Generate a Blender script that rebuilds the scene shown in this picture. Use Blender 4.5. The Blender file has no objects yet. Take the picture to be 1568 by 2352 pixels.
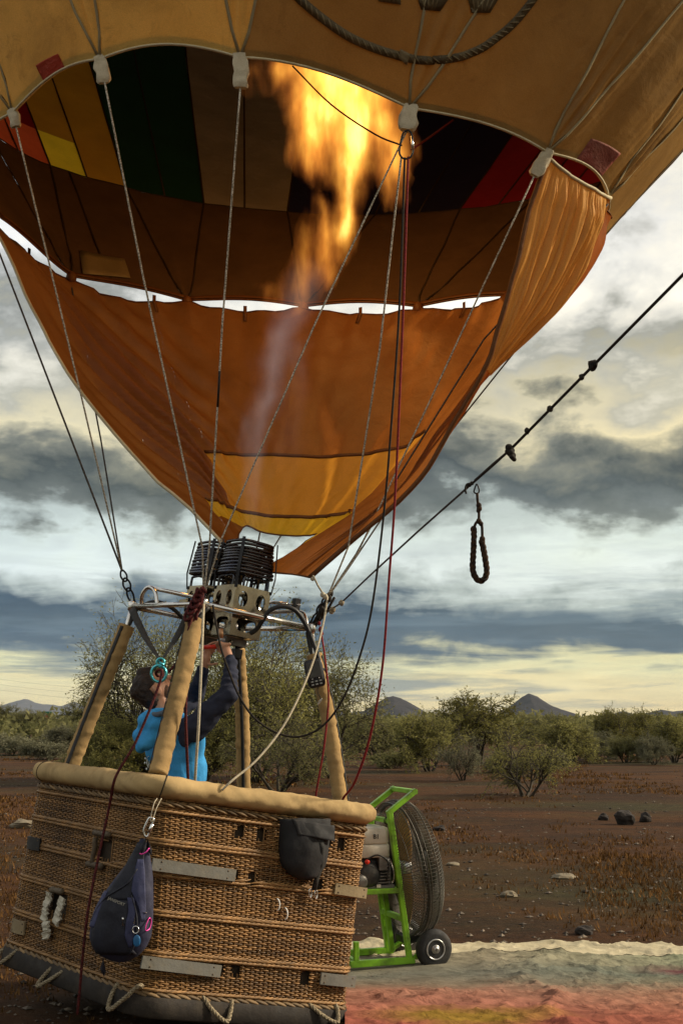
import bpy, math, random
import numpy as np
from mathutils import Vector, Matrix, noise as mnoise

R_ = math.radians
scene = bpy.context.scene
COL = scene.collection

# ------------------------------------------------------------------ camera
F_PX, PW, PH, HOR, CAMH = 2800.0, 1568.0, 2352.0, 1655.0, 1.75
PITCH = math.atan((HOR - PH / 2) / F_PX)
cam_d = bpy.data.cameras.new("camera")
cam = bpy.data.objects.new("camera", cam_d)
COL.objects.link(cam)
cam.location = (0, 0, CAMH)
cam.rotation_euler = (math.pi / 2 + PITCH, 0, 0)
cam_d.sensor_fit = 'VERTICAL'
cam_d.sensor_height = 36.0
cam_d.lens = 36.0 * F_PX / PH
cam_d.clip_end = 40000
scene.camera = cam

# ------------------------------------------------------------------ light
SUN_EL, SUN_AZ = R_(29), R_(80)           # azimuth clockwise from +Y (low, to the right)
world = bpy.data.worlds.new("World")
scene.world = world
world.use_nodes = True
WN, WL = world.node_tree.nodes, world.node_tree.links
WN.clear()


def wnode(t, **kw):
    n = WN.new(t)
    for k, v in kw.items():
        setattr(n, k, v)
    return n


def wmath(op, a, b=None, clamp=False):
    n = wnode('ShaderNodeMath', operation=op, use_clamp=clamp)
    for i, x in enumerate((a, b)):
        if x is None:
            continue
        if isinstance(x, (int, float)):
            n.inputs[i].default_value = x
        else:
            WL.new(x, n.inputs[i])
    return n.outputs[0]


def wramp(fac, stops, interp='LINEAR'):
    n = wnode('ShaderNodeValToRGB')
    cr = n.color_ramp
    cr.interpolation = interp
    while len(cr.elements) < len(stops):
        cr.elements.new(0.5)
    for e, (p, c) in zip(cr.elements, stops):
        e.position = p
        e.color = (c[0], c[1], c[2], 1) if not isinstance(c, (int, float)) else (c, c, c, 1)
    WL.new(fac, n.inputs[0])
    return n.outputs[0]


def srgb(r, g, b):
    f = lambda c: (c / 255 / 12.92) if c / 255 <= 0.04045 else ((c / 255 + 0.055) / 1.055) ** 2.4
    return (f(r), f(g), f(b))


def build_world():
    tc = wnode('ShaderNodeTexCoord').outputs['Generated']
    sep = wnode('ShaderNodeSeparateXYZ')
    WL.new(tc, sep.inputs[0])
    z = wmath('MAXIMUM', sep.outputs[2], 0.0)
    # cloud plane coordinates, foreshortened towards the horizon like a real layer
    zz = wmath('ADD', z, 0.07)
    cx = wmath('DIVIDE', sep.outputs[0], zz)
    cy = wmath('DIVIDE', sep.outputs[1], zz)
    comb = wnode('ShaderNodeCombineXYZ')
    WL.new(cx, comb.inputs[0]); WL.new(cy, comb.inputs[1])

    def nz(vec, scale, detail, rough, dist=0.0, off=(0, 0, 0), sc=(1, 1, 1)):
        m = wnode('ShaderNodeMapping')
        m.inputs['Location'].default_value = off
        m.inputs['Scale'].default_value = sc
        WL.new(vec, m.inputs[0])
        n = wnode('ShaderNodeTexNoise')
        n.inputs['Scale'].default_value = scale
        n.inputs['Detail'].default_value = detail
        n.inputs['Roughness'].default_value = rough
        n.inputs['Distortion'].default_value = dist
        WL.new(m.outputs[0], n.inputs['Vector'])
        return n.outputs['Fac']
    big = nz(comb.outputs[0], 0.55, 7, 0.55, 0.35, (3.1, 0.4, 0))
    fine = nz(comb.outputs[0], 1.5, 8, 0.6, 0.6, (7.7, 2.0, 0), (1.0, 1.0, 1))
    # streaks: direction space stretched along azimuth
    strk = nz(tc, 2.6, 8, 0.62, 0.25, (1.3, 4.2, 0.7), (1.6, 1.6, 17))
    strk2 = nz(tc, 5.0, 8, 0.6, 0.5, (5.3, 1.2, 2.7), (1.3, 1.3, 11))
    puff = nz(tc, 6.0, 9, 0.55, 0.3, (2.3, 0.2, 5.7), (1.2, 1.2, 2.2))
    # elevation warped by the cloud noise
    w1 = wmath('MULTIPLY', wmath('SUBTRACT', strk2, 0.5), wramp(z, [(0.0, 0.05), (0.10, 0.05), (0.15, 0.022), (0.22, 0.008)]))
    w2 = wmath('MULTIPLY', wmath('SUBTRACT', puff, 0.5), wmath('MULTIPLY', z, 0.9))
    puff2 = nz(tc, 17.0, 10, 0.56, 0.2, (6.3, 1.2, 2.7), (1.0, 1.0, 1.7))
    w3 = wmath('MULTIPLY', wmath('SUBTRACT', puff2, 0.5), wmath('MULTIPLY', z, 0.55))
    e = wmath('ADD', z, wmath('ADD', wmath('ADD', w1, w3), w2))
    e = wmath('DIVIDE', e, 0.6, True)          # 0..1 over sin(el) 0..0.6
    S = lambda deg: math.sin(R_(deg)) / 0.6
    base = wramp(e, [
        (0.0, srgb(226, 204, 146)),
        (S(1.6), srgb(236, 222, 168)),
        (S(2.7), srgb(222, 220, 176)),
        (S(3.4), srgb(76, 98, 116)),
        (S(5.0), srgb(56, 80, 100)),
        (S(5.9), srgb(178, 190, 188)),
        (S(6.8), srgb(222, 234, 234)),
        (S(8.4), srgb(218, 232, 230)),
        (S(9.5), srgb(116, 124, 122)),
        (S(10.8), srgb(80, 89, 90)),
        (S(12.4), srgb(128, 131, 122)),
        (S(14.3), srgb(222, 215, 186)),
        (S(16.6), srgb(178, 180, 174)),
        (S(18.8), srgb(226, 227, 224)),
        (S(21.5), srgb(240, 242, 243)),
        (S(30.0), srgb(238, 240, 242)),
        (1.0, srgb(205, 209, 215))])
    # thin blue-grey streaks low down
    low = wramp(z, [(0.0, 0.25), (0.016, 0.9), (0.05, 1.0), (0.10, 0.55), (0.15, 0.0)])
    sm = wramp(strk, [(0.50, 0.0), (0.60, 1.0)])
    sm = wmath('MULTIPLY', sm, low)
    mix1 = wnode('ShaderNodeMix', data_type='RGBA')
    WL.new(wmath('MULTIPLY', sm, 0.8), mix1.inputs[0])
    WL.new(base, mix1.inputs[6])
    mix1.inputs[7].default_value = (*srgb(96, 118, 134), 1)
    # heaped cloud shading higher up
    hi = wramp(z, [(0.10, 0.0), (0.18, 1.0), (1.0, 1.0)])
    pf = wramp(wmath('ADD', wmath('MULTIPLY', puff, 0.7), wmath('MULTIPLY', puff2, 0.3)), [(0.42, 0.0), (0.58, 1.0)])
    shade = wramp(pf, [(0.0, (0.66, 0.67, 0.67)), (0.42, (0.96, 0.96, 0.95)), (1.0, (1.20, 1.15, 1.02))])
    mix2 = wnode('ShaderNodeMix', data_type='RGBA', blend_type='MULTIPLY')
    WL.new(wmath('MULTIPLY', hi, 0.85), mix2.inputs[0])
    WL.new(mix1.outputs[2], mix2.inputs[6]); WL.new(shade, mix2.inputs[7])
    # the side towards the sun is a little warmer
    warm = wramp(wmath('MULTIPLY_ADD', sep.outputs[0], 0.5) if False else wmath('ADD', wmath('MULTIPLY', sep.outputs[0], 0.5), 0.5), [(0.35, (1.0, 1.0, 1.0)), (0.75, (1.07, 1.01, 0.90)), (1.0, (1.15, 1.03, 0.84))])
    mixw = wnode('ShaderNodeMix', data_type='RGBA', blend_type='MULTIPLY')
    mixw.inputs[0].default_value = 1.0
    WL.new(mix2.outputs[2], mixw.inputs[6]); WL.new(warm, mixw.inputs[7])
    mix2 = mixw
    fs = wramp(fine, [(0.3, 0.86), (0.7, 1.1)])
    mix3 = wnode('ShaderNodeMix', data_type='RGBA', blend_type='MULTIPLY')
    mix3.inputs[0].default_value = 1.0
    WL.new(mix2.outputs[2], mix3.inputs[6]); WL.new(fs, mix3.inputs[7])
    # clear sky behind, seen where the layer is thin
    sky = wnode('ShaderNodeTexSky', sky_type='NISHITA')
    sky.sun_disc = False
    sky.sun_elevation = SUN_EL
    sky.sun_rotation = SUN_AZ
    scl = wnode('ShaderNodeMix', data_type='RGBA', blend_type='MULTIPLY')
    scl.inputs[0].default_value = 1.0
    WL.new(mix3.outputs[2], scl.inputs[6])
    scl.inputs[7].default_value = (9.4, 9.4, 9.4, 1)
    thin = wramp(big, [(0.30, 0.12), (0.55, 0.02)])
    mix4 = wnode('ShaderNodeMix', data_type='RGBA')
    WL.new(thin, mix4.inputs[0])
    WL.new(scl.outputs[2], mix4.inputs[6]); WL.new(sky.outputs[0], mix4.inputs[7])
    bg = wnode('ShaderNodeBackground')
    bg.inputs[1].default_value = 0.1
    WL.new(mix4.outputs[2], bg.inputs[0])
    out = wnode('ShaderNodeOutputWorld')
    WL.new(bg.outputs[0], out.inputs[0])


build_world()
sun_d = bpy.data.lights.new("sun", 'SUN')
sun = bpy.data.objects.new("sun", sun_d)
COL.objects.link(sun)
sun_d.energy = 4.6
sun_d.angle = R_(6)
sun_d.color = (1.0, 0.86, 0.66)
sd = Vector((math.sin(SUN_AZ) * math.cos(SUN_EL), math.cos(SUN_AZ) * math.cos(SUN_EL), math.sin(SUN_EL)))
sun.rotation_euler = sd.to_track_quat('Z', 'Y').to_euler()

vs = scene.view_settings
scene.display_settings.display_device = 'sRGB'
vs.view_transform = 'Standard'
vs.look = 'None'
vs.exposure = 0.2
vs.gamma = 1.0
vs.use_curve_mapping = False
scene.cycles.max_bounces = 8
scene.cycles.diffuse_bounces = 3
scene.cycles.transparent_max_bounces = 8
scene.cycles.volume_max_steps = 256
scene.cycles.use_denoising = True

# ------------------------------------------------------------------ helpers
_c, _s = math.cos(PITCH), math.sin(PITCH)


def ray(px, py):
    x = (px - PW / 2) / F_PX
    u = -(py - PH / 2) / F_PX
    return np.array([x, _c - u * _s, _s + u * _c])


O0 = np.array([0, 0, CAMH])


def P(px, py, Y):
    d = ray(px, py)
    return O0 + d * (Y / d[1])


def G(px, py, z=0.0):
    d = ray(px, py)
    return O0 + d * ((z - CAMH) / d[2])


def Pplane(px, py, c, n):
    d = ray(px, py)
    return O0 + d * (np.dot(np.asarray(c) - O0, n) / np.dot(d, n))


def nrm(v):
    v = np.asarray(v, float)
    return v / (np.linalg.norm(v) + 1e-12)


def proj(p):
    p = np.asarray(p, float)
    X, Y, Z = p[0], p[1], p[2] - CAMH
    d = Y * _c + Z * _s
    u = -Y * _s + Z * _c
    return PW / 2 + F_PX * X / d, PH / 2 - F_PX * u / d


def catmull(pts, n, closed=False):
    pts = [np.asarray(p, float) for p in pts]
    m = len(pts)
    out = []
    segs = m if closed else m - 1
    for i in range(segs):
        if closed:
            p0, p1, p2, p3 = pts[(i - 1) % m], pts[i], pts[(i + 1) % m], pts[(i + 2) % m]
        else:
            p1, p2 = pts[i], pts[i + 1]
            p0 = pts[i - 1] if i > 0 else 2 * p1 - p2
            p3 = pts[i + 2] if i + 2 < m else 2 * p2 - p1
        for k in range(n):
            t = k / n
            out.append(0.5 * ((2 * p1) + (-p0 + p2) * t + (2 * p0 - 5 * p1 + 4 * p2 - p3) * t * t
                              + (-p0 + 3 * p1 - 3 * p2 + p3) * t ** 3))
    if not closed:
        out.append(pts[-1])
    return out


def cr_eval(pts, t):
    """Catmull-Rom through pts at float index t"""
    m = len(pts)
    i = min(max(int(math.floor(t)), 0), m - 2)
    f = t - i
    p1, p2 = pts[i], pts[i + 1]
    p0 = pts[i - 1] if i > 0 else 2 * p1 - p2
    p3 = pts[i + 2] if i + 2 < m else 2 * p2 - p1
    return 0.5 * ((2 * p1) + (-p0 + p2) * f + (2 * p0 - 5 * p1 + 4 * p2 - p3) * f * f
                  + (-p0 + 3 * p1 - 3 * p2 + p3) * f ** 3)


ORG = {}


def origin_of(parent):
    return ORG.get(parent.name, np.zeros(3)) if parent else np.zeros(3)


def tag(o, label=None, cat=None, group=None, kind=None):
    if label: o['label'] = label
    if cat: o['category'] = cat
    if group: o['group'] = group
    if kind: o['kind'] = kind
    return o


def empty(name, loc, label, cat, group=None):
    o = bpy.data.objects.new(name, None)
    COL.objects.link(o)
    o.location = [float(x) for x in loc]
    o.empty_display_size = 0.2
    ORG[o.name] = np.array(loc, float)
    return tag(o, label, cat, group)


class MB:
    def __init__(self):
        self.v, self.f, self.m = [], [], []

    def add(self, verts, faces, mi=0):
        b = len(self.v)
        self.v.extend([tuple(map(float, p)) for p in verts])
        self.f.extend([tuple(i + b for i in f) for f in faces])
        self.m.extend([mi] * len(faces))
        return self

    def tube(self, pts, r, n=6, cap=True, closed=False, mi=0, flat=None):
        pts = [np.asarray(p, float) for p in pts]
        m = len(pts)
        rs = r if hasattr(r, '__len__') else [r] * m
        V, Fc = [], []
        prev = None
        for i in range(m):
            a = pts[(i - 1) % m] if (closed or i > 0) else pts[0]
            b = pts[(i + 1) % m] if (closed or i < m - 1) else pts[-1]
            t = nrm(b - a)
            if prev is None:
                ref = np.array([0, 0, 1.0]) if abs(t[2]) < 0.9 else np.array([1.0, 0, 0])
                if flat is not None:
                    ref = np.asarray(flat, float)
                u = nrm(ref - t * np.dot(ref, t))
            else:
                u = nrm(prev - t * np.dot(prev, t))
            prev = u
            w = np.cross(t, u)
            for k in range(n):
                an = 2 * math.pi * k / n
                V.append(pts[i] + rs[i] * (math.cos(an) * u + math.sin(an) * w))
        for i in range(m if closed else m - 1):
            j = (i + 1) % m
            for k in range(n):
                Fc.append((i * n + k, i * n + (k + 1) % n, j * n + (k + 1) % n, j * n + k))
        if cap and not closed:
            Fc.append(tuple(range(n - 1, -1, -1)))
            Fc.append(tuple((m - 1) * n + k for k in range(n)))
        return self.add(V, Fc, mi)

    def beam(self, a, b, w, h=None, up=(0, 0, 1), mi=0, bev=0.12):
        """rectangular bar from a to b with slightly chamfered edges"""
        a, b = np.asarray(a, float), np.asarray(b, float)
        h = h or w
        t = nrm(b - a)
        up = np.asarray(up, float)
        if abs(np.dot(up, t)) > 0.95:
            up = np.array([1.0, 0, 0])
        u = nrm(up - t * np.dot(up, t))
        s = np.cross(t, u)
        c = bev * min(w, h)
        prof = [(w / 2 - c, h / 2), (w / 2, h / 2 - c), (w / 2, -h / 2 + c), (w / 2 - c, -h / 2),
                (-w / 2 + c, -h / 2), (-w / 2, -h / 2 + c), (-w / 2, h / 2 - c), (-w / 2 + c, h / 2)]
        V = [p + s * x + u * y for p in (a, b) for x, y in prof]
        Fc = [(k, (k + 1) % 8, 8 + (k + 1) % 8, 8 + k) for k in range(8)]
        Fc += [tuple(range(7, -1, -1)), tuple(range(8, 16))]
        return self.add(V, Fc, mi)

    def box(self, c, size, M=None, mi=0):
        M = np.eye(3) if M is None else M
        c = np.asarray(c, float)
        a = c - M[:, 0] * size[0] / 2
        b = c + M[:, 0] * size[0] / 2
        return self.beam(a, b, size[1], size[2], up=M[:, 2], mi=mi, bev=0.06)

    def ell(self, c, rad, M=None, nu=12, nv=8, mi=0):
        M = np.eye(3) if M is None else M
        c = np.asarray(c, float)
        V = [c + M @ np.array([0, 0, rad[2]])]
        for j in range(1, nv):
            ph = math.pi * j / nv
            for i in range(nu):
                th = 2 * math.pi * i / nu
                V.append(c + M @ np.array([rad[0] * math.sin(ph) * math.cos(th), rad[1] * math.sin(ph) * math.sin(th), rad[2] * math.cos(ph)]))
        V.append(c - M @ np.array([0, 0, rad[2]]))
        Fc = []
        for i in range(nu):
            Fc.append((0, 1 + i, 1 + (i + 1) % nu))
            for j in range(nv - 2):
                a = 1 + j * nu
                Fc.append((a + i, a + nu + i, a + nu + (i + 1) % nu, a + (i + 1) % nu))
            Fc.append((len(V) - 1, 1 + (nv - 2) * nu + (i + 1) % nu, 1 + (nv - 2) * nu + i))
        return self.add(V, Fc, mi)

    def cap(self, a, b, ra, rb, n=10):
        """tapered capsule"""
        a, b = np.asarray(a, float), np.asarray(b, float)
        t = nrm(b - a)
        pts, rs = [], []
        for k in (80, 50, 20):
            pts.append(a - t * ra * math.sin(R_(k))); rs.append(ra * math.cos(R_(k)))
        pts.append(a); rs.append(ra)
        pts.append(b); rs.append(rb)
        for k in (20, 50, 80):
            pts.append(b + t * rb * math.sin(R_(k))); rs.append(rb * math.cos(R_(k)))
        return self.tube(pts, rs, n)

    def lathe(self, c, axis, prof, n=24, mi=0, up=None):
        """prof: list of (along axis, radius)"""
        ax = nrm(axis)
        ref = np.array([0, 0, 1.0]) if abs(ax[2]) < 0.9 else np.array([1.0, 0, 0])
        u = nrm(ref - ax * np.dot(ref, ax)); w = np.cross(ax, u)
        c = np.asarray(c, float)
        V, Fc = [], []
        for (h, r) in prof:
            for k in range(n):
                an = 2 * math.pi * k / n
                V.append(c + ax * h + r * (math.cos(an) * u + math.sin(an) * w))
        for i in range(len(prof) - 1):
            for k in range(n):
                Fc.append((i * n + k, i * n + (k + 1) % n, (i + 1) * n + (k + 1) % n, (i + 1) * n + k))
        Fc.append(tuple(range(n - 1, -1, -1)))
        Fc.append(tuple((len(prof) - 1) * n + k for k in range(n)))
        return self.add(V, Fc, mi)

    def grid(self, fn, nu, nv, thick=0.0, mi=0, wrap=False):
        """fn(i/nu, j/nv) -> point. thick>0 makes a thin closed sheet"""
        Pm = [[np.asarray(fn(i / nu, j / nv), float) for j in range(nv + 1)] for i in range(nu + 1)]
        V = [p for row in Pm for p in row]
        w = nv + 1
        Fc = [(i * w + j, (i + 1) * w + j, (i + 1) * w + j + 1, i * w + j + 1) for i in range(nu) for j in range(nv)]
        if thick:
            A = np.array(V).reshape(nu + 1, nv + 1, 3)
            du = np.gradient(A, axis=0); dv = np.gradient(A, axis=1)
            N = np.cross(du, dv); N /= (np.linalg.norm(N, axis=2, keepdims=True) + 1e-12)
            B = (A - N * thick).reshape(-1, 3)
            nV = len(V)
            V = V + [b for b in B]
            Fc2 = [tuple(nV + i for i in f[::-1]) for f in Fc]
            edge = []
            for i in range(nu):
                edge.append((i * w, i * w + nV, (i + 1) * w + nV, (i + 1) * w))
                edge.append((i * w + nv, (i + 1) * w + nv, (i + 1) * w + nv + nV, i * w + nv + nV))
            for j in range(nv):
                edge.append((j, j + 1, j + 1 + nV, j + nV))
                edge.append((nu * w + j, nu * w + j + nV, nu * w + j + 1 + nV, nu * w + j + 1))
            Fc = Fc + Fc2 + edge
        return self.add(V, Fc, mi)

    def strip(self, pts, nrmls, width, thick=0.002, mi=0):
        """a flat tape along pts, facing the given normals"""
        pts = [np.asarray(p, float) for p in pts]
        V = []
        m = len(pts)
        for i in range(m):
            t = nrm(pts[min(i + 1, m - 1)] - pts[max(i - 1, 0)])
            n = np.asarray(nrmls[i] if isinstance(nrmls, list) else nrmls, float)
            n = nrm(n - t * np.dot(n, t))
            s = np.cross(t, n) * (width[i] if hasattr(width, '__len__') else width) / 2
            V += [pts[i] - s, pts[i] + s, pts[i] + s + n * thick, pts[i] - s + n * thick]
        Fc = []
        for i in range(m - 1):
            for k in range(4):
                Fc.append((4 * i + k, 4 * i + (k + 1) % 4, 4 * i + 4 + (k + 1) % 4, 4 * i + 4 + k))
        Fc += [(3, 2, 1, 0), (4 * m - 4, 4 * m - 3, 4 * m - 2, 4 * m - 1)]
        return self.add(V, Fc, mi)

    def build(self, name, mat, parent=None, smooth=True, label=None, kind=None):
        me = bpy.data.meshes.new(name)
        o = origin_of(parent)
        V = (np.array(self.v) - o) if len(self.v) else np.zeros((0, 3))
        me.from_pydata(V.tolist(), [], self.f)
        mats = mat if isinstance(mat, (list, tuple)) else [mat]
        for m in mats:
            me.materials.append(m)
        if len(mats) > 1:
            me.polygons.foreach_set('material_index', self.m)
        if smooth:
            me.polygons.foreach_set('use_smooth', [True] * len(me.polygons))
        me.update()
        ob = bpy.data.objects.new(name, me)
        COL.objects.link(ob)
        if parent:
            ob.parent = parent
            ORG[ob.name] = o
        if label: ob['label'] = label
        if kind: ob['kind'] = kind
        return ob

    def thing(self, name, mat, label, cat, group=None, smooth=True):
        """a one-mesh thing with its origin at its own base"""
        V = np.array(self.v)
        base = np.array([V[:, 0].mean(), V[:, 1].mean(), V[:, 2].min()])
        self.v = (V - base).tolist()
        ob = self.build(name, mat, None, smooth)
        ob.location = base.tolist()
        return tag(ob, label, cat, group)


def sharp(ob, deg=35):
    """smooth shading that keeps edges sharper than deg"""
    me = ob.data
    try:
        me.set_sharp_from_angle(angle=R_(deg))
    except Exception:
        pass
    return ob


def blob(mb, name, mat, parent, voxel=0.01, smooth=4, label=None):
    """voxel-merge the shapes of mb into one continuous surface"""
    ob = mb.build(name, mat, parent, True, label)
    m = ob.modifiers.new("r", 'REMESH'); m.mode = 'VOXEL'; m.voxel_size = voxel
    if smooth:
        m2 = ob.modifiers.new("s", 'SMOOTH'); m2.iterations = smooth; m2.factor = 0.5
    dg = bpy.context.evaluated_depsgraph_get()
    me = bpy.data.meshes.new_from_object(ob.evaluated_get(dg))
    me.polygons.foreach_set('use_smooth', [True] * len(me.polygons))
    me.materials.clear()
    me.materials.append(mat)
    ob.modifiers.clear()
    ob.data = me
    return ob


def text_mesh(s, size, bold=0.0):
    cu = bpy.data.curves.new("t", 'FONT')
    cu.body = s; cu.size = size; cu.extrude = 0.0006; cu.offset = bold
    cu.align_x = 'CENTER'; cu.align_y = 'CENTER'
    ob = bpy.data.objects.new("t", cu)
    COL.objects.link(ob)
    dg = bpy.context.evaluated_depsgraph_get()
    me = bpy.data.meshes.new_from_object(ob.evaluated_get(dg))
    V = [tuple(v.co) for v in me.vertices]; Fc = [tuple(p.vertices) for p in me.polygons]
    bpy.data.objects.remove(ob)
    return V, Fc


def put_text(name, s, size, c, ex, ey, mat, parent, bold=0.0):
    V, Fc = text_mesh(s, size, bold)
    ex, ey = nrm(ex), nrm(ey); ez = np.cross(ex, ey)
    c = np.asarray(c, float)
    mb = MB().add([c + ex * v[0] + ey * v[1] + ez * v[2] for v in V], Fc)
    return mb.build(name, mat, parent, False)


# ------------------------------------------------------------------ materials
def newmat(name):
    m = bpy.data.materials.new(name)
    m.use_nodes = True
    m.node_tree.nodes.clear()
    return m, m.node_tree.nodes, m.node_tree.links


def _noise(N, L, scale, detail=4, rough=0.6, sc=(1, 1, 1), dist=0.0, coord='Object'):
    tc = N.new('ShaderNodeTexCoord')
    mp = N.new('ShaderNodeMapping'); mp.inputs['Scale'].default_value = sc
    L.new(tc.outputs[coord], mp.inputs[0])
    n = N.new('ShaderNodeTexNoise')
    n.inputs['Scale'].default_value = scale; n.inputs['Detail'].default_value = detail
    n.inputs['Roughness'].default_value = rough; n.inputs['Distortion'].default_value = dist
    L.new(mp.outputs[0], n.inputs['Vector'])
    return n.outputs['Fac']


def _ramp(N, L, fac, stops):
    r = N.new('ShaderNodeValToRGB'); cr = r.color_ramp
    while len(cr.elements) < len(stops):
        cr.elements.new(0.5)
    for e, (p, c) in zip(cr.elements, stops):
        e.position = p
        e.color = (c, c, c, 1) if isinstance(c, (int, float)) else (*c, 1)
    L.new(fac, r.inputs[0])
    return r.outputs[0]


def _mix(N, L, fac, a, b, mode='MIX'):
    m = N.new('ShaderNodeMix'); m.data_type = 'RGBA'; m.blend_type = mode
    for i, x in ((0, fac), (6, a), (7, b)):
        if isinstance(x, (int, float)):
            m.inputs[i].default_value = x
        elif isinstance(x, tuple):
            m.inputs[i].default_value = (*x, 1)
        else:
            L.new(x, m.inputs[i])
    return m.outputs[2]


def mul(c, k):
    return tuple(min(1.0, x * k) for x in c)


def pbr(name, col, rough=0.6, metal=0.0, var=0.25, vscale=8.0, bump=0.0, bscale=60.0, dirt=None, dirt_amt=0.5,
        dscale=3.0, island=0.0, sc=(1, 1, 1), spec=0.4, sheen=0.0):
    m, N, L = newmat(name)
    b = N.new('ShaderNodeBsdfPrincipled'); o = N.new('ShaderNodeOutputMaterial')
    L.new(b.outputs[0], o.inputs[0])
    n1 = _noise(N, L, vscale, 5, 0.6, sc)
    c = _ramp(N, L, n1, [(0.3, mul(col, 1 - var)), (0.7, mul(col, 1 + var))])
    if dirt:
        n2 = _noise(N, L, dscale, 6, 0.65, sc)
        f = _ramp(N, L, n2, [(0.48, 0.0), (0.68, dirt_amt)])
        c = _mix(N, L, f, c, dirt)
    if island:
        g = N.new('ShaderNodeNewGeometry')
        f = _ramp(N, L, g.outputs['Random Per Island'], [(0.0, 1 - island), (1.0, 1 + island)])
        c = _mix(N, L, 1.0, c, f, 'MULTIPLY')
    L.new(c, b.inputs['Base Color'])
    b.inputs['Metallic'].default_value = metal
    rr = _ramp(N, L, _noise(N, L, vscale * 2.3, 4), [(0.3, max(0.02, rough - 0.1)), (0.7, min(1, rough + 0.1))])
    L.new(rr, b.inputs['Roughness'])
    b.inputs['Specular IOR Level'].default_value = spec
    if bump:
        bp = N.new('ShaderNodeBump'); bp.inputs['Strength'].default_value = bump; bp.inputs['Distance'].default_value = 0.01
        L.new(_noise(N, L, bscale, 6, 0.6, sc), bp.inputs['Height'])
        L.new(bp.outputs[0], b.inputs['Normal'])
    return m


def fabric(name, col, trans=0.35, stain=None, stain_amt=0.6, bump=0.35, bscale=9.0, sc=(1, 1, 1), var=0.16, tcol=None, spots=False):
    """thin coated cloth: reflects on its outside, lets some light through"""
    m, N, L = newmat(name)
    d = N.new('ShaderNodeBsdfDiffuse'); t = N.new('ShaderNodeBsdfTranslucent')
    ms = N.new('ShaderNodeMixShader'); ms.inputs[0].default_value = trans
    o = N.new('ShaderNodeOutputMaterial')
    c = _ramp(N, L, _noise(N, L, 2.2, 7, 0.62, sc), [(0.28, mul(col, 1 - var)), (0.72, mul(col, 1 + var))])
    if stain:
        f = _ramp(N, L, _noise(N, L, 1.3, 8, 0.68, sc, 0.4), [(0.47, 0.0), (0.70, stain_amt)])
        c = _mix(N, L, f, c, stain)
        f = _ramp(N, L, _noise(N, L, 5.5, 8, 0.7, sc, 0.6), [(0.56, 0.0), (0.72, stain_amt * 0.9)])
        c = _mix(N, L, f, c, stain)
    # weave threads
    f = _ramp(N, L, _noise(N, L, 180, 2, 0.5), [(0.35, 0.9), (0.65, 1.06)])
    c = _mix(N, L, 1.0, c, f, 'MULTIPLY')
    L.new(c, d.inputs[0])
    if tcol:
        L.new(_mix(N, L, 1.0, c, tcol, 'MULTIPLY'), t.inputs[0])
    else:
        L.new(c, t.inputs[0])
    bp = N.new('ShaderNodeBump'); bp.inputs['Strength'].default_value = bump; bp.inputs['Distance'].default_value = 0.03
    h = _noise(N, L, bscale, 7, 0.6, sc, 0.5)
    L.new(h, bp.inputs['Height'])
    L.new(bp.outputs[0], d.inputs['Normal']); L.new(bp.outputs[0], t.inputs['Normal'])
    g = N.new('ShaderNodeBsdfGlossy'); g.inputs['Roughness'].default_value = 0.5
    L.new(bp.outputs[0], g.inputs['Normal'])
    g.inputs[0].default_value = (0.5, 0.48, 0.42, 1)
    L.new(d.outputs[0], ms.inputs[1]); L.new(t.outputs[0], ms.inputs[2])
    m2 = N.new('ShaderNodeMixShader'); m2.inputs[0].default_value = 0.04
    L.new(ms.outputs[0], m2.inputs[1]); L.new(g.outputs[0], m2.inputs[2])
    L.new(m2.outputs[0], o.inputs[0])
    return m


def foliage(name, c1, c2, trans=0.25):
    m, N, L = newmat(name)
    d = N.new('ShaderNodeBsdfDiffuse'); t = N.new('ShaderNodeBsdfTranslucent')
    ms = N.new('ShaderNodeMixShader'); ms.inputs[0].default_value = trans
    o = N.new('ShaderNodeOutputMaterial')
    g = N.new('ShaderNodeNewGeometry')
    c = _ramp(N, L, g.outputs['Random Per Island'], [(0.0, c1), (1.0, c2)])
    f = _ramp(N, L, _noise(N, L, 1.6, 4), [(0.35, 0.7), (0.65, 1.2)])
    c = _mix(N, L, 1.0, c, f, 'MULTIPLY')
    L.new(c, d.inputs[0]); L.new(c, t.inputs[0])
    L.new(d.outputs[0], ms.inputs[1]); L.new(t.outputs[0], ms.inputs[2])
    L.new(ms.outputs[0], o.inputs[0])
    return m


def rope_mat(name, c1, c2, scale=90.0):
    """twisted rope: fine light and dark flecks"""
    m, N, L = newmat(name)
    b = N.new('ShaderNodeBsdfPrincipled'); o = N.new('ShaderNodeOutputMaterial')
    L.new(b.outputs[0], o.inputs[0])
    f = _ramp(N, L, _noise(N, L, scale, 2, 0.5), [(0.42, c1), (0.56, c2)])
    L.new(f, b.inputs['Base Color'])
    b.inputs['Roughness'].default_value = 0.8
    b.inputs['Specular IOR Level'].default_value = 0.2
    return m


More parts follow.
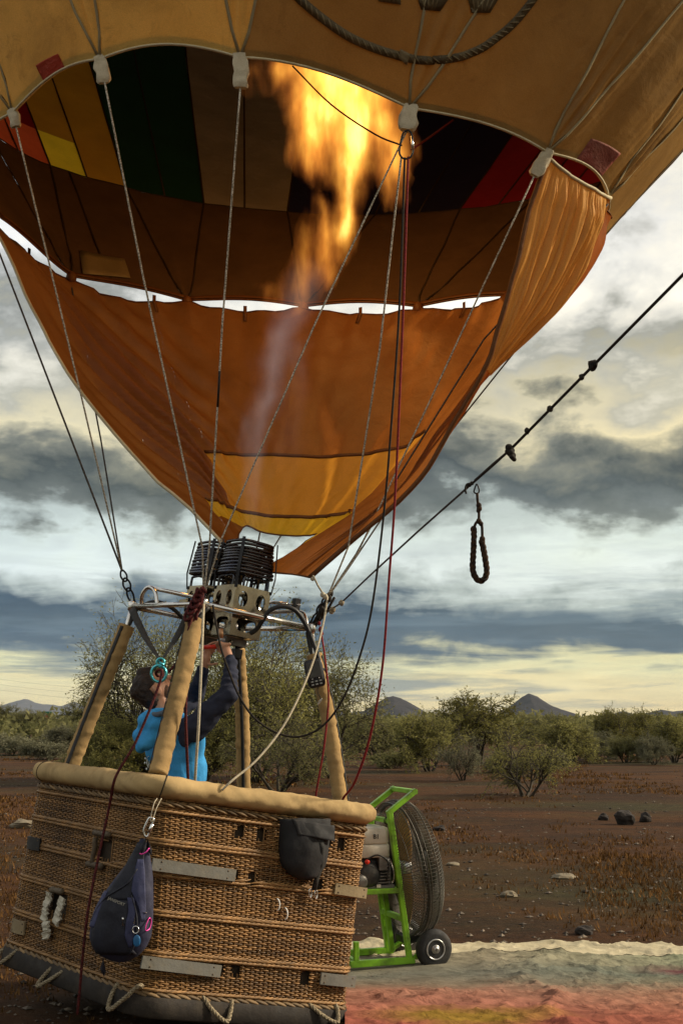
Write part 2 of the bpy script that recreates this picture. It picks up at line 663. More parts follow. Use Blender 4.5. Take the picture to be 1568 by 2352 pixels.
M = {}
M['steel'] = pbr('brushed_steel', (0.66, 0.63, 0.58), 0.20, 1.0, 0.06, 6)
M['sheet'] = pbr('sheet_steel', (0.31, 0.27, 0.21), 0.14, 1.0, 0.10, 4, 0.012, 5)
M['coil'] = pbr('burnt_steel_tube', (0.085, 0.08, 0.08), 0.25, 1.0, 0.4, 10, 0.05, 60, (0.03, 0.05, 0.10), 0.8, 5)
M['black_metal'] = pbr('black_metal', (0.03, 0.03, 0.032), 0.45, 0.6, 0.3, 10)
M['rubber'] = pbr('black_rubber', (0.018, 0.018, 0.018), 0.55, 0, 0.3, 10, 0.1, 90)
M['tyre'] = pbr('tyre_rubber', (0.02, 0.02, 0.02), 0.75, 0, 0.35, 12, 0.2, 90, (0.07, 0.055, 0.04), 0.5, 6)
M['web'] = pbr('black_webbing', (0.022, 0.022, 0.02), 0.85, 0, 0.3, 30, 0.3, 200)
M['sleeve'] = pbr('tan_suede', (0.36, 0.235, 0.10), 0.95, 0, 0.18, 7, 0.7, 12, (0.19, 0.125, 0.055), 0.75, 5, spec=0.15)
M['rim'] = pbr('tan_rim_suede', (0.44, 0.31, 0.145), 0.95, 0, 0.15, 5, 0.6, 9, (0.22, 0.145, 0.065), 0.75, 4.5, spec=0.15)
M['cane'] = pbr('willow_cane', (0.225, 0.118, 0.039), 0.5, 0, 0.3, 5, 0.15, 90, (0.09, 0.043, 0.015), 0.7, 2.5, island=0.55)
M['wale'] = pbr('thick_willow_cane', (0.28, 0.150, 0.052), 0.5, 0, 0.25, 6, 0.15, 90, (0.2, 0.11, 0.04), 0.6, 5, island=0.35)
M['braid'] = pbr('old_dark_willow', (0.17, 0.105, 0.045), 0.65, 0, 0.3, 6, 0.2, 90, None, island=0.4)
M['liner'] = pbr('dark_liner', (0.035, 0.024, 0.014), 0.9, 0, 0.3, 6)
M['skid'] = pbr('scuffed_leather_skid', (0.022, 0.017, 0.013), 0.85, 0, 0.35, 5, 0.4, 30, (0.06, 0.045, 0.028), 0.5, 7)
M['bar_grey'] = pbr('worn_grey_board', (0.15, 0.145, 0.125), 0.8, 0, 0.15, 10, 0.25, 40, (0.17, 0.15, 0.11), 0.7, 9)
M['bar_tan'] = pbr('worn_tan_board', (0.25, 0.19, 0.105), 0.85, 0, 0.15, 10, 0.25, 40, (0.2, 0.14, 0.08), 0.6, 9)
M['leather'] = pbr('old_brown_leather', (0.085, 0.06, 0.035), 0.75, 0, 0.25, 12, 0.4, 40, (0.17, 0.13, 0.085), 0.6, 8)
M['torn'] = pbr('frayed_grey_leather', (0.50, 0.46, 0.36), 0.9, 0, 0.25, 14, 0.5, 40, (0.22, 0.18, 0.12), 0.7, 14)
M['rope_tan'] = rope_mat('sisal_rope', (0.34, 0.28, 0.18), (0.17, 0.13, 0.08), 130)
M['cable'] = rope_mat('pale_flecked_cable', (0.62, 0.57, 0.46), (0.22, 0.19, 0.14), 110)
M['cable_dark'] = rope_mat('dark_cable', (0.10, 0.09, 0.075), (0.035, 0.03, 0.028), 110)
M['rope_black'] = rope_mat('black_rope', (0.014, 0.012, 0.010), (0.03, 0.024, 0.018), 70)
M['rope_brown'] = rope_mat('dark_brown_rope', (0.055, 0.028, 0.012), (0.02, 0.012, 0.008), 60)
M['rope_red'] = rope_mat('red_cord', (0.24, 0.020, 0.020), (0.13, 0.011, 0.013), 110)
M['rope_maroon'] = rope_mat('maroon_cord', (0.10, 0.017, 0.015), (0.04, 0.008, 0.009), 90)
M['rope_cream'] = rope_mat('cream_cord', (0.50, 0.44, 0.32), (0.36, 0.31, 0.22), 110)
M['teal'] = pbr('teal_anodised', (0.10, 0.50, 0.56), 0.28, 0.8, 0.1, 20)
M['alu'] = pbr('bright_aluminium', (0.78, 0.78, 0.76), 0.25, 1.0, 0.08, 20)
M['red_plastic'] = pbr('red_plastic', (0.65, 0.03, 0.01), 0.35, 0, 0.1, 20)
M['pink'] = pbr('pink_anodised', (0.75, 0.06, 0.35), 0.35, 0.4, 0.1, 20)
M['white_tie'] = pbr('white_plastic', (0.72, 0.70, 0.65), 0.5, 0, 0.08, 20)
M['navy_bag'] = pbr('navy_nylon', (0.020, 0.022, 0.050), 0.75, 0, 0.25, 14, 0.3, 30)
M['navy_dark'] = pbr('black_nylon', (0.012, 0.013, 0.022), 0.7, 0, 0.3, 14, 0.35, 25)
M['navy_mid'] = pbr('blue_grey_nylon', (0.036, 0.040, 0.092), 0.75, 0, 0.2, 14, 0.3, 30)
M['blue_tag'] = pbr('blue_tag', (0.02, 0.12, 0.28), 0.4, 0, 0.1, 20)
M['print'] = pbr('pale_print', (0.62, 0.68, 0.70), 0.8, 0, 0.1, 30)
M['print_grey'] = pbr('grey_print', (0.28, 0.26, 0.22), 0.8, 0, 0.1, 30)
M['pouch'] = pbr('black_canvas', (0.016, 0.016, 0.017), 0.85, 0, 0.3, 9, 0.4, 16)
M['green'] = pbr('lime_green_paint', (0.22, 0.50, 0.025), 0.42, 0, 0.1, 8, 0.05, 60, (0.06, 0.08, 0.02), 0.8, 6)
M['tank'] = pbr('dusty_white_tank', (0.56, 0.52, 0.42), 0.5, 0, 0.1, 8, 0.05, 60, (0.28, 0.22, 0.13), 0.6, 9)
M['engine'] = pbr('oily_black_engine', (0.022, 0.022, 0.022), 0.5, 0.3, 0.4, 9, 0.3, 30, (0.10, 0.09, 0.07), 0.6, 11)
M['cast'] = pbr('grey_cast_metal', (0.20, 0.19, 0.17), 0.5, 0.7, 0.3, 12, 0.3, 30, (0.04, 0.035, 0.03), 0.7, 9)
M['wire'] = pbr('cage_wire', (0.085, 0.078, 0.062), 0.45, 0.4, 0.25, 12)
M['wood'] = pbr('varnished_wood', (0.33, 0.20, 0.085), 0.5, 0, 0.25, 4, 0.1, 40, None, sc=(1, 1, 8))
M['hub'] = pbr('zinc_hub', (0.50, 0.50, 0.49), 0.38, 0.9, 0.12, 12)
M['skin'] = pbr('skin', (0.50, 0.255, 0.155), 0.5, 0, 0.12, 20, 0.1, 120)
M['hair'] = pbr('brown_hair', (0.024, 0.012, 0.007), 0.5, 0, 0.45, 14, 0.6, 70, sc=(1, 1, 4))
M['beard'] = pbr('stubble', (0.13, 0.068, 0.04), 0.8, 0, 0.3, 60, 0.3, 150)
M['hoodie'] = pbr('bright_blue_jersey', (0.055, 0.30, 0.62), 0.9, 0, 0.2, 9, 1.0, 16, spec=0.1)
M['hood_in'] = pbr('grey_hood_lining', (0.10, 0.12, 0.15), 0.9, 0, 0.15, 12, 0.3, 30)
M['sleeve_navy'] = pbr('navy_jersey', (0.028, 0.032, 0.052), 0.9, 0, 0.15, 12, 0.4, 24, spec=0.15)
M['trousers'] = pbr('dark_trousers', (0.03, 0.03, 0.035), 0.9, 0, 0.2, 12, 0.3, 24)
M['lips'] = pbr('lips', (0.38, 0.14, 0.10), 0.5, 0, 0.1, 20)
M['eye'] = pbr('dark_eye', (0.02, 0.015, 0.012), 0.2, 0, 0.1, 20)
M['device'] = pbr('black_handset', (0.015, 0.015, 0.016), 0.4, 0, 0.2, 20)
M['screen'] = pbr('dark_screen', (0.05, 0.045, 0.04), 0.15, 0, 0.2, 12)
M['key'] = pbr('grey_key', (0.30, 0.30, 0.28), 0.5, 0, 0.1, 20)
# envelope cloth
ST = (0.14, 0.075, 0.024)
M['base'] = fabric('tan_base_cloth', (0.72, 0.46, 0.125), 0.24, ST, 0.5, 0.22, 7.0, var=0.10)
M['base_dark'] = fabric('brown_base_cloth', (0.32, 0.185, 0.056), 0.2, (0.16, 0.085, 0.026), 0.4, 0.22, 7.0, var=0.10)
M['base_shaded'] = fabric('shaded_brown_base_cloth', (0.085, 0.046, 0.023), 0.06, (0.058, 0.031, 0.016), 0.5, 0.4, 5.0, var=0.2)  # far panels: base cloth with the backlit shade inside the mouth painted in
M['crown'] = fabric('crown_cloth', (0.25, 0.14, 0.05), 0.06, None)
M['tape'] = fabric('grey_load_tape', (0.36, 0.30, 0.175), 0.10, None, bump=0.2, bscale=60)
M['hem'] = fabric('cream_hem', (0.60, 0.52, 0.34), 0.1, (0.3, 0.22, 0.1), 0.5, bump=0.2, bscale=60)
M['seam'] = fabric('dark_seam', (0.035, 0.022, 0.012), 0.1, None, bump=0.1)
M['e_red'] = fabric('red_cloth', (0.20, 0.008, 0.010), 0.30, None, bump=0.3)
M['e_orange'] = fabric('orange_red_cloth', (0.62, 0.10, 0.030), 0.55, None, bump=0.3)
M['e_gold'] = fabric('gold_cloth', (0.46, 0.25, 0.022), 0.3, (0.4, 0.19, 0.02), 0.4, bump=0.3)
M['e_yellow'] = fabric('yellow_cloth', (0.85, 0.62, 0.03), 0.6, None, bump=0.3)
M['e_green'] = fabric('dark_green_cloth', (0.007, 0.034, 0.014), 0.25, None, bump=0.3)
M['e_grey'] = fabric('khaki_grey_cloth', (0.22, 0.165, 0.095), 0.2, (0.34, 0.27, 0.16), 0.5, bump=0.3)
M['e_navy'] = fabric('navy_cloth', (0.012, 0.009, 0.024), 0.2, None, bump=0.3)
M['patch_red'] = fabric('red_patch_cloth', (0.50, 0.05, 0.022), 0.3, (0.3, 0.05, 0.03), 0.5, bump=0.6, bscale=14)
M['patch_wine'] = fabric('wine_patch_cloth', (0.24, 0.045, 0.035), 0.2, (0.36, 0.15, 0.11), 0.8, bump=0.6, bscale=14)
M['emblem'] = fabric('brown_print', (0.085, 0.062, 0.034), 0.1, (0.2, 0.15, 0.075), 0.7, bump=0.3, bscale=20)
M['emblem_l'] = fabric('pale_brown_print', (0.21, 0.16, 0.085), 0.1, None, bump=0.3, bscale=20)
M['block'] = fabric('cream_cable_guard', (0.56, 0.49, 0.35), 0.15, (0.28, 0.2, 0.1), 0.6, bump=0.5, bscale=12)
# scoop cloth
M['s_orange'] = fabric('burnt_orange_cloth', (0.37, 0.118, 0.020), 0.68, (0.21, 0.068, 0.013), 0.5, 0.25, 8.0, var=0.08)
M['s_flap'] = fabric('tan_flap_cloth', (0.60, 0.30, 0.065), 0.30, (0.36, 0.17, 0.04), 0.3, 0.2, 9.0, var=0.08)
M['s_amber'] = fabric('amber_cloth', (0.76, 0.33, 0.035), 0.62, (0.50, 0.19, 0.03), 0.25, 0.2, 8.0, var=0.08)
M['s_yellow'] = fabric('golden_yellow_cloth', (0.88, 0.52, 0.03), 0.62, (0.62, 0.30, 0.03), 0.3, 0.2, 8.0, var=0.08)
M['s_seam'] = fabric('brown_seam_tape', (0.15, 0.055, 0.016), 0.2, None)
M['leaf_olive'] = foliage('olive_leaves', (0.16, 0.155, 0.048), (0.34, 0.315, 0.11), 0.5)
M['leaf_dark'] = foliage('dark_green_leaves', (0.125, 0.125, 0.048), (0.26, 0.245, 0.105), 0.45)
M['leaf_sage'] = foliage('sage_leaves', (0.14, 0.14, 0.085), (0.26, 0.245, 0.15))
M['leaf_yellow'] = foliage('yellow_green_leaves', (0.13, 0.125, 0.036), (0.23, 0.205, 0.065))
M['bark'] = pbr('dark_bark', (0.050, 0.040, 0.026), 0.9, 0, 0.3, 6, 0.5, 30)
M['bark_green'] = pbr('green_bark', (0.085, 0.085, 0.036), 0.9, 0, 0.3, 6, 0.5, 30)
M['bark_pale'] = pbr('bleached_bark', (0.20, 0.17, 0.12), 0.9, 0, 0.3, 6, 0.5, 30)
M['grass'] = foliage('dry_grass', (0.055, 0.028, 0.010), (0.22, 0.115, 0.042), 0.2)
M['pebble'] = pbr('pebbles', (0.12, 0.095, 0.07), 0.9, 0, 0.35, 20, 0.2, 40, None, island=0.7)
M['rock_dark'] = pbr('dark_lava_rock', (0.028, 0.022, 0.018), 0.95, 0, 0.35, 7, 0.8, 14)
M['rock_pale'] = pbr('pale_rock', (0.20, 0.165, 0.11), 0.95, 0, 0.3, 7, 0.8, 14)

# ------------------------------------------------------------------ ground
def fbm(x, y, s=1.0, o=4):
    return mnoise.fractal(Vector((x * s, y * s, 3.7)), 0.9, 2.1, o)


def ground_z(x, y):
    d = math.hypot(x, y)
    k = min(1.0, max(0.0, (d - 3.0) / 6.0))
    return 0.035 * k * fbm(x, y, 0.45, 3) * (1 + 0.012 * min(d, 80))


def ground_mat():
    m, N, L = newmat('desert_soil')
    b = N.new('ShaderNodeBsdfPrincipled'); o = N.new('ShaderNodeOutputMaterial')
    L.new(b.outputs[0], o.inputs[0])
    b.inputs['Roughness'].default_value = 0.95
    b.inputs['Specular IOR Level'].default_value = 0.1
    soil = _ramp(N, L, _noise(N, L, 9.0, 9, 0.72), [(0.28, (0.011, 0.0055, 0.003)), (0.5, (0.033, 0.0165, 0.0080)), (0.74, (0.078, 0.040, 0.019))])
    rust = _ramp(N, L, _noise(N, L, 5.0, 9, 0.75), [(0.3, (0.034, 0.014, 0.005)), (0.7, (0.125, 0.052, 0.016))])
    f = _ramp(N, L, _noise(N, L, 0.33, 7, 0.62, (0.7, 1.5, 1)), [(0.40, 0.0), (0.60, 0.9)])
    c = _mix(N, L, f, soil, rust)
    gr = _ramp(N, L, _noise(N, L, 3.0, 8, 0.7), [(0.3, (0.018, 0.018, 0.008)), (0.7, (0.065, 0.060, 0.024))])
    f2 = _ramp(N, L, _noise(N, L, 0.085, 6, 0.6, (0.6, 1.3, 1)), [(0.50, 0.0), (0.62, 0.75)])
    c = _mix(N, L, f2, c, gr)
    sp = _ramp(N, L, _noise(N, L, 60, 3, 0.6), [(0.60, 0.0), (0.70, 0.55)])
    c = _mix(N, L, sp, c, (0.10, 0.072, 0.05))
    L.new(c, b.inputs['Base Color'])
    bp = N.new('ShaderNodeBump'); bp.inputs['Strength'].default_value = 0.9; bp.inputs['Distance'].default_value = 0.05
    L.new(_noise(N, L, 14, 9, 0.75), bp.inputs['Height'])
    L.new(bp.outputs[0], b.inputs['Normal'])
    return m


def build_ground():
    radii = list(np.linspace(0.0, 4.0, 6)) + list(np.geomspace(4.4, 70, 62)) + list(np.geomspace(80, 10000, 26))
    nA = 160
    V, Fc = [(0, 0, 0)], []
    for r in radii[1:]:
        for k in range(nA):
            a = 2 * math.pi * k / nA
            x, y = r * math.sin(a), r * math.cos(a)
            V.append((x, y, ground_z(x, y) if r < 200 else 0.0))
    for k in range(nA):
        Fc.append((0, 1 + (k + 1) % nA, 1 + k))
    for i in range(len(radii) - 2):
        a, b = 1 + i * nA, 1 + (i + 1) * nA
        for k in range(nA):
            Fc.append((a + k, a + (k + 1) % nA, b + (k + 1) % nA, b + k))
    ob = MB().add(V, Fc).build('ground', ground_mat())
    tag(ob, 'brown stony desert ground with dry rusty grass', None, None, 'structure')


build_ground()


def wedge_xy(rng, y0, y1, pw=1.6, margin=1.12):
    y = (y0 ** (1 - pw) + rng.random() * (y1 ** (1 - pw) - y0 ** (1 - pw))) ** (1 / (1 - pw))
    x = (rng.random() * 2 - 1) * 0.285 * y * margin
    return x, y


def in_tarp(x, y):
    return y < 10.1 and x > -1.2


def build_grass():
    rng = random.Random(5)
    mb = MB()
    V, Fc = [], []
    n = 0
    while n < 5200:
        x, y = wedge_xy(rng, 7.5, 75, 1.35)
        if in_tarp(x, y):
            continue
        d = mnoise.noise(Vector((x * 0.22, y * 0.11, 1.1))) + 0.35 * mnoise.noise(Vector((x * 0.9, y * 0.5, 4.1)))
        if d < rng.random() * 0.8 - 0.12:
            continue
        n += 1
        z = ground_z(x, y)
        h = rng.uniform(0.015, 0.06) * (1.0 + 0.018 * y)
        for k in range(5):
            a = rng.random() * 6.283
            lean = rng.uniform(0.1, 0.9) * h
            bx, by = x + rng.gauss(0, 0.07), y + rng.gauss(0, 0.09)
            w = 0.004 + 0.00055 * y
            dx, dy = math.cos(a), math.sin(a)
            b0 = len(V)
            V += [(bx - dy * w, by + dx * w, z - 0.01), (bx + dy * w, by - dx * w, z - 0.01), (bx + dx * lean, by + dy * lean, z + h * rng.uniform(0.6, 1.1))]
            Fc.append((b0, b0 + 1, b0 + 2))
    ob = MB().add(V, Fc).build('dry_grass', M['grass'], smooth=False)
    tag(ob, 'sparse rusty dry grass scattered over the desert', 'grass', None, 'stuff')


build_grass()


def rock_mb(mb, c, r, seed, sq=(1, 1, 0.7), nu=9, nv=6):
    b = MB().ell((0, 0, 0), (1, 1, 1), None, nu, nv)
    out = []
    for p in b.v:
        k = 1 + 0.42 * mnoise.noise(Vector(p) * 1.5 + Vector((seed * 7.1, seed * 1.3, 0)))
        out.append((c[0] + p[0] * r * k * sq[0], c[1] + p[1] * r * k * sq[1], c[2] + p[2] * r * k * sq[2]))
    mb.add(out, b.f)


def build_pebbles():
    rng = random.Random(9)
    mb = MB()
    n = 0
    while n < 2800:
        x, y = wedge_xy(rng, 6.5, 45, 1.7)
        if in_tarp(x, y):
            continue
        n += 1
        r = min(0.06, 0.006 + 0.020 * rng.random() ** 4 + 0.0004 * y)
        sx, sy, sz = r * rng.uniform(0.7, 1.6), r * rng.uniform(0.7, 1.4), r * rng.uniform(0.4, 0.8)
        z = ground_z(x, y) + sz * 0.4
        V = [(x + sx, y, z), (x, y + sy, z + r * 0.1), (x - sx, y + r * 0.2, z), (x, y - sy, z), (x + r * 0.2, y, z + sz), (x, y, z - sz)]
        mb.add(V, [(0, 1, 4), (1, 2, 4), (2, 3, 4), (3, 0, 4), (1, 0, 5), (2, 1, 5), (3, 2, 5), (0, 3, 5)])
    ob = mb.build('pebbles', M['pebble'], smooth=False)
    tag(ob, 'small pebbles strewn on the brown soil', 'pebbles', None, 'stuff')


build_pebbles()

# single stones that can be told apart: (px, base py, width px, height px, material, label)
for i, (px, py, w, h, mt, lab) in enumerate([
        (1434, 1893, 42, 36, 'rock_dark', 'big black rock on the brown ground at the right'),
        (1482, 1886, 26, 24, 'rock_dark', 'smaller black rock right of the big black rock'),
        (1385, 1884, 24, 16, 'rock_dark', 'low dark stone just left of the big black rock'),
        (52, 1902, 52, 22, 'rock_pale', 'flat pale slab of rock left of the basket rim'),
        (1168, 2056, 34, 15, 'rock_pale', 'reddish flat stone on open ground beyond the pale cloth edge'),
        (1342, 2146, 40, 22, 'rock_dark', 'dark stone lying just beyond the pale edge of the cloth'),
        (1295, 2016, 56, 8, 'rock_pale', 'long thin pale stone on the open ground at right'),
        (1010, 1905, 26, 14, 'rock_dark', 'small dark rock on the ground behind the fan'),
        (1040, 1985, 30, 8, 'rock_pale', 'thin pale stone right of the fan cage')]):
    c = G(px, py)
    k = c[1] / F_PX
    mb = MB()
    rock_mb(mb, (c[0], c[1], ground_z(c[0], c[1]) + 0.32 * h * k), w * k * 0.52, i + 3, (1, 0.8, max(0.25, h / w)), 12, 8)
    mb.thing('rock', M[mt], lab, 'rock', None, False)

# ------------------------------------------------------------------ hills
def hill_mat(name, c1, c2):
    m, N, L = newmat(name)
    b = N.new('ShaderNodeBsdfPrincipled'); o = N.new('ShaderNodeOutputMaterial')
    L.new(b.outputs[0], o.inputs[0])
    b.inputs['Roughness'].default_value = 1.0; b.inputs['Specular IOR Level'].default_value = 0.05
    c = _ramp(N, L, _noise(N, L, 0.03, 9, 0.7), [(0.35, c1), (0.65, c2)])
    L.new(c, b.inputs['Base Color'])
    bp = N.new('ShaderNodeBump'); bp.inputs['Strength'].default_value = 1.0; bp.inputs['Distance'].default_value = 6
    L.new(_noise(N, L, 0.05, 8, 0.7), bp.inputs['Height']); L.new(bp.outputs[0], b.inputs['Normal'])
    return m


HM = hill_mat('dark_rocky_hill', (0.018, 0.016, 0.018), (0.050, 0.043, 0.043))
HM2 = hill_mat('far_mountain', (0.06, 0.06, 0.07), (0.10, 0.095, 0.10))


def hill(name, prof, Y, depth, mat, label, seed):
    """prof: ridge line (px, py); a ridge with real slopes towards and away from the viewer"""
    xs = [p[0] for p in prof]
    pts = []
    n = 90
    px = np.linspace(xs[0], xs[-1], n)
    py = np.interp(px, xs, [p[1] for p in prof])
    nd = 14
    V, Fc = [], []
    for i in range(n):
        top = P(px[i], py[i], Y)
        H = max(0.5, top[2])
        for j in range(-nd, nd + 1):
            t = abs(j) / nd
            y = Y + depth * j / nd
            hh = H * (1 - t) ** 1.15
            k = mnoise.fractal(Vector((top[0] * 0.012, y * 0.012, seed)), 0.8, 2.1, 7)
            hh *= 1 + 0.28 * k * (0.25 + t)
            V.append((top[0] * (y / Y) if j > 0 else top[0], y, max(hh, 0) - 2 * t - 0.5))
    w = 2 * nd + 1
    for i in range(n - 1):
        for j in range(w - 1):
            Fc.append((i * w + j, (i + 1) * w + j, (i + 1) * w + j + 1, i * w + j + 1))
    ob = MB().add(V, Fc).build(name, mat)
    tag(ob, label, None, None, 'structure')


hill('hill', [(700, 1655), (735, 1640), (775, 1628), (800, 1637), (836, 1632), (862, 1615), (888, 1600), (902, 1597), (918, 1602), (950, 1620), (985, 1640), (1010, 1655)], 3000, 220, HM, 'dark pointed hill left of centre on the skyline', 2.1)
hill('hill', [(1120, 1655), (1150, 1636), (1175, 1618), (1198, 1602), (1214, 1594), (1232, 1600), (1262, 1618), (1290, 1630), (1322, 1640), (1350, 1655)], 3100, 220, HM, 'dark pointed hill right of centre on the skyline', 5.4)
hill('hill', [(1380, 1655), (1405, 1640), (1430, 1632), (1455, 1640), (1490, 1636), (1520, 1630), (1545, 1634), (1600, 1628), (1700, 1640), (1800, 1655)], 3600, 260, HM, 'low dark hills at the right end of the skyline', 8.8)
hill('mountain', [(-260, 1650), (-60, 1622), (0, 1621), (28, 1612), (60, 1605), (84, 1613), (118, 1618), (140, 1621), (170, 1612), (205, 1622), (250, 1630), (330, 1628), (420, 1640), (520, 1650)], 8600, 700, HM2, 'far blue mountain range at the left skyline', 3.3)
hill('hill', [(120, 1655), (150, 1642), (175, 1634), (210, 1640), (300, 1645), (420, 1655)], 2600, 180, HM, 'low dark hill below the blue mountain range', 6.1)


# ------------------------------------------------------------------ trees and shrubs
def grow_tree(seed, H, Wd, stems=4, levels=4, leaf=0.07, nleaf=9, droop=0.1, r0=0.09, spread=0.7, kids=(4, 5, 5, 4), flat=1.0, rmin=0.0):
    """returns (wood MB, leaf MB): several leaning stems that fork into fine twigs with small leaves"""
    rng = random.Random(seed)
    wood, leaf_v, leaf_f = MB(), [], []
    tips = []

    def leaves(p, d, k):
        for _ in range(k):
            c = p + np.array([rng.gauss(0, 1), rng.gauss(0, 1), rng.gauss(0, 0.8)]) * leaf * 1.35
            a = nrm(d * 0.8 + np.array([rng.gauss(0, 0.8), rng.gauss(0, 0.8), rng.gauss(0, 0.7)]))
            b = nrm(np.cross(a, [rng.gauss(0, 1), rng.gauss(0, 1), rng.gauss(0, 1)]))
            L_ = leaf * rng.uniform(0.7, 1.7); w = leaf * rng.uniform(0.16, 0.34)
            i = len(leaf_v)
            leaf_v.extend([tuple(c - b * w), tuple(c + b * w), tuple(c + a * L_)])
            leaf_f.append((i, i + 1, i + 2))

    def branch(p, d, L_, r, lev):
        n = 4 if lev < 2 else 3
        pts = [p]; dd = d
        for i in range(n):
            dd = nrm(dd + np.array([rng.gauss(0, 0.2), rng.gauss(0, 0.2), rng.gauss(0, 0.14) + (0.10 if lev < 2 else -droop)]))
            pts.append(pts[-1] + dd * L_ / n)
        rs = [max(rmin, r * (1 - 0.6 * i / n)) for i in range(n + 1)]
        wood.tube(pts, rs, 6 if lev == 0 else (4 if lev == 1 else 3), cap=False)
        if lev >= levels - 1:
            for q in pts[1:]:
                leaves(q, dd, nleaf)
            return
        k = kids[lev]
        for j in range(k):
            t = rng.uniform(0.30, 1.0) if j < k - 1 else 1.0
            x = t * n; i = min(int(x), n - 1); f = x - i
            q = pts[i] * (1 - f) + pts[i + 1] * f
            ax = nrm(np.cross(dd, [rng.gauss(0, 1), rng.gauss(0, 1), rng.gauss(0, 1)]))
            ang = rng.uniform(0.3, 0.95)
            nd = nrm(dd * math.cos(ang) + ax * math.sin(ang))
            nd[2] *= flat
            branch(q, nrm(nd), L_ * rng.uniform(0.50, 0.78), r * (0.62 - 0.25 * t * 0.5), lev + 1)
    for s in range(stems):
        a = 2 * math.pi * (s + rng.random() * 0.6) / stems
        sp = spread * rng.uniform(0.5, 1.15)
        d = nrm(np.array([math.cos(a) * sp, math.sin(a) * sp, 1.0]))
        branch(np.array([math.cos(a) * r0 * 0.8, math.sin(a) * r0 * 0.8, -0.05]), d, 1.0, r0, 0)
    # scale to the requested size
    A = np.array(wood.v)
    Lv = np.array(leaf_v)
    top = np.percentile(Lv[:, 2], 99); rad = np.percentile(np.hypot(Lv[:, 0], Lv[:, 1]), 97)
    kx, kz = Wd / 2 / rad, H / top
    km = (kx + kz) / 2
    Lc = Lv.reshape(-1, 3, 3); cen = Lc.mean(axis=1, keepdims=True)
    Lv = (cen * np.array([kx, kx, kz]) + (Lc - cen) * 1.0).reshape(-1, 3)
    A = A * np.array([kx, kx, kz])
    wood.v = [tuple(p) for p in A]
    lm = MB(); lm.v = [tuple(p) for p in Lv]; lm.f = leaf_f; lm.m = [0] * len(leaf_f)
    return wood, lm


def put_tree(name, wood, lm, loc, wm, lmat, label, cat, group=None):
    root = empty(name, (0, 0, 0), label, cat, group)
    w = wood.build('trunk', wm, root, True)
    c = lm.build('crown', lmat, root, False)
    root.location = [float(v) for v in loc]
    return root


def copy_thing(root, loc, rz, sc, label, lmat=None):
    r = root.copy(); COL.objects.link(r)
    r.location = [float(v) for v in loc]; r.rotation_euler = (0, 0, rz); r.scale = sc
    r['label'] = label
    for ch in root.children:
        c = ch.copy(); COL.objects.link(c); c.parent = r
        if lmat and ch.name.startswith('crown'):
            c.material_slots[0].link = 'OBJECT'
            c.material_slots[0].material = lmat
    return r


# the palo verde right behind the basket
w_, l_ = grow_tree(11, 4.85, 5.4, stems=7, levels=5, leaf=0.078, nleaf=3, droop=0.0, r0=0.035, spread=0.55, kids=(5, 5, 4, 3), rmin=0.0035)
c = G(585, 1797)
put_tree('desert_tree', w_, l_, (c[0], c[1], 0), M['bark'], M['leaf_olive'], 'tall airy green desert tree right behind the basket', 'tree')
w_, l_ = grow_tree(23, 5.0, 4.6, stems=6, levels=5, leaf=0.07, nleaf=2, droop=0.06, r0=0.03, spread=0.7, kids=(6, 5, 4, 3), rmin=0.0035)
c = G(345, 1792)
put_tree('desert_tree', w_, l_, (c[0], c[1], 0), M['bark'], M['leaf_olive'], 'thin leaved tree with bare twigs behind the pilot', 'tree')
w_, l_ = grow_tree(37, 4.1, 4.3, stems=4, levels=5, leaf=0.078, nleaf=3, droop=0.06, r0=0.03, spread=1.0, kids=(5, 5, 4, 3), rmin=0.004)
c = G(762, 1788)
put_tree('desert_tree', w_, l_, (c[0], c[1], 0), M['bark'], M['leaf_dark'], 'dark feathery tree leaning right behind the right upright', 'tree')

PROTO = {}


def proto(kind):
    if kind not in PROTO:
        spec = {
            'round': dict(seed=41, H=1, Wd=1.35, stems=5, levels=4, leaf=0.031, nleaf=4, kids=(6, 6, 6), spread=0.8, r0=0.05),
            'tall': dict(seed=52, H=1, Wd=1.25, stems=4, levels=4, leaf=0.030, nleaf=4, kids=(6, 6, 6), spread=0.6, r0=0.05),
            'dense': dict(seed=63, H=1, Wd=1.3, stems=7, levels=4, leaf=0.028, nleaf=5, kids=(6, 6, 6), spread=0.9, r0=0.04, droop=0.0),
            'bare': dict(seed=74, H=1, Wd=1.5, stems=4, levels=4, leaf=0.024, nleaf=3, kids=(6, 6, 6), spread=1.0, r0=0.05),
            'low': dict(seed=85, H=1, Wd=1.7, stems=8, levels=3, leaf=0.06, nleaf=9, kids=(7, 7), spread=1.1, r0=0.03),
        }[kind]
        PROTO[kind] = grow_tree(**spec)
    return PROTO[kind]


FIRST = {}


def shrub(kind, px, base, top, wpx, lmat, wm, label, cat='shrub', rz=None):
    c = G(px, base)
    k = c[1] / F_PX
    H = (base - top) * k * 0.97
    Wd = wpx * k
    loc = (c[0], c[1], -0.05)
    sc0 = {'round': 1.35, 'tall': 1.25, 'dense': 1.3, 'bare': 1.5, 'low': 1.7}[kind]
    sc = (Wd / sc0, Wd / sc0, H)
    rz = (px * 0.37) % 6.28 if rz is None else rz
    if kind not in FIRST:
        w, l = proto(kind)
        r = put_tree('desert_shrub', w, l, loc, M[wm], M[lmat], label, cat, 'desert shrubs and small trees across the plain')
        r.rotation_euler = (0, 0, rz); r.scale = sc
        FIRST[kind] = r
        return r
    return copy_thing(FIRST[kind], loc, rz, sc, label, M[lmat])


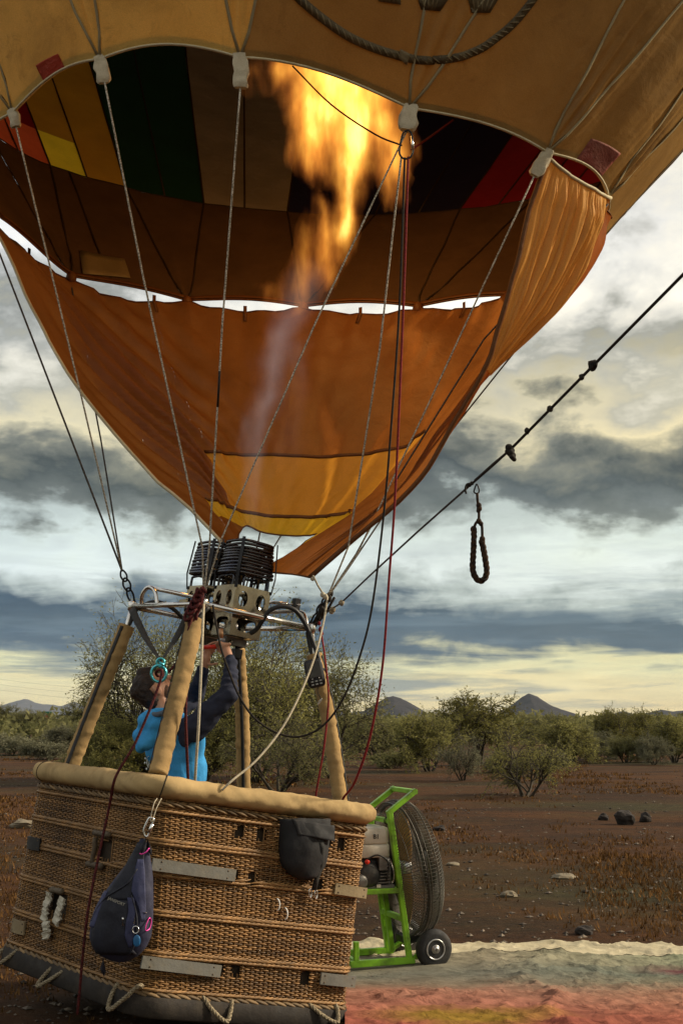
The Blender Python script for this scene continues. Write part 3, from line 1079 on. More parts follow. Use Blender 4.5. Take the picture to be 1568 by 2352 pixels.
SHR = [
    ('bare', 1206, 1832, 1668, 250, 'leaf_olive', 'bark', 'nearest open shrub with dark forked trunk right of the fan'),
    ('bare', 1062, 1792, 1690, 130, 'leaf_sage', 'bark_pale', 'scraggly shrub with bleached white branches left of the forked one'),
    ('tall', 1100, 1758, 1596, 240, 'leaf_yellow', 'bark', 'tallest green shrub between the two pointed hills'),
    ('round', 985, 1772, 1640, 190, 'leaf_olive', 'bark', 'green shrub before the foot of the left pointed hill'),
    ('round', 862, 1742, 1652, 150, 'leaf_dark', 'bark', 'dark green shrub under the hanging red cord'),
    ('tall', 925, 1742, 1655, 120, 'leaf_olive', 'bark', 'small upright shrub just left of the left pointed hill'),
    ('dense', 800, 1735, 1660, 110, 'leaf_dark', 'bark', 'compact dark shrub beside the bent right upright'),
    ('round', 1310, 1752, 1655, 190, 'leaf_olive', 'bark', 'broad shrub below the right shoulder of the right hill'),
    ('tall', 1262, 1735, 1640, 150, 'leaf_dark', 'bark', 'dark shrub right in front of the right pointed hill'),
    ('round', 1405, 1745, 1630, 130, 'leaf_yellow', 'bark', 'yellow topped shrub right of the right pointed hill'),
    ('dense', 1365, 1748, 1678, 120, 'leaf_sage', 'bark', 'low grey green shrub below the yellow topped one'),
    ('round', 1472, 1742, 1632, 150, 'leaf_yellow', 'bark', 'second yellow topped shrub near the right edge'),
    ('dense', 1435, 1752, 1690, 110, 'leaf_dark', 'bark', 'dark hollow looking shrub between the yellow topped ones'),
    ('round', 1548, 1752, 1645, 140, 'leaf_olive', 'bark', 'olive shrub cut by the right edge of the view'),
    ('dense', 1500, 1758, 1690, 90, 'leaf_sage', 'bark', 'small grey sage bush near the right edge'),
    ('low', 1155, 1775, 1730, 100, 'leaf_sage', 'bark_pale', 'pale low scrub right of the bleached shrub'),
    ('low', 905, 1765, 1722, 110, 'leaf_dark', 'bark', 'low dark scrub below the left pointed hill'),
    ('low', 1260, 1768, 1726, 120, 'leaf_sage', 'bark_pale', 'low pale scrub right of the forked shrub'),
    ('tall', 10, 1700, 1618, 110, 'leaf_dark', 'bark', 'dark shrub at the left edge below the blue mountains'),
    ('round', 66, 1702, 1632, 120, 'leaf_dark', 'bark', 'rounded dark shrub left of the little far signs'),
    ('tall', 205, 1712, 1605, 170, 'leaf_dark', 'bark', 'taller shrub behind the left upright'),
    ('dense', 150, 1722, 1668, 120, 'leaf_sage', 'bark', 'grey sage bush left of the left upright foot'),
    ('low', 30, 1735, 1688, 130, 'leaf_sage', 'bark_pale', 'pale sage scrub at the left edge'),
    ('low', 100, 1745, 1700, 120, 'leaf_sage', 'bark_pale', 'pale sage scrub above the basket left corner'),
    ('dense', 262, 1800, 1650, 210, 'leaf_olive', 'bark_green', 'full green bush behind the blue hood'),
    ('dense', 345, 1812, 1690, 190, 'leaf_yellow', 'bark_green', 'light green bush behind the tan front upright'),
    ('round', 470, 1806, 1655, 240, 'leaf_olive', 'bark', 'shaggy green bush between pilot and rear upright'),
    ('bare', 640, 1818, 1650, 260, 'leaf_dark', 'bark_pale', 'tangled grey twiggy bush behind the rear upright'),
    ('low', 190, 1765, 1725, 120, 'leaf_dark', 'bark', 'low dark scrub above the left basket rim'),
]
for s in SHR:
    shrub(*s)


def build_far_scrub():
    """the unbroken belt of scrub far out on the plain"""
    rng = random.Random(77)
    V, Fc = [], []
    for n in range(1500):
        y = rng.uniform(75, 420)
        x = rng.uniform(-0.40, 0.40) * y
        h = rng.uniform(0.9, 2.6) * (1 + 0.0006 * y); w = h * rng.uniform(0.7, 1.3)
        lf = 0.09 + 0.0011 * y
        for k in range(34):
            u = nrm([rng.gauss(0, 1), rng.gauss(0, 1), rng.gauss(0, 1)]) * rng.random() ** 0.45
            c = np.array([x + u[0] * w * 0.6, y + u[1] * w * 0.6, h * (0.5 + 0.5 * u[2])])
            a = nrm([rng.gauss(0, 1), rng.gauss(0, 1), rng.gauss(0.4, 1)]); b = nrm(np.cross(a, [rng.gauss(0, 1), 1, rng.gauss(0, 1)]))
            i = len(V)
            V += [tuple(c - b * lf), tuple(c + b * lf), tuple(c + a * lf * 2.2)]
            Fc.append((i, i + 1, i + 2))
    ob = MB().add(V, Fc).build('scrubland', M['leaf_dark'], smooth=False)
    tag(ob, 'unbroken belt of dark scrub far out on the plain', 'scrub', None, 'stuff')


build_far_scrub()

# far roadside signs at the left
sg = empty('road_sign', P(108, 1668, 230), 'tiny far post with green plate above a red sign', 'sign')
k = 230 / F_PX
p = P(108, 1655, 230)
MB().tube([p + np.array([0, 0, -1.9]), p + np.array([0, 0, 1.5])], 0.06, 6).build('post', M['cast'], sg)
MB().lathe(p + np.array([0, -0.07, 0.55]), (0, -1, 0), [(0, 0.55), (0.04, 0.55)], 8).build('stop_plate', pbr('sign_red', (0.35, 0.03, 0.02), 0.5), sg, False)
MB().box(p + np.array([0, -0.07, 1.45]), (1.9, 0.05, 0.42)).build('name_plate', pbr('sign_green', (0.02, 0.14, 0.08), 0.5), sg, False)

# faint power lines in the left sky
for i, (ya, yb) in enumerate([(1556, 1575), (1568, 1588), (1580, 1603)]):
    a, b = P(-60, ya - 4, 260), P(420, yb + 6, 300)
    pts = [a * (1 - t) + b * t - np.array([0, 0, 1.2 * math.sin(math.pi * t)]) for t in np.linspace(0, 1, 14)]
    MB().tube(pts, 0.014, 4).thing('power_line', M['cable_dark'], ['uppermost of three thin wires crossing the left sky', 'middle one of three thin wires crossing the left sky', 'lowest of three thin wires crossing the left sky'][i], 'power line', 'power lines in the left sky')

# ------------------------------------------------------------------ basket
BT = {'L': P(84, 1771, 8.06), 'F': P(350, 1806, 6.83), 'R': P(860, 1874, 7.68), 'B': np.array([-0.74, 8.92, 1.18])}
BB = {'L': P(2, 2166, 8.02), 'F': P(322, 2286, 6.79), 'R': P(806, 2320, 7.62), 'B': np.array([-0.82, 8.82, 0.10])}
BW, BD, BRND = 1.47, 1.53, 0.13


def rounded_square(n):
    pts = []
    rx, ry = BRND / BW, BRND / BD
    for (cx, cy, a0) in ((rx, 1 - ry, 90), (rx, ry, 180), (1 - rx, ry, 270), (1 - rx, 1 - ry, 0)):
        for k in range(9):
            a = R_(a0 + 90 * k / 8)
            pts.append((cx + rx * math.cos(a), cy + ry * math.sin(a)))
    pts = np.array(pts)
    q = np.vstack([pts, pts[:1]]) * np.array([BW, BD])
    seg = np.hypot(*np.diff(q, axis=0).T); cum = np.concatenate([[0], np.cumsum(seg)])
    t = np.linspace(0, cum[-1], n, endpoint=False)
    return np.stack([np.interp(t, cum, q[:, 0]) / BW, np.interp(t, cum, q[:, 1]) / BD], 1)


def bpos(ab, v, off=0.0):
    """points on the basket wall: ab (n,2) in plan, height v 0..1, pushed outwards by off"""
    ab = np.atleast_2d(ab)
    C = {k: BB[k] * (1 - v) + BT[k] * v for k in BT}
    a, b = ab[:, :1], ab[:, 1:]
    p = (1 - a) * (1 - b) * C['F'] + a * (1 - b) * C['R'] + (1 - a) * b * C['L'] + a * b * C['B']
    if off is not None and np.any(off):
        p = p + bnormal(ab) * (off if np.isscalar(off) else np.asarray(off)[:, None])
    return p


def bnormal(ab):
    rx, ry = BRND / BW, BRND / BD
    a, b = ab[:, 0], ab[:, 1]
    na = np.where(a < rx, (a - rx) / rx, np.where(a > 1 - rx, (a - 1 + rx) / rx, 0))
    nb = np.where(b < ry, (b - ry) / ry, np.where(b > 1 - ry, (b - 1 + ry) / ry, 0))
    ex = nrm(BT['R'] - BT['F']); ey = nrm(BT['L'] - BT['F'])
    n = na[:, None] * ex + nb[:, None] * ey
    return n / (np.linalg.norm(n, axis=1, keepdims=True) + 1e-9)


BUP = nrm(sum(BT.values()) / 4 - sum(BB.values()) / 4)
BEX = nrm(BT['R'] - BT['F']); BEY = nrm(BT['L'] - BT['F'] - BEX * np.dot(BT['L'] - BT['F'], BEX))
FN = {'right': nrm(np.cross(BT['R'] - BT['F'], BT['F'] - BB['F'])), 'left': nrm(np.cross(BT['F'] - BT['L'], BT['F'] - BB['F']))}
for k_ in FN:
    if FN[k_][1] > 0:
        FN[k_] = -FN[k_]


def Pf(px, py, face, off=0.0):
    """point on the woven wall where a sight line meets it, pushed outwards"""
    x = np.array([0.5, 0.5])

    def at(q):
        ab = np.array([[q[0], 0.0]]) if face == 'right' else np.array([[0.0, q[0]]])
        return bpos(ab, q[1], None)[0]
    for _ in range(12):
        f = np.array(proj(at(x))) - (px, py)
        J = np.zeros((2, 2))
        for k in range(2):
            y = x.copy(); y[k] += 1e-4
            J[:, k] = (np.array(proj(at(y))) - (px, py) - f) / 1e-4
        x = x - np.linalg.solve(J, f)
    return at(x) + FN[face] * off


basket = empty('wicker_basket', (BB['F'] + BB['R'] + BB['L'] + BB['B']) / 4 - np.array([0, 0, 0.1]),
               'big brown wicker balloon basket with tan padded rim, tilted to the right', 'basket')

HOLES = [  # px centre, half width, half height (display px of the photograph)
    (550, 1911, 7, 14), (598, 1917, 7, 14), (783, 1938, 7, 15), (754, 1934, 6, 14), (538, 2014, 7, 14), (577, 2020, 8, 15), (730, 2037, 8, 15),
    (505, 2230, 7, 14), (541, 2232, 8, 15), (700, 2247, 8, 15), (243, 1956, 13, 24), (138, 2082, 15, 26)]


def build_weave():
    rng = random.Random(3)
    NS = 176
    ab = rounded_square(2 * NS)
    n = bnormal(ab)
    rows = 100
    V, Fc = [], []
    pole_like = set()
    front = (ab[:, 1] < 0.14) | (ab[:, 0] < 0.14)
    for k in range(rows):
        v = 0.012 + 0.975 * k / (rows - 1)
        ph = (np.arange(2 * NS) // 1) % 4
        sgn = np.where(np.arange(2 * NS) % 4 == (0 if k % 2 else 2), 1.0, np.where(np.arange(2 * NS) % 4 == (2 if k % 2 else 0), -1.0, 0.0))
        off = 0.0068 * sgn
        p = bpos(ab, v, off) + BUP * np.array([0.0016 * rng.uniform(-1, 1) for _ in range(2 * NS)])[:, None]
        ok = np.ones(2 * NS, bool)
        for i in range(2 * NS):
            if front[i]:
                x, y = proj(p[i])
                for (hx, hy, hw, hh) in HOLES:
                    if abs(x - hx - (hy - y) * 0.12) < hw and abs(y - hy) < hh:
                        ok[i] = False
        # strands of random length, each its own island
        i = 0
        start = rng.randrange(2 * NS)
        idx = [(start + q) % (2 * NS) for q in range(2 * NS + 1)]
        run = []
        length = rng.randrange(16, 70)
        for q in idx:
            if ok[q]:
                run.append(q)
            if (not ok[q]) or len(run) >= length:
                if len(run) >= 2:
                    _strand(V, Fc, p, n, run, 0.0036 * rng.uniform(0.85, 1.15), 0.0050 * rng.uniform(0.85, 1.1))
                run = [q] if ok[q] else []
                length = rng.randrange(16, 70)
        if len(run) >= 2:
            _strand(V, Fc, p, n, run, 0.0036, 0.0050)
    # upright stakes
    for i in range(0, 2 * NS, 2):
        a0 = ab[i:i + 1]
        pts = [bpos(a0, v)[0] for v in np.linspace(-0.02, 0.99, 40)]
        b = len(V)
        nn = n[i]; t = nrm(np.cross(nn, BUP))
        for q in pts:
            V.extend([tuple(q + nn * 0.005), tuple(q + t * 0.005), tuple(q - nn * 0.005), tuple(q - t * 0.005)])
        x0 = [proj(q) for q in pts]
        for s in range(39):
            if front[i] and any(abs(x0[s][0] - hx - (hy - x0[s][1]) * 0.12) < hw and abs(x0[s][1] - hy) < hh for hx, hy, hw, hh in HOLES):
                continue
            for c in range(4):
                Fc.append((b + 4 * s + c, b + 4 * s + (c + 1) % 4, b + 4 * s + 4 + (c + 1) % 4, b + 4 * s + 4 + c))
    ob = MB().add(V, Fc).build('woven_wall', M['cane'], basket, True)
    tag(ob, None, None, None, 'stuff')


def _strand(V, Fc, p, n, run, rn, rv):
    b = len(V)
    for q in run:
        c, nn = p[q], n[q]
        V.extend([tuple(c + nn * rn), tuple(c + BUP * rv), tuple(c - nn * rn), tuple(c - BUP * rv)])
    for s in range(len(run) - 1):
        for c in range(4):
            Fc.append((b + 4 * s + c, b + 4 * s + (c + 1) % 4, b + 4 * s + 4 + (c + 1) % 4, b + 4 * s + 4 + c))


build_weave()


def wale(v, lean, mat, seed, name='wale_band', step=1, r=0.0046, span=3.2):
    rng = random.Random(seed)
    NS = 176
    ab = rounded_square(NS * 4)
    nn = bnormal(ab)
    mb = MB()
    tot = NS * 4
    for i in range(0, tot, 4 * step):
        pts = []
        L_ = int(4 * span)
        for q in range(0, L_ + 1, 2):
            t = q / L_
            j = (i + q) % tot
            o = 0.005 + 0.0105 * math.sin(math.pi * min(1, max(0, t)))
            h = lean * (t - 0.5) + rng.uniform(-0.0006, 0.0006)
            pts.append(bpos(ab[j:j + 1], v, o)[0] + BUP * h)
        x, y = proj(pts[len(pts) // 2])
        if any(abs(x - hx) < hw + 3 and abs(y - hy) < hh for (hx, hy, hw, hh) in HOLES) and i < tot / 2:
            continue
        mb.tube(pts, [r * 0.6] + [r] * (len(pts) - 2) + [r * 0.6], 4, cap=False)
    return mb.build(name, mat, basket)


for i, v in enumerate((0.955, 0.885)):
    wale(v, 0.015, M['wale'], 10 + i)
wale(0.922, -0.026, M['braid'], 20, 'braid_band', 2, 0.0085, 3.6)
for i, v in enumerate((0.742, 0.59, 0.40, 0.205)):
    wale(v, 0.021, M['wale'], 30 + i)
    wale(v - 0.017, 0.017, M['wale'], 60 + i)
wale(0.028, 0.016, M['wale'], 41)
wale(0.004, -0.024, M['braid'], 43, 'braid_band', 2, 0.011, 3.6)

# rim
ABR = rounded_square(300)
rp = []
rr = []
for i, q in enumerate(bpos(ABR, 1.0, 0.006)):
    k = mnoise.noise(Vector(q * 3.0)); k2 = mnoise.noise(Vector(q * 11.0))
    rp.append(q + BUP * (0.006 + 0.006 * k))
    rr.append(0.057 * (1 + 0.05 * k + 0.055 * k2))
mbr = MB().tube(rp, rr, 22, closed=True)
_out = []
for v in mbr.v:
    q = Vector(v)
    _d = nrm(np.array(v) - rp[int(np.argmin(np.linalg.norm(np.array(rp) - np.array(v), axis=1)))])
    _k = 0.0045 * (1 - 2.6 * abs(mnoise.noise(Vector((q.x * 9 + q.z * 14, q.y * 9 - q.z * 10, q.z * 8))))) + 0.003 * mnoise.noise(q * 26)
    _out.append(tuple(np.array(v) + _d * _k))
mbr.v = _out
mbr.build('rim_cover', M['rim'], basket)
# skid at the foot
ABS = rounded_square(96)
mbs = MB()
Vs, Fs = [], []
lay = [(0.004, 0.016), (-0.008, 0.03), (-0.095, 0.034), (-0.105, 0.02), (-0.105, -0.10)]
for (v, o) in lay:
    Vs += [tuple(q) for q in bpos(ABS, v, o)]
for j in range(len(lay) - 1):
    for i in range(96):
        Fs.append((j * 96 + i, j * 96 + (i + 1) % 96, (j + 1) * 96 + (i + 1) % 96, (j + 1) * 96 + i))
mbs.add(Vs, Fs).build('skid', M['skid'], basket)
mbf = MB()
mbf.add([tuple(q) for q in bpos(ABS, 0.0, -0.02)] + [tuple(q) for q in bpos(ABS, -0.05, -0.02)],
        [tuple(range(96)), tuple(range(191, 95, -1))]).build('floor', M['skid'], basket, False)
# inner lining behind the weave
mbl = MB()
Vl = []
for v in (0.0, 0.5, 0.98):
    Vl += [tuple(q) for q in bpos(ABS, v, -0.028)]
mbl.add(Vl, [(j * 96 + i, j * 96 + (i + 1) % 96, (j + 1) * 96 + (i + 1) % 96, (j + 1) * 96 + i) for j in range(2) for i in range(96)]).build('lining', M['liner'], basket)


# grey and tan protective boards
def board(pxs, face, th, mat, name='rub_board'):
    a, b = pxs
    pa, pb = Pf(a[0], a[1], face, 0.012), Pf(b[0], b[1], face, 0.012)
    mb = MB()
    n = FN[face]
    up = nrm(np.cross(n, pb - pa))
    if up[2] < 0:
        up = -up
    pts = [pa * (1 - t) + pb * t + n * (0.010 * math.sin(math.pi * t)) for t in np.linspace(0, 1, 8)]
    mb.strip(pts, n, th, 0.014)
    bd = mb.build(name, mat, basket, False)
    for t_ in ((1, -0.3), (1, 0.3), (-2, -0.3), (-2, 0.3)):
        q_ = pts[t_[0]] * 0.7 + pts[0 if t_[0] == 1 else -1] * 0.3 + up * th * t_[1] + n * 0.013
        MB().lathe(q_, n, [(0, 0.006), (0.003, 0.005)], 8).build('rivet', M['leather'], bd)
    return bd


board(((346, 1984), (536, 2010)), 'right', 0.064, M['bar_grey'])
board(((322, 2208), (502, 2230)), 'right', 0.063, M['bar_grey'])
board(((765, 2040), (836, 2051)), 'right', 0.062, M['bar_tan'])
board(((732, 2246), (810, 2254)), 'right', 0.064, M['bar_grey'])
board(((72, 1934), (99, 1940)), 'left', 0.075, M['rubber'])
board(((37, 2124), (64, 2132)), 'left', 0.078, M['bar_tan'])


# footholds with leather edging
def edging(c1, c2, face, w, mat, off=0.02, name='leather_edging', seed=0, frays=False):
    pa, pb = Pf(*c1, face, off), Pf(*c2, face, off)
    rng = random.Random(seed)
    n = 7
    pts = [pa * (1 - t) + pb * t + FN[face] * 0.006 * rng.random() for t in np.linspace(0, 1, n)]
    ws = [w * rng.uniform(0.85, 1.15) for _ in pts]
    mb = MB()
    if frays:
        pts = [pa * (1 - t) + pb * t + FN[face] * 0.012 * rng.random() for t in np.linspace(0, 1, 14)]
        ws = [w * rng.uniform(0.7, 1.25) for _ in pts]
        A = MB().strip(pts, FN[face], ws, 0.012)
        out = []
        for v in A.v:
            k = mnoise.noise(Vector(np.array(v) * 40)); out.append(np.array(v) + FN[face] * 0.012 * k + BUP * 0.008 * mnoise.noise(Vector(np.array(v) * 55)))
        A.v = out
        return A.build(name, mat, basket, False)
    mb.tube(pts, [q / 2 for q in ws], 8)
    return mb.build(name, mat, basket)


edging((226, 1912), (262, 1918), 'left', 0.035, M['leather'], seed=1)
edging((229, 1924), (220, 1986), 'left', 0.028, M['leather'], seed=2)
edging((210, 1984), (244, 1990), 'left', 0.034, M['leather'], seed=3)
edging((127, 2043), (154, 2048), 'left', 0.036, M['leather'], seed=4)
edging((125, 2050), (112, 2115), 'left', 0.060, M['torn'], 0.022, 'torn_edging', 5, True)
edging((158, 2062), (142, 2122), 'left', 0.066, M['torn'], 0.026, 'torn_edging', 6, True)
edging((122, 2115), (121, 2158), 'left', 0.085, M['torn'], 0.03, 'torn_edging', 7, True)


# rope handles along the foot
def rope_twist(pts, r, name, mat, parent, strands=3, turns=60.0, label=None):
    """laid rope: strands winding about the path"""
    mb = MB()
    pts = [np.asarray(p, float) for p in pts]
    m = len(pts)
    L_ = np.concatenate([[0], np.cumsum([np.linalg.norm(pts[i + 1] - pts[i]) for i in range(m - 1)])])
    prev = None
    fr = []
    for i in range(m):
        t = nrm(pts[min(i + 1, m - 1)] - pts[max(i - 1, 0)])
        ref = prev if prev is not None else (np.array([0, 0, 1.0]) if abs(t[2]) < 0.9 else np.array([1.0, 0, 0]))
        u = nrm(ref - t * np.dot(ref, t)); prev = u
        fr.append((u, np.cross(t, u)))
    for s in range(strands):
        q = []
        for i in range(m):
            a = 2 * math.pi * s / strands + turns * L_[i]
            q.append(pts[i] + (fr[i][0] * math.cos(a) + fr[i][1] * math.sin(a)) * r * 0.52)
        mb.tube(q, r * 0.6, 5)
    return mb.build(name, mat, parent, True, label)


for (a, b, c, face) in (((13, 2182), (17, 2215), (46, 2184), 'left'), ((128, 2222), (112, 2263), (154, 2230), 'left'),
                        ((277, 2262), (278, 2316), (324, 2266), 'left'), ((465, 2292), (505, 2341), (528, 2299), 'right'),
                        ((709, 2308), (757, 2344), (768, 2310), 'right')):
    A, Bm, Cm = Pf(*a, face, 0.02), Pf(*b, face, 0.07), Pf(*c, face, 0.02)
    mid1 = A * 0.45 + Bm * 0.55 + (A - Cm) * 0.12; mid2 = Cm * 0.45 + Bm * 0.55 + (Cm - A) * 0.06
    pts = catmull([A - FN[face] * 0.03, A, mid1, Bm, mid2, Cm, Cm - FN[face] * 0.03], 7)
    rope_twist(pts, 0.0125, 'rope_handle', M['rope_tan'], basket, 3, 95)

# white cable ties in the weave, lashings round the rim
for (x, y) in ((632, 2077), (650, 2098)):
    pts = [Pf(x + 5 * math.sin(R_(a)), y - 14 * math.cos(R_(a)), 'right', 0.012 + 0.014 * math.sin(R_(a))) for a in range(10, 171, 20)]
    MB().tube(pts, 0.004, 5).build('cable_tie', M['white_tie'], basket)
for q, off in ((np.array([[0.0, 0.93]]), 0), (np.array([[0.025, 0.025]]), 1)):
    i = int(np.argmin(np.linalg.norm(ABR - (np.array([0.0, 0.90]) if off == 0 else np.array([0.05, 0.012])), axis=1)))
    t = nrm(rp[(i + 1) % 300] - rp[i - 1]); u = nrm(np.cross(t, BUP))
    w = np.cross(u, t)
    pts = [rp[i] + 0.0615 * (u * math.cos(a) + w * math.sin(a)) + t * 0.012 * math.sin(a) for a in np.linspace(0, 2 * math.pi, 24, endpoint=False)]
    MB().tube(pts, 0.0035, 5, closed=True).build('rim_lashing', M['rope_black'], basket)

# padded uprights
FL, FF, FR = P(303, 1392, 8.1), P(468, 1387, 7.42), P(716, 1444, 7.9)
FB = FL + FR - FF
POLES = [('L', (163, 1762), 8.0, [(228, 1595)], (292, 1437), 0.050, FL),
         ('F', (363, 1779), 6.92, [(407, 1600)], (449, 1427), 0.051, FF),
         ('B', (560, 1838), 8.8, [(556, 1650)], (547, 1490), 0.046, FB),
         ('R', (784, 1862), 7.76, [(768, 1740), (748, 1620)], (721, 1504), 0.046, FR)]
UPR = {}
for (nm, b, Yb, mids, t, r, fc) in POLES:
    Yt = fc[1] * 0.93 + Yb * 0.07
    n = len(mids) + 1
    ctrl = [P(*b, Yb)] + [P(*m, Yb + (Yt - Yb) * (i + 1) / n) for i, m in enumerate(mids)] + [P(*t, Yt)]
    pts = catmull(ctrl, 72 // n)
    UPR[nm] = pts
    rs = []
    V = MB().tube(pts, r, 16, cap=True)
    # creases in the suede
    out = []
    for v in V.v:
        q = Vector(v)
        k = mnoise.noise(Vector((q.x * 10, q.y * 10, q.z * 26))) * 0.007 + 0.005 * (1 - 2 * abs(mnoise.noise(Vector((q.x * 12 + q.z * 9, q.y * 12, q.z * 30))))) + 0.003 * mnoise.noise(q * 40)
        out.append(v)
        i = int(np.argmin([abs(v[2] - p_[2]) for p_ in pts]))
        d = nrm(np.array(v) - pts[i])
        out[-1] = tuple(np.array(v) + d * k)
    V.v = out
    up = V.build('upright_sleeve', M['sleeve'], basket)
    # zip along one side
    side = nrm(np.cross(nrm(pts[-1] - pts[0]), [0, 1, 0]))
    zd = nrm(side * {'L': 0.35, 'F': 0.95, 'B': -0.05, 'R': -1.0}[nm] + np.array([0, -1.0, 0]) * {'L': 0.93, 'F': 0.15, 'B': 1.0, 'R': 0.1}[nm])
    MB().strip([q + zd * (r + 0.002) for q in pts[1:-1]], zd, 0.022, 0.006).build('zip_strip', M['rubber'], basket)
    # bare rod from the sleeve into the frame corner and down to the socket in the rim
    MB().tube([pts[-3], pts[-1], fc], 0.014, 10).build('upright_rod', M['steel'], basket)
    MB().tube([pts[0] - BUP * 0.06, pts[0] + (pts[1] - pts[0]) * 0.5], 0.02, 8).build('rod_socket', M['alu'], basket)

# ------------------------------------------------------------------ burner frame and burners
burner = empty('gas_burner', (FL + FR) / 2, 'steel twin gas burner with coiled tubes on its tubular frame above the basket', 'burner')
ex, ey = nrm(FR - FF), nrm(FL - FF)
ez = nrm(np.cross(ex, ey))
ey = np.cross(ez, ex)
BM = np.stack([ex, ey, ez], 1)
for a, b, r in ((FF, FR, 0.0185), (FL, FF, 0.0165), (FB, FR, 0.0165), (FL, FB, 0.0165)):
    d = nrm(b - a)
    MB().tube([a + d * 0.02, b - d * 0.02], r, 14).build('frame_bar', M['steel'], burner)
for c in (FF, FR, FL, FB):
    MB().lathe(c - ez * 0.035, ez, [(0, 0.016), (0.008, 0.025), (0.062, 0.025), (0.07, 0.016)], 14).build('corner_joint', M['steel'], burner)
# hoops and hand bars standing on the frame
pts = catmull([P(326, 1392, 8.0), P(327, 1366, 7.97), P(341, 1349, 7.94), P(356, 1358, 7.9), P(362, 1392, 7.86)], 6)
MB().tube(pts, 0.0135, 10).build('hoop', M['steel'], burner)
MB().tube([P(341, 1349, 7.94), P(390, 1359, 7.9), P(470, 1377, 7.85)], 0.014, 10).build('hand_bar', M['steel'], burner)
pts = catmull([P(600, 1407, 8.2), P(660, 1405, 8.1), P(688, 1405, 8.05), P(700, 1414, 8.0), P(706, 1442, 7.96)], 6)
MB().tube(pts, 0.012, 10).build('hoop', M['steel'], burner)
MB().tube([P(608, 1382, 8.15), P(660, 1387, 8.05)], 0.0115, 10).build('hand_bar', M['steel'], burner)
MB().tube([P(658, 1387, 8.05), P(690, 1389, 8.0)], 0.005, 8).build('pivot_bolt', M['alu'], burner)
MB().box(P(680, 1388, 8.03), (0.04, 0.045, 0.075), BM).build('pivot_block', M['black_metal'], burner, False)
MB().box(P(420, 1386, 7.6), (0.012, 0.085, 0.05), BM).build('lug', M['sheet'], burner, False)
MB().tube([P(320, 1400, 8.15), P(430, 1420, 8.4), P(545, 1452, 8.55)], 0.010, 8).build('cross_stay', M['black_metal'], burner)


def plate_cell(mb, o, eu, ev, en, w, h, rx, ry, pw=2.0, depth=0.012, n=24):
    """rectangular sheet cell with a rounded hole, hole edge turned inwards"""
    V, Fc = [], []
    for k in range(n):
        a = 2 * math.pi * (k + 0.5) / n
        c, s = math.cos(a), math.sin(a)
        m = max(abs(c), abs(s))
        ox, oy = c / m * w / 2, s / m * h / 2
        ix = math.copysign(abs(c) ** (2 / pw), c) * rx; iy = math.copysign(abs(s) ** (2 / pw), s) * ry
        V += [o + eu * ox + ev * oy, o + eu * ix + ev * iy, o + eu * ix * 0.97 + ev * iy * 0.97 - en * depth]
    for k in range(n):
        j = (k + 1) % n
        Fc += [(3 * k, 3 * j, 3 * j + 1, 3 * k + 1), (3 * k + 1, 3 * j + 1, 3 * j + 2, 3 * k + 2)]
    # square the corners
    b = len(V)
    cs = [o + eu * sx * w / 2 + ev * sy * h / 2 for sx, sy in ((1, 1), (-1, 1), (-1, -1), (1, -1))]
    V += cs
    for q, ang in enumerate((45, 135, 225, 315)):
        ks = [k for k in range(n)]
        k0 = max(k for k in range(n) if 360 * (k + 0.5) / n <= ang)
        Fc.append((3 * k0, b + q, 3 * ((k0 + 1) % n)))
    mb.add(V, Fc)


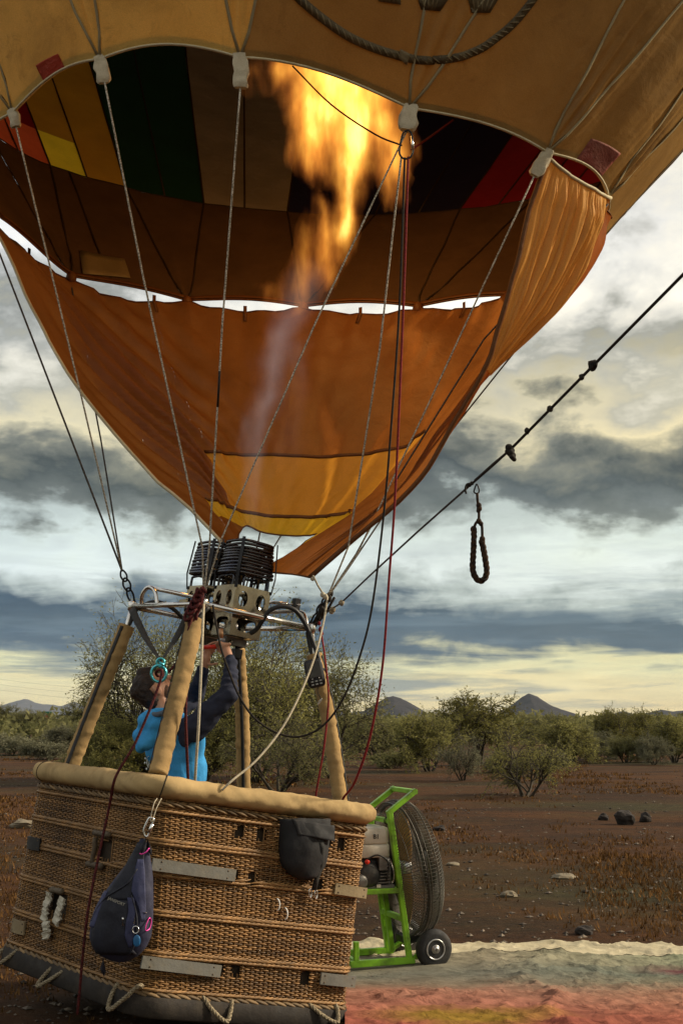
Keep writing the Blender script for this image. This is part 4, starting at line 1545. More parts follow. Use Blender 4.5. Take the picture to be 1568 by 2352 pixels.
def burner_unit(corner, s, first):
    """corner: near upper corner of the can; s: side"""
    cx = corner + ex * s / 2 + ey * s / 2
    h1, h2 = 0.165, 0.15
    can = MB()
    for en, eu in ((-ey, ex), (-ex, ey), (ey, ex), (ex, ey)):
        fc = cx + en * s / 2 - ez * h1 / 2
        for q in (-1, 1):
            plate_cell(can, fc + eu * q * s / 4, eu, ez, en, s / 2, h1, s * 0.13, h1 * 0.30)
    # rolled lower edge
    can.build('burner_can', M['sheet'], burner, False)
    low = MB()
    s2 = s * 0.86
    for en, eu in ((-ey, ex), (-ex, ey), (ey, ex), (ex, ey)):
        fc = cx + en * s2 / 2 - ez * (h1 + h2 / 2 + 0.002)
        plate_cell(low, fc, eu, ez, en, s2, h2, s2 * 0.33, h2 * 0.28, 3.4)
    low.add([cx + ex * a * s2 / 2 + ey * b * s2 / 2 - ez * (h1 + h2) for a, b in ((-1, -1), (1, -1), (1, 1), (-1, 1))], [(0, 1, 2, 3)])
    lo = low.build('valve_housing', M['sheet'], burner, False)
    MB().box(cx - ez * (h1 + 0.001), (s * 0.98, s * 0.98, 0.01), BM).build('shelf_plate', M['sheet'], lo, False)
    # jets inside
    for a, b in ((-0.25, -0.25), (0.25, -0.25), (0, 0.2)):
        MB().tube([cx + ex * a * s + ey * b * s - ez * 0.15, cx + ex * a * s + ey * b * s + ez * 0.07], 0.010, 8).build('jet_pipe', M['black_metal'], burner)
    # coil stack
    nr = 11
    zb, zt = 0.085, 0.288
    for k in range(nr):
        t = k / (nr - 1)
        hw = (0.152 - 0.024 * t) * (1 + 0.012 * math.sin(k * 2.1))
        z = zb + (zt - zb) * t
        pts = []
        for q in range(36):
            a = 2 * math.pi * q / 36
            c, sn = math.cos(a), math.sin(a)
            x = math.copysign(abs(c) ** 0.55, c) * hw; y = math.copysign(abs(sn) ** 0.55, sn) * hw
            pts.append(cx + ex * x + ey * y + ez * (z + 0.004 * math.sin(a + k)))
        MB().tube(pts, 0.0100, 7, closed=True).build('coil_ring', M['coil'], burner)
    # U shaped legs and corner straps
    for en, eu in ((-ey, ex), (-ex, ey), (ex, ey)):
        q = cx + en * s * 0.47
        pts = catmull([q + eu * s * 0.40 - ez * 0.02, q + eu * s * 0.40 + ez * 0.045, q + eu * s * 0.33 + ez * 0.062, q - eu * s * 0.2 + ez * 0.066, q - eu * s * 0.28 + ez * 0.05, q - eu * s * 0.28 - ez * 0.02], 4)
        MB().tube(pts, 0.0085, 7).build('coil_leg', M['coil'], burner)
    for a, b in ((-1, -1), (1, -1), (-1, 1), (1, 1)):
        k0, k1 = 0.147, 0.128
        d = nrm(ex * a + ey * b)
        p0 = cx + (ex * a + ey * b) * s / 2
        pA = cx + (ex * a + ey * b) * k0 * 0.93 + ez * zb; pB = cx + (ex * a + ey * b) * k1 * 0.95 + ez * (zt + 0.02)
        MB().strip([p0 - ez * 0.02, pA + d * 0.004, pB + d * 0.006], [d] * 3, 0.020, 0.005).build('corner_strap', M['black_metal'], burner, False)
    return cx


s_ = 0.262
near_corner = P(543, 1341, 7.62)
C1 = burner_unit(near_corner, s_, True)
C2 = burner_unit(near_corner + ey * 0.335 - ex * 0.02 + ez * 0.004, s_ * 0.97, False)
# valves, manifold and blast handle below the housings
for c in (C1, C2):
    b = c - ez * 0.325
    MB().box(b - ez * 0.02, (0.15, 0.05, 0.05), BM).build('valve_block', M['cast'], burner, False)
    MB().tube([b - ez * 0.02 - ex * 0.1, b - ez * 0.02 + ex * 0.1], 0.013, 8).build('manifold_pipe', M['hub'], burner)
    MB().tube([b + ex * 0.03 - ez * 0.04, b + ex * 0.03 - ez * 0.13], 0.018, 8).build('valve_stem', M['black_metal'], burner)
    MB().box(b + ex * 0.03 - ez * 0.09, (0.055, 0.05, 0.06), BM).build('valve_body', M['black_metal'], burner, False)
MB().tube([P(508, 1444, 7.6), P(508, 1466, 7.6)], 0.014, 10).build('gauge_neck', pbr('copper_neck', (0.55, 0.30, 0.16), 0.4, 0.7), burner)
MB().tube([P(468, 1487, 7.66), P(512, 1484, 7.66)], 0.0135, 10).build('blast_handle', M['red_plastic'], burner)
MB().tube([P(508, 1484, 7.66), P(533, 1472, 7.72)], 0.008, 8).build('handle_arm', M['alu'], burner)
# hoses
pts = catmull([P(556, 1464, 7.75), P(586, 1448, 7.72), P(604, 1424, 7.68), P(620, 1402, 7.66), P(648, 1393, 7.66), P(678, 1402, 7.68), P(700, 1432, 7.72), P(716, 1468, 7.74), P(727, 1500, 7.74), P(736, 1530, 7.74)], 6)
MB().tube(pts, 0.0145, 9).build('gas_hose', M['rubber'], burner)
pts = catmull([P(318, 1398, 8.1), P(345, 1384, 8.1), P(372, 1385, 8.1), P(402, 1402, 8.15), P(436, 1440, 8.2), P(452, 1480, 8.2)], 6)
MB().tube(pts, 0.014, 9).build('gas_hose', M['rubber'], burner)
# gas hoses tucked along the uprights
for nm, o in (('L', 0.035), ('R', -0.03), ('F', 0.03), ('B', 0.03)):
    c = {'L': FL, 'R': FR, 'F': FF, 'B': FB}[nm]
    u = UPR[nm]
    MB().tube(catmull([c + np.array([o, 0, -0.02]), u[-1] + np.array([o * 0.6, 0, 0.02]), u[-5]], 5), 0.013, 8).build('hose_tail', M['rubber'], burner)

# ------------------------------------------------------------------ pilot
pilot = empty('person', (-1.05, 7.72, 0.32), 'person in bright blue hoodie with navy sleeves, head tilted back, reaching up to the burner', 'person')
fdir = nrm([0.62, 0.52, 0.0])                     # chest direction
rdir = nrm([0.80, -0.60, 0.0])                    # his right hand side
UPZ = np.array([0, 0, 1.0])
chest = P(408, 1712, 7.66)
pelv = np.array([chest[0] + 0.05, chest[1] + 0.02, 1.10])
shR, shL = P(446, 1660, 7.52), P(352, 1655, 7.80)
elR, wrR = P(526, 1594, 7.46), P(529, 1518, 7.58)
elL, wrL = P(448, 1600, 7.98), P(466, 1540, 7.76)
neck = P(386, 1632, 7.64)
headc = P(352, 1583, 7.66)
crown = nrm([-0.70, -0.16, 0.68])
face = nrm([0.66, 0.30, 0.70]); face = nrm(face - crown * np.dot(face, crown))
lat = np.cross(crown, face)                       # towards one ear
if np.dot(lat, rdir) < 0:
    lat = -lat
HMt = np.stack([lat, face, crown], 1)
if np.linalg.det(HMt) < 0:
    HMt[:, 0] *= -1
floor_z = 0.32
body = MB()
body.ell(headc, (0.076, 0.098, 0.112), HMt, 20, 14)                     # skull
body.ell(headc + face * 0.045 - crown * 0.055, (0.060, 0.066, 0.075), HMt, 16, 10)   # jaw and cheeks
body.cap(headc + face * 0.096 + crown * 0.012, headc + face * 0.124 - crown * 0.022, 0.011, 0.016)  # nose
body.ell(headc + face * 0.100 - crown * 0.062, (0.026, 0.016, 0.014), HMt, 10, 8)     # mouth mound
body.ell(headc + face * 0.085 - crown * 0.105, (0.028, 0.026, 0.02), HMt, 10, 8)      # chin
body.cap(headc + face * 0.090 + crown * 0.030 - lat * 0.034, headc + face * 0.090 + crown * 0.030 + lat * 0.034, 0.013, 0.013)  # brow
for s in (-1, 1):
    e = headc + lat * s * 0.079 - face * 0.004 - crown * 0.018
    body.ell(e, (0.015, 0.024, 0.038), HMt, 12, 8)
    body.ell(e + lat * s * 0.010 - face * 0.010, (0.007, 0.011, 0.028), HMt, 10, 8)
body.cap(headc - crown * 0.07 - face * 0.02, neck - UPZ * 0.06, 0.058, 0.062)
body.cap(neck - UPZ * 0.08, pelv, 0.105, 0.125)
for s in (-1, 1):
    hip = pelv + rdir * s * 0.09 - UPZ * 0.05
    knee = hip + np.array([0, 0, -0.40]) + fdir * 0.02; foot = np.array([knee[0], knee[1], floor_z + 0.05]) - fdir * 0.02
    body.cap(hip, knee, 0.078, 0.055); body.cap(knee, foot, 0.052, 0.038); body.cap(foot, foot + fdir * 0.16 - UPZ * 0.012, 0.035, 0.03)
body.cap(shR, elR, 0.050, 0.040); body.cap(elR, wrR, 0.038, 0.027)
body.cap(shL, elL, 0.050, 0.040); body.cap(elL, wrL, 0.038, 0.027)


def hand(mb, w, palm_c, fingers, thumb):
    mb.cap(w, palm_c, 0.026, 0.030)
    for f in fingers:
        for i in range(len(f) - 1):
            mb.cap(f[i], f[i + 1], 0.0092 - 0.0008 * i, 0.0086 - 0.0008 * i, 8)
    for i in range(len(thumb) - 1):
        mb.cap(thumb[i], thumb[i + 1], 0.0112 - 0.0012 * i, 0.0102 - 0.0012 * i, 8)


# right hand closed on the red handle
pr = P(520, 1492, 7.62)
hb = MB()
hand(body, wrR, pr,
     [[P(513 + dx, 1484 - 1.6 * k, 7.60), P(502 + dx * 0.8, 1473 + 2.0 * k, 7.612 + 0.012 * k), P(496 + dx * 0.6, 1480 + 1.5 * k, 7.632 + 0.01 * k), P(500 + dx * 0.5, 1489 + k, 7.652)]
      for k, dx in ((0, 0), (1, 5), (2, 10), (3, 15))],
     [P(522, 1500, 7.63), P(508, 1499, 7.655), P(499, 1492, 7.672)])
body.ell(P(514, 1487, 7.62), (0.030, 0.022, 0.030), None, 12, 8)
# left hand open beside the handle: fingers up, thumb out
pl = P(474, 1512, 7.74)
hand(body, wrL, pl,
     [[P(471, 1500, 7.735), P(474, 1484, 7.725), P(486, 1477, 7.715), P(498, 1474, 7.71)],
      [P(474, 1501, 7.75), P(480, 1488, 7.745), P(492, 1481, 7.74), P(500, 1478, 7.737)],
      [P(477, 1503, 7.76), P(484, 1493, 7.757), P(492, 1487, 7.755), P(497, 1490, 7.75)],
      [P(480, 1507, 7.77), P(487, 1499, 7.768), P(492, 1494, 7.765), P(494, 1497, 7.76)]],
     [P(470, 1520, 7.735), P(484, 1527, 7.73), P(498, 1524, 7.728)])
body.ell(P(473, 1507, 7.745), (0.034, 0.02, 0.038), None, 12, 8)
blob(body, 'body', M['skin'], pilot, 0.0055, 3)
# hair, stubble, eyes
hair = MB()
hair.ell(headc + crown * 0.016 - face * 0.017, (0.081, 0.104, 0.118), HMt, 24, 16)
hair.ell(headc - face * 0.055 - crown * 0.03, (0.070, 0.062, 0.085), HMt, 18, 12)
hair.cap(headc + face * 0.065 + crown * 0.10, headc + face * 0.02 + crown * 0.125, 0.026, 0.032)
hair.ell(headc - face * 0.075 + crown * 0.055, (0.05, 0.055, 0.055), HMt, 14, 10)
h_ = blob(hair, 'hair', M['hair'], pilot, 0.007, 4)
me = h_.data
for v in me.vertices:
    w = Vector(np.array(v.co) + ORG[pilot.name])
    q = np.array(w) - headc
    # keep the face and ears clear
    f_, c_ = np.dot(q, face), np.dot(q, crown)
    k = 0.006 * mnoise.noise(Vector((np.dot(q, lat) * 90, f_ * 30, c_ * 30))) + 0.004 * mnoise.noise(Vector((np.dot(q, lat) * 200, f_ * 60, c_ * 60)))
    push = max(0.0, (f_ - 0.030) * 1.0 - max(0, (c_ - 0.05)) * 1.2)
    if abs(np.dot(q, lat)) > 0.05 and c_ < 0.022 and f_ > -0.032:
        push = max(push, 0.05)
    nv = np.array(v.co) + nrm(q) * (k - 0.55 * push)
    v.co = Vector(nv)
st = MB()
st.ell(headc + face * 0.038 - crown * 0.060, (0.0635, 0.066, 0.072), HMt, 18, 12)
st.build('stubble', M['beard'], pilot)
for s in (-1, 1):
    MB().ell(headc + face * 0.088 + crown * 0.012 + lat * s * 0.032, (0.013, 0.008, 0.008), HMt, 10, 8).build('eye', M['eye'], pilot)
    MB().cap(headc + face * 0.098 + crown * 0.034 + lat * s * 0.016, headc + face * 0.090 + crown * 0.036 + lat * s * 0.048, 0.006, 0.004).build('eyebrow', M['hair'], pilot)
MB().ell(headc + face * 0.112 - crown * 0.062, (0.022, 0.008, 0.007), HMt, 10, 8).build('lips', M['lips'], pilot)

# hoodie
tor = MB()
tor.ell(P(402, 1712, 7.68), (0.205, 0.135, 0.20), np.stack([rdir, fdir, UPZ], 1), 20, 14)
tor.ell(P(415, 1775, 7.68), (0.175, 0.135, 0.20), np.stack([rdir, fdir, UPZ], 1), 20, 14)
tor.cap(shR + rdir * 0.0 - UPZ * 0.03, shL - UPZ * 0.03, 0.070, 0.070)
tor.cap(neck - UPZ * 0.08, pelv + UPZ * 0.12, 0.115, 0.15)
tor.ell(pelv + UPZ * 0.06, (0.165, 0.125, 0.12), np.stack([rdir, fdir, UPZ], 1), 16, 10)
tb = blob(tor, 'hoodie', M['hoodie'], pilot, 0.012, 5)
for v in tb.data.vertices:
    w = Vector(np.array(v.co) + ORG[pilot.name])
    k = 0.017 * mnoise.noise(Vector((w.x * 10, w.y * 9, w.z * 4))) + 0.006 * mnoise.noise(Vector((w.x * 22, w.y * 22, w.z * 9)))
    v.co += v.normal * k
hood = MB()
hood.cap(P(388, 1640, 7.52), P(345, 1652, 7.52), 0.050, 0.062)
hood.cap(P(345, 1652, 7.52), P(326, 1690, 7.54), 0.062, 0.060)
hood.cap(P(326, 1690, 7.54), P(325, 1712, 7.53), 0.056, 0.042)
hood.cap(P(360, 1660, 7.50), P(338, 1706, 7.50), 0.055, 0.050)
hood.cap(P(385, 1655, 7.50), P(362, 1692, 7.50), 0.045, 0.040)
hood.cap(P(388, 1640, 7.54), P(402, 1648, 7.72), 0.045, 0.040)
hood.cap(P(345, 1652, 7.54), P(344, 1650, 7.80), 0.055, 0.045)
hd = blob(hood, 'hood', M['hoodie'], pilot, 0.010, 4)
for v in hd.data.vertices:
    w = Vector(np.array(v.co) + ORG[pilot.name])
    k = 0.022 * mnoise.noise(Vector((w.x * 10 + w.z * 10, w.y * 8, w.z * 15))) + 0.006 * mnoise.noise(Vector((w.x * 26, w.y * 20, w.z * 26)))
    v.co += v.normal * k
MB().tube(catmull([P(402, 1628, 7.60), P(384, 1634, 7.475), P(362, 1641, 7.470), P(344, 1640, 7.52)], 6), [0.010] + [0.016] * 17 + [0.010], 8).build('hood_lining', M['hood_in'], pilot)
for nm, sh, el, wr in (('right', shR, elR, wrR), ('left', shL, elL, wrL)):
    sl = MB()
    sl.cap(sh - UPZ * 0.035 + (rdir if nm == 'right' else -rdir) * 0.0, el, 0.088, 0.062)
    if nm == 'right':
        sl.ell(P(436, 1676, 7.53), (0.085, 0.075, 0.075), np.stack([rdir, fdir, UPZ], 1), 14, 10)
        sl.cap(P(440, 1668, 7.50), P(425, 1700, 7.50), 0.068, 0.045)
    sl.cap(el, wr, 0.060, 0.040)
    sl.cap(wr - nrm(wr - el) * 0.02, wr, 0.042, 0.040)
    so = blob(sl, 'sleeve', M['sleeve_navy'], pilot, 0.009, 4)
    ax_ = nrm(wr - el)
    for v in so.data.vertices:
        w = Vector(np.array(v.co) + ORG[pilot.name])
        q = np.array(w)
        t = np.dot(q - el, ax_)
        k = 0.010 * mnoise.noise(Vector((q[0] * 16, q[1] * 10, q[2] * 22))) + 0.007 * math.sin(t * 120 + 3 * mnoise.noise(w * 8)) * (1 if t > -0.04 else 0.3) * 0.5
        v.co += v.normal * k
tr = MB()
for s in (-1, 1):
    hip = pelv + rdir * s * 0.09
    knee = hip + np.array([0, 0, -0.45]) + fdir * 0.02; foot = np.array([knee[0], knee[1], floor_z + 0.07]) - fdir * 0.02
    tr.cap(hip, knee, 0.10, 0.072); tr.cap(knee, foot, 0.070, 0.058)
blob(tr, 'trousers', M['trousers'], pilot, 0.014, 3)
# printing on the back
bn = nrm(-fdir * 0.75 + rdir * 0.45)
px_ = nrm(np.cross(UPZ, bn))


def on_back(px, py, off=0.006):
    """a point on the back of the hoodie along the sight line (first surface hit)"""
    d = ray(px, py); o = O0 - ORG[pilot.name]
    hit, loc, nn, _ = tb.ray_cast(Vector(o), Vector(nrm(d)))
    if not hit:
        return P(px, py, 7.5), bn
    return np.array(loc) + ORG[pilot.name] + np.array(nn) * off, np.array(nn)


for s, sz, x, y in (('.9', 0.050, 385, 1766), ('om', 0.030, 389, 1784)):
    q, nn = on_back(x, y)
    e1 = nrm(np.cross(UPZ, nn)); e2 = np.cross(nn, e1)
    put_text('print_text', s, sz, q, e1, e2, M['print'], pilot, 0.0004)
em = MB()
for (x, y, rr_) in ((337, 1750, 9), (340, 1756, 6)):
    pts = []
    for a in range(100, 300, 20):
        q, nn = on_back(x + 0.55 * rr_ * math.cos(R_(a)) + 6, y + 1.5 * rr_ * math.sin(R_(a)), 0.004)
        pts.append(q)
    em.tube(pts, 0.0022, 4)
for (x, y) in ((334, 1742), (337, 1766), (343, 1772), (333, 1752)):
    q, nn = on_back(x, y, 0.004); em.ell(q, (0.005, 0.005, 0.007), None, 6, 4)
em.build('print_emblem', M['print'], pilot)

# ------------------------------------------------------------------ envelope
RC = np.array([-.415, 8.235, 5.339])


def rotxy(a, b):
    Rx = np.array([[1, 0, 0], [0, math.cos(a), -math.sin(a)], [0, math.sin(a), math.cos(a)]])
    Ry = np.array([[math.cos(b), 0, math.sin(b)], [0, 1, 0], [-math.sin(b), 0, math.cos(b)]])
    return Rx @ Ry


RM = rotxy(-.131, .095)
RN = RM[:, 2]
att_px = {0: (30, 258), 1: (230, 136), 2: (552, 132), 3: (940, 248), 4: (1256, 350), 5: (1396, 450), 8: (960, 704), 9: (697, 704), 10: (430, 690), 11: (165, 634)}
ATT = {k: Pplane(*v, RC, RN) for k, v in att_px.items()}


def ell_pt(k, th0=-2.068, Rr=2.239, e=0.718, N=14):
    th = th0 + 2 * math.pi / N * (k - 1)
    return RC + RM @ np.array([Rr * math.cos(th), Rr * e * math.sin(th), 0])


for k in (6, 7, 12, 13):
    ATT[k] = ell_pt(k)
ATTL = [ATT[k] for k in range(14)]


def cr_closed(L_, t):
    m = len(L_)
    i = int(math.floor(t)); f = t - i
    p0, p1, p2, p3 = L_[(i - 1) % m], L_[i % m], L_[(i + 1) % m], L_[(i + 2) % m]
    return 0.5 * ((2 * p1) + (-p0 + p2) * f + (2 * p0 - 5 * p1 + 4 * p2 - p3) * f * f + (-p0 + 3 * p1 - 3 * p2 + p3) * f ** 3)


AL = R_(35)
PROF_S = [0, 5.0, 6.5, 8.0, 9.5, 11.0, 12.5, 14.0, 15.5, 17.0, 18.2]
PROF_G = [0, 2.868, 3.65, 4.25, 4.6, 4.6, 4.2, 3.3, 1.9, 0.2, -1.9]      # growth of radius
PROF_H = [0, 4.096, 5.38, 6.75, 8.2, 9.7, 11.15, 12.35, 13.1, 13.5, 13.6]


def env(phi, s, disp=True):
    p = cr_closed(ATTL, phi)
    d = p - RC
    d = d - RN * np.dot(d, RN)
    r0 = np.linalg.norm(d)
    r = d / r0
    g = np.interp(s, PROF_S, PROF_G); h = np.interp(s, PROF_S, PROF_H)
    if s > 5:
        # round out to a circle and close at the crown
        rad = r0 + g
        tgt = 2.0 + g
        k = min(1, (s - 5) / 6)
        rad = max(0.0, rad * (1 - k) + tgt * k)
        return RC + RN * h + r * rad
    # scalloped lip: rises a little between the cable points
    lip = 0.05 * math.sin(math.pi * (phi - math.floor(phi))) * max(0, 1 - s / 0.6)
    q = p + RN * (h + lip) + r * g
    return q


def env_n(phi, s):
    a = env(phi + 0.02, s) - env(phi - 0.02, s); b = env(phi, s + 0.02) - env(phi, max(0, s - 0.02))
    n = nrm(np.cross(a, b))
    d = env(phi, s) - RC
    if np.dot(n, d - RN * np.dot(d, RN)) < 0:
        n = -n
    return n


S1 = 1.85


def tape_phi(i, side, s):
    return i + side * 0.25 * min(1.0, (max(s, 1e-4) / S1)) ** 0.62


def find_env(px, py, phi0, s0):
    """phi, s on the outer cone for a sight line"""
    x = np.array([phi0, s0], float)
    for _ in range(30):
        f = np.array(proj(env(x[0], x[1]))) - (px, py)
        J = np.zeros((2, 2))
        for j, e in enumerate((1e-3, 1e-3)):
            y = x.copy(); y[j] += e
            J[:, j] = (np.array(proj(env(*y))) - (px, py) - f) / e
        st = np.linalg.lstsq(J, -f, rcond=None)[0]
        x = x + np.clip(st, -0.3, 0.3)
        x[1] = max(0.0, min(4.9, x[1]))
    return x


envelope = empty('balloon_envelope', RC - RN * 0.0, 'huge tan balloon envelope with coloured panels inside its open mouth', 'balloon envelope')


def wrinkle(p, phi, s, amp=1.0):
    """soft creases that run up from the cable points"""
    f = phi - math.floor(phi)
    near = math.exp(-min(f, 1 - f) * 7) * math.exp(-s * 0.9)
    k = 0.014 * mnoise.noise(Vector((phi * 5.0, s * 1.2, 1.0))) + 0.030 * near * math.sin(phi * 70) * min(1, s * 3)
    k += 0.006 * mnoise.noise(Vector((p[0] * 6, p[1] * 6, p[2] * 6)))
    return amp * k


def envp(phi, s):
    q = env(phi, s)
    return q + env_n(phi, max(s, 0.03)) * wrinkle(q, phi, s) * min(1, s * 6)


# base band: triangles above the cable points, trapezoids between them
for i in range(14):
    vis = i in (0, 1, 2, 3, 4, 5)
    nu, nv = (10, 16) if vis else (5, 8)
    tri = True
    MB().grid(lambda u, v: envp(tape_phi(i, -1, v * S1) * (1 - u) + tape_phi(i, 1, v * S1) * u, v * S1), nu, nv).build('base_panel', M['base' if i in (13, 0, 1) or (i == 2 and tri) else ('base_shaded' if 6 <= i <= 12 else 'base_dark')], envelope)
    nu, nv = (26, 18) if vis else (12, 10)
    tri = False
    MB().grid(lambda u, v: envp(tape_phi(i, 1, v * S1) * (1 - u) + tape_phi(i + 1, -1, v * S1) * u, v * S1), nu, nv).build('base_panel', M['base' if i in (13, 0, 1) or (i == 2 and tri) else ('base_shaded' if 6 <= i <= 12 else 'base_dark')], envelope)

# coloured gores above
GC = {15: 'e_red', 16: 'e_red', 17: 'e_navy', 18: 'e_navy', 19: 'e_grey', 20: 'e_green', 21: 'e_gold', 22: 'e_red'}
cyc = ['e_gold', 'e_grey', 'e_red', 'e_navy', 'e_green']
SA, SB = 2.5, 7.2
for j in range(28):
    ph0 = j / 2 - 0.25
    col = GC.get(j, cyc[j % 5])
    far = 14 <= j <= 24
    for hf in range(2):
        a, b = ph0 + 0.25 * hf, ph0 + 0.25 * (hf + 1)
        nu, nv = (6, 12) if far else (3, 5)
        low = col
        if j == 22: low = 'e_orange'
        if j == 21 and hf == 1: low = 'e_yellow'
        if j == 23: low = 'e_orange'
        if low != col:
            MB().grid(lambda u, v: envp(a + (b - a) * u, S1 + (SA - S1) * v), nu, 6).build('gore_panel', M[low], envelope)
            MB().grid(lambda u, v: envp(a + (b - a) * u, SA + (SB - SA) * v), nu, nv).build('gore_panel', M[col], envelope)
        else:
            MB().grid(lambda u, v: envp(a + (b - a) * u, S1 + (SB - S1) * v), nu, nv).build('gore_panel', M[col], envelope)
MB().grid(lambda u, v: env(u * 14, SB - 0.15 + (18.2 - SB + 0.15) * v), 112, 24).build('crown', M['crown'], envelope)


def both_sides(name, path, width, mat, off=0.004):
    """tape sewn over a seam, seen from outside and inside"""
    pts = [env(p, s) + env_n(p, max(s, 0.02)) * (wrinkle(env(p, s), p, s) * min(1, s * 6) + off) for p, s in path]
    ns = [env_n(p, max(s, 0.02)) for p, s in path]
    pin = [q - n * (2 * off + 0.003) for q, n in zip(pts, ns)]
    mb = MB().strip(pts, ns, width, 0.003, 0)
    mb.strip(pin, ns, width, 0.003, 1 if isinstance(mat, list) else 0)
    return mb.build(name, mat, envelope)


for i in range(14):
    for sd_ in (-1, 1):
        path = [(tape_phi(i, sd_, s), s) for s in np.linspace(0.0, S1, 14)] + [(i + sd_ * 0.25, s) for s in np.linspace(2.1, 7, 9)]
        both_sides('load_tape', path, 0.017, [M['tape'], M['seam']])
    for q in (0.0, 0.5):
        both_sides('gore_seam', [(i + q, s) for s in np.linspace(S1, 7, 11)], 0.016, M['seam'])
    both_sides('row_seam', [(i + t, S1) for t in np.linspace(0, 1, 12)], 0.016, M['seam'])
    # mid seam of the base trapezoid and the lip tape
    pts = [env(i + t, 0.0) for t in np.linspace(0, 1, 14)]
    ns = [env_n(i + t, 0.03) for t in np.linspace(0, 1, 14)]
    mb = MB().strip([q + n * 0.004 + RN * 0.022 for q, n in zip(pts, ns)], ns, 0.040, 0.004)
    mb.strip([q - n * 0.008 + RN * 0.022 for q, n in zip(pts, ns)], ns, 0.040, 0.004)
    mb.tube(pts, 0.009, 6)
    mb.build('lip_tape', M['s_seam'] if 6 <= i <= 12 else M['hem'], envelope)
both_sides('base_seam', [(10.62, s) for s in np.linspace(0.02, S1, 10)], 0.016, M['seam'])


def patch(pxs, phi0, s0, mat, name='repair_patch', off=0.003, nu=14):
    c = [find_env(x, y, phi0, s0) for x, y in pxs]

    def fn(u, v):
        q = (c[0] * (1 - u) + c[1] * u) * (1 - v) + (c[3] * (1 - u) + c[2] * u) * v
        p = env(*q); n = env_n(q[0], max(q[1], 0.03))
        return p + n * (wrinkle(p, q[0], q[1]) * min(1, q[1] * 6) + off)
    return MB().grid(fn, nu, nu, 0.0012).build(name, mat, envelope)


patch([(83, 150), (136, 123), (152, 160), (103, 189)], 0.4, 0.1, M['patch_red'])
patch([(1322, 366), (1358, 318), (1421, 352), (1379, 406)], 4.6, 0.2, M['patch_wine'])
# faint inside patch on the brown base band
c4 = [find_env(*q, 10.6, 0.6) for q in ((182, 577), (286, 598), (300, 642), (190, 632))]
MB().grid(lambda u, v: (lambda q: env(*q) - env_n(q[0], max(q[1], .03)) * 0.012)((c4[0] * (1 - u) + c4[1] * u) * (1 - v) + (c4[3] * (1 - u) + c4[2] * u) * v), 5, 4, 0.003).build('repair_patch', M['e_grey'], envelope)

# printed emblem: a drawn rope ring with dark figures inside, cut by the upper edge of the view
ring_px = [(640, -50), (690, 0), (735, 38), (790, 78), (845, 105), (900, 124), (950, 136), (1000, 138), (1052, 131), (1100, 113), (1140, 86), (1180, 52), (1222, 0), (1250, -50)]
rc = [find_env(x, y, 2.5 + (x - 700) / 600, 0.5) for x, y in ring_px]
rcp = catmull([np.array([*q, 0]) for q in rc], 7)
both = [(q[0], q[1]) for q in rcp]


def eno(q, off):
    p = env(q[0], q[1]); n = env_n(q[0], max(q[1], 0.03))
    return p + n * (wrinkle(p, q[0], q[1]) * min(1, q[1] * 6) + off)


MB().strip([eno(q, 0.0055) for q in both], [env_n(*q) for q in both], 0.050, 0.002).build('emblem_ring', M['emblem'], envelope)
lay = MB()
for i in range(0, len(both) - 2, 2):
    a, b = eno(both[i], 0.009), eno(both[i + 2], 0.009)
    n = env_n(*both[i]); t = nrm(b - a); s = np.cross(t, n)
    lay.strip([a - s * 0.018, (a + b) / 2, b + s * 0.018], n, [0.006, 0.010, 0.006], 0.001)
lay.build('emblem_strands', M['emblem_l'], envelope)
# tail of the rope ring
t1 = [find_env(*q, 3.0, 0.3) for q in ((918, 112), (940, 124), (932, 150), (914, 133))]
MB().grid(lambda u, v: eno((t1[0] * (1 - u) + t1[1] * u) * (1 - v) + (t1[3] * (1 - u) + t1[2] * u) * v, 0.010), 3, 3, 0.002).build('emblem_tail', M['emblem_l'], envelope)
for shp in ([(866, -30), (918, -30), (920, 11), (868, 3)], [(950, -30), (1046, -30), (1010, 26), (966, 22)], [(1062, -30), (1160, -30), (1124, 30), (1082, 30)]):
    c = [find_env(*q, 3.0, 0.9) for q in shp]
    MB().grid(lambda u, v: eno((c[0] * (1 - u) + c[1] * u) * (1 - v) + (c[3] * (1 - u) + c[2] * u) * v, 0.0055), 4, 4, 0.002).build('emblem_figure', M['emblem'], envelope)
    hl = MB()
    for k in range(1, 6):
        u = k / 6
        pa = eno((c[0] * (1 - u) + c[1] * u) * 0.55 + (c[3] * (1 - u) + c[2] * u) * 0.45, 0.0085); pb = eno((c[0] * (1 - u) + c[1] * u) * 0.08 + (c[3] * (1 - u) + c[2] * u) * 0.92, 0.0085)
        hl.strip([pa, (pa + pb) / 2, pb], env_n(*c[3]), [0.004, 0.009, 0.004], 0.001)
    hl.build('emblem_strands', M['emblem_l'], envelope)

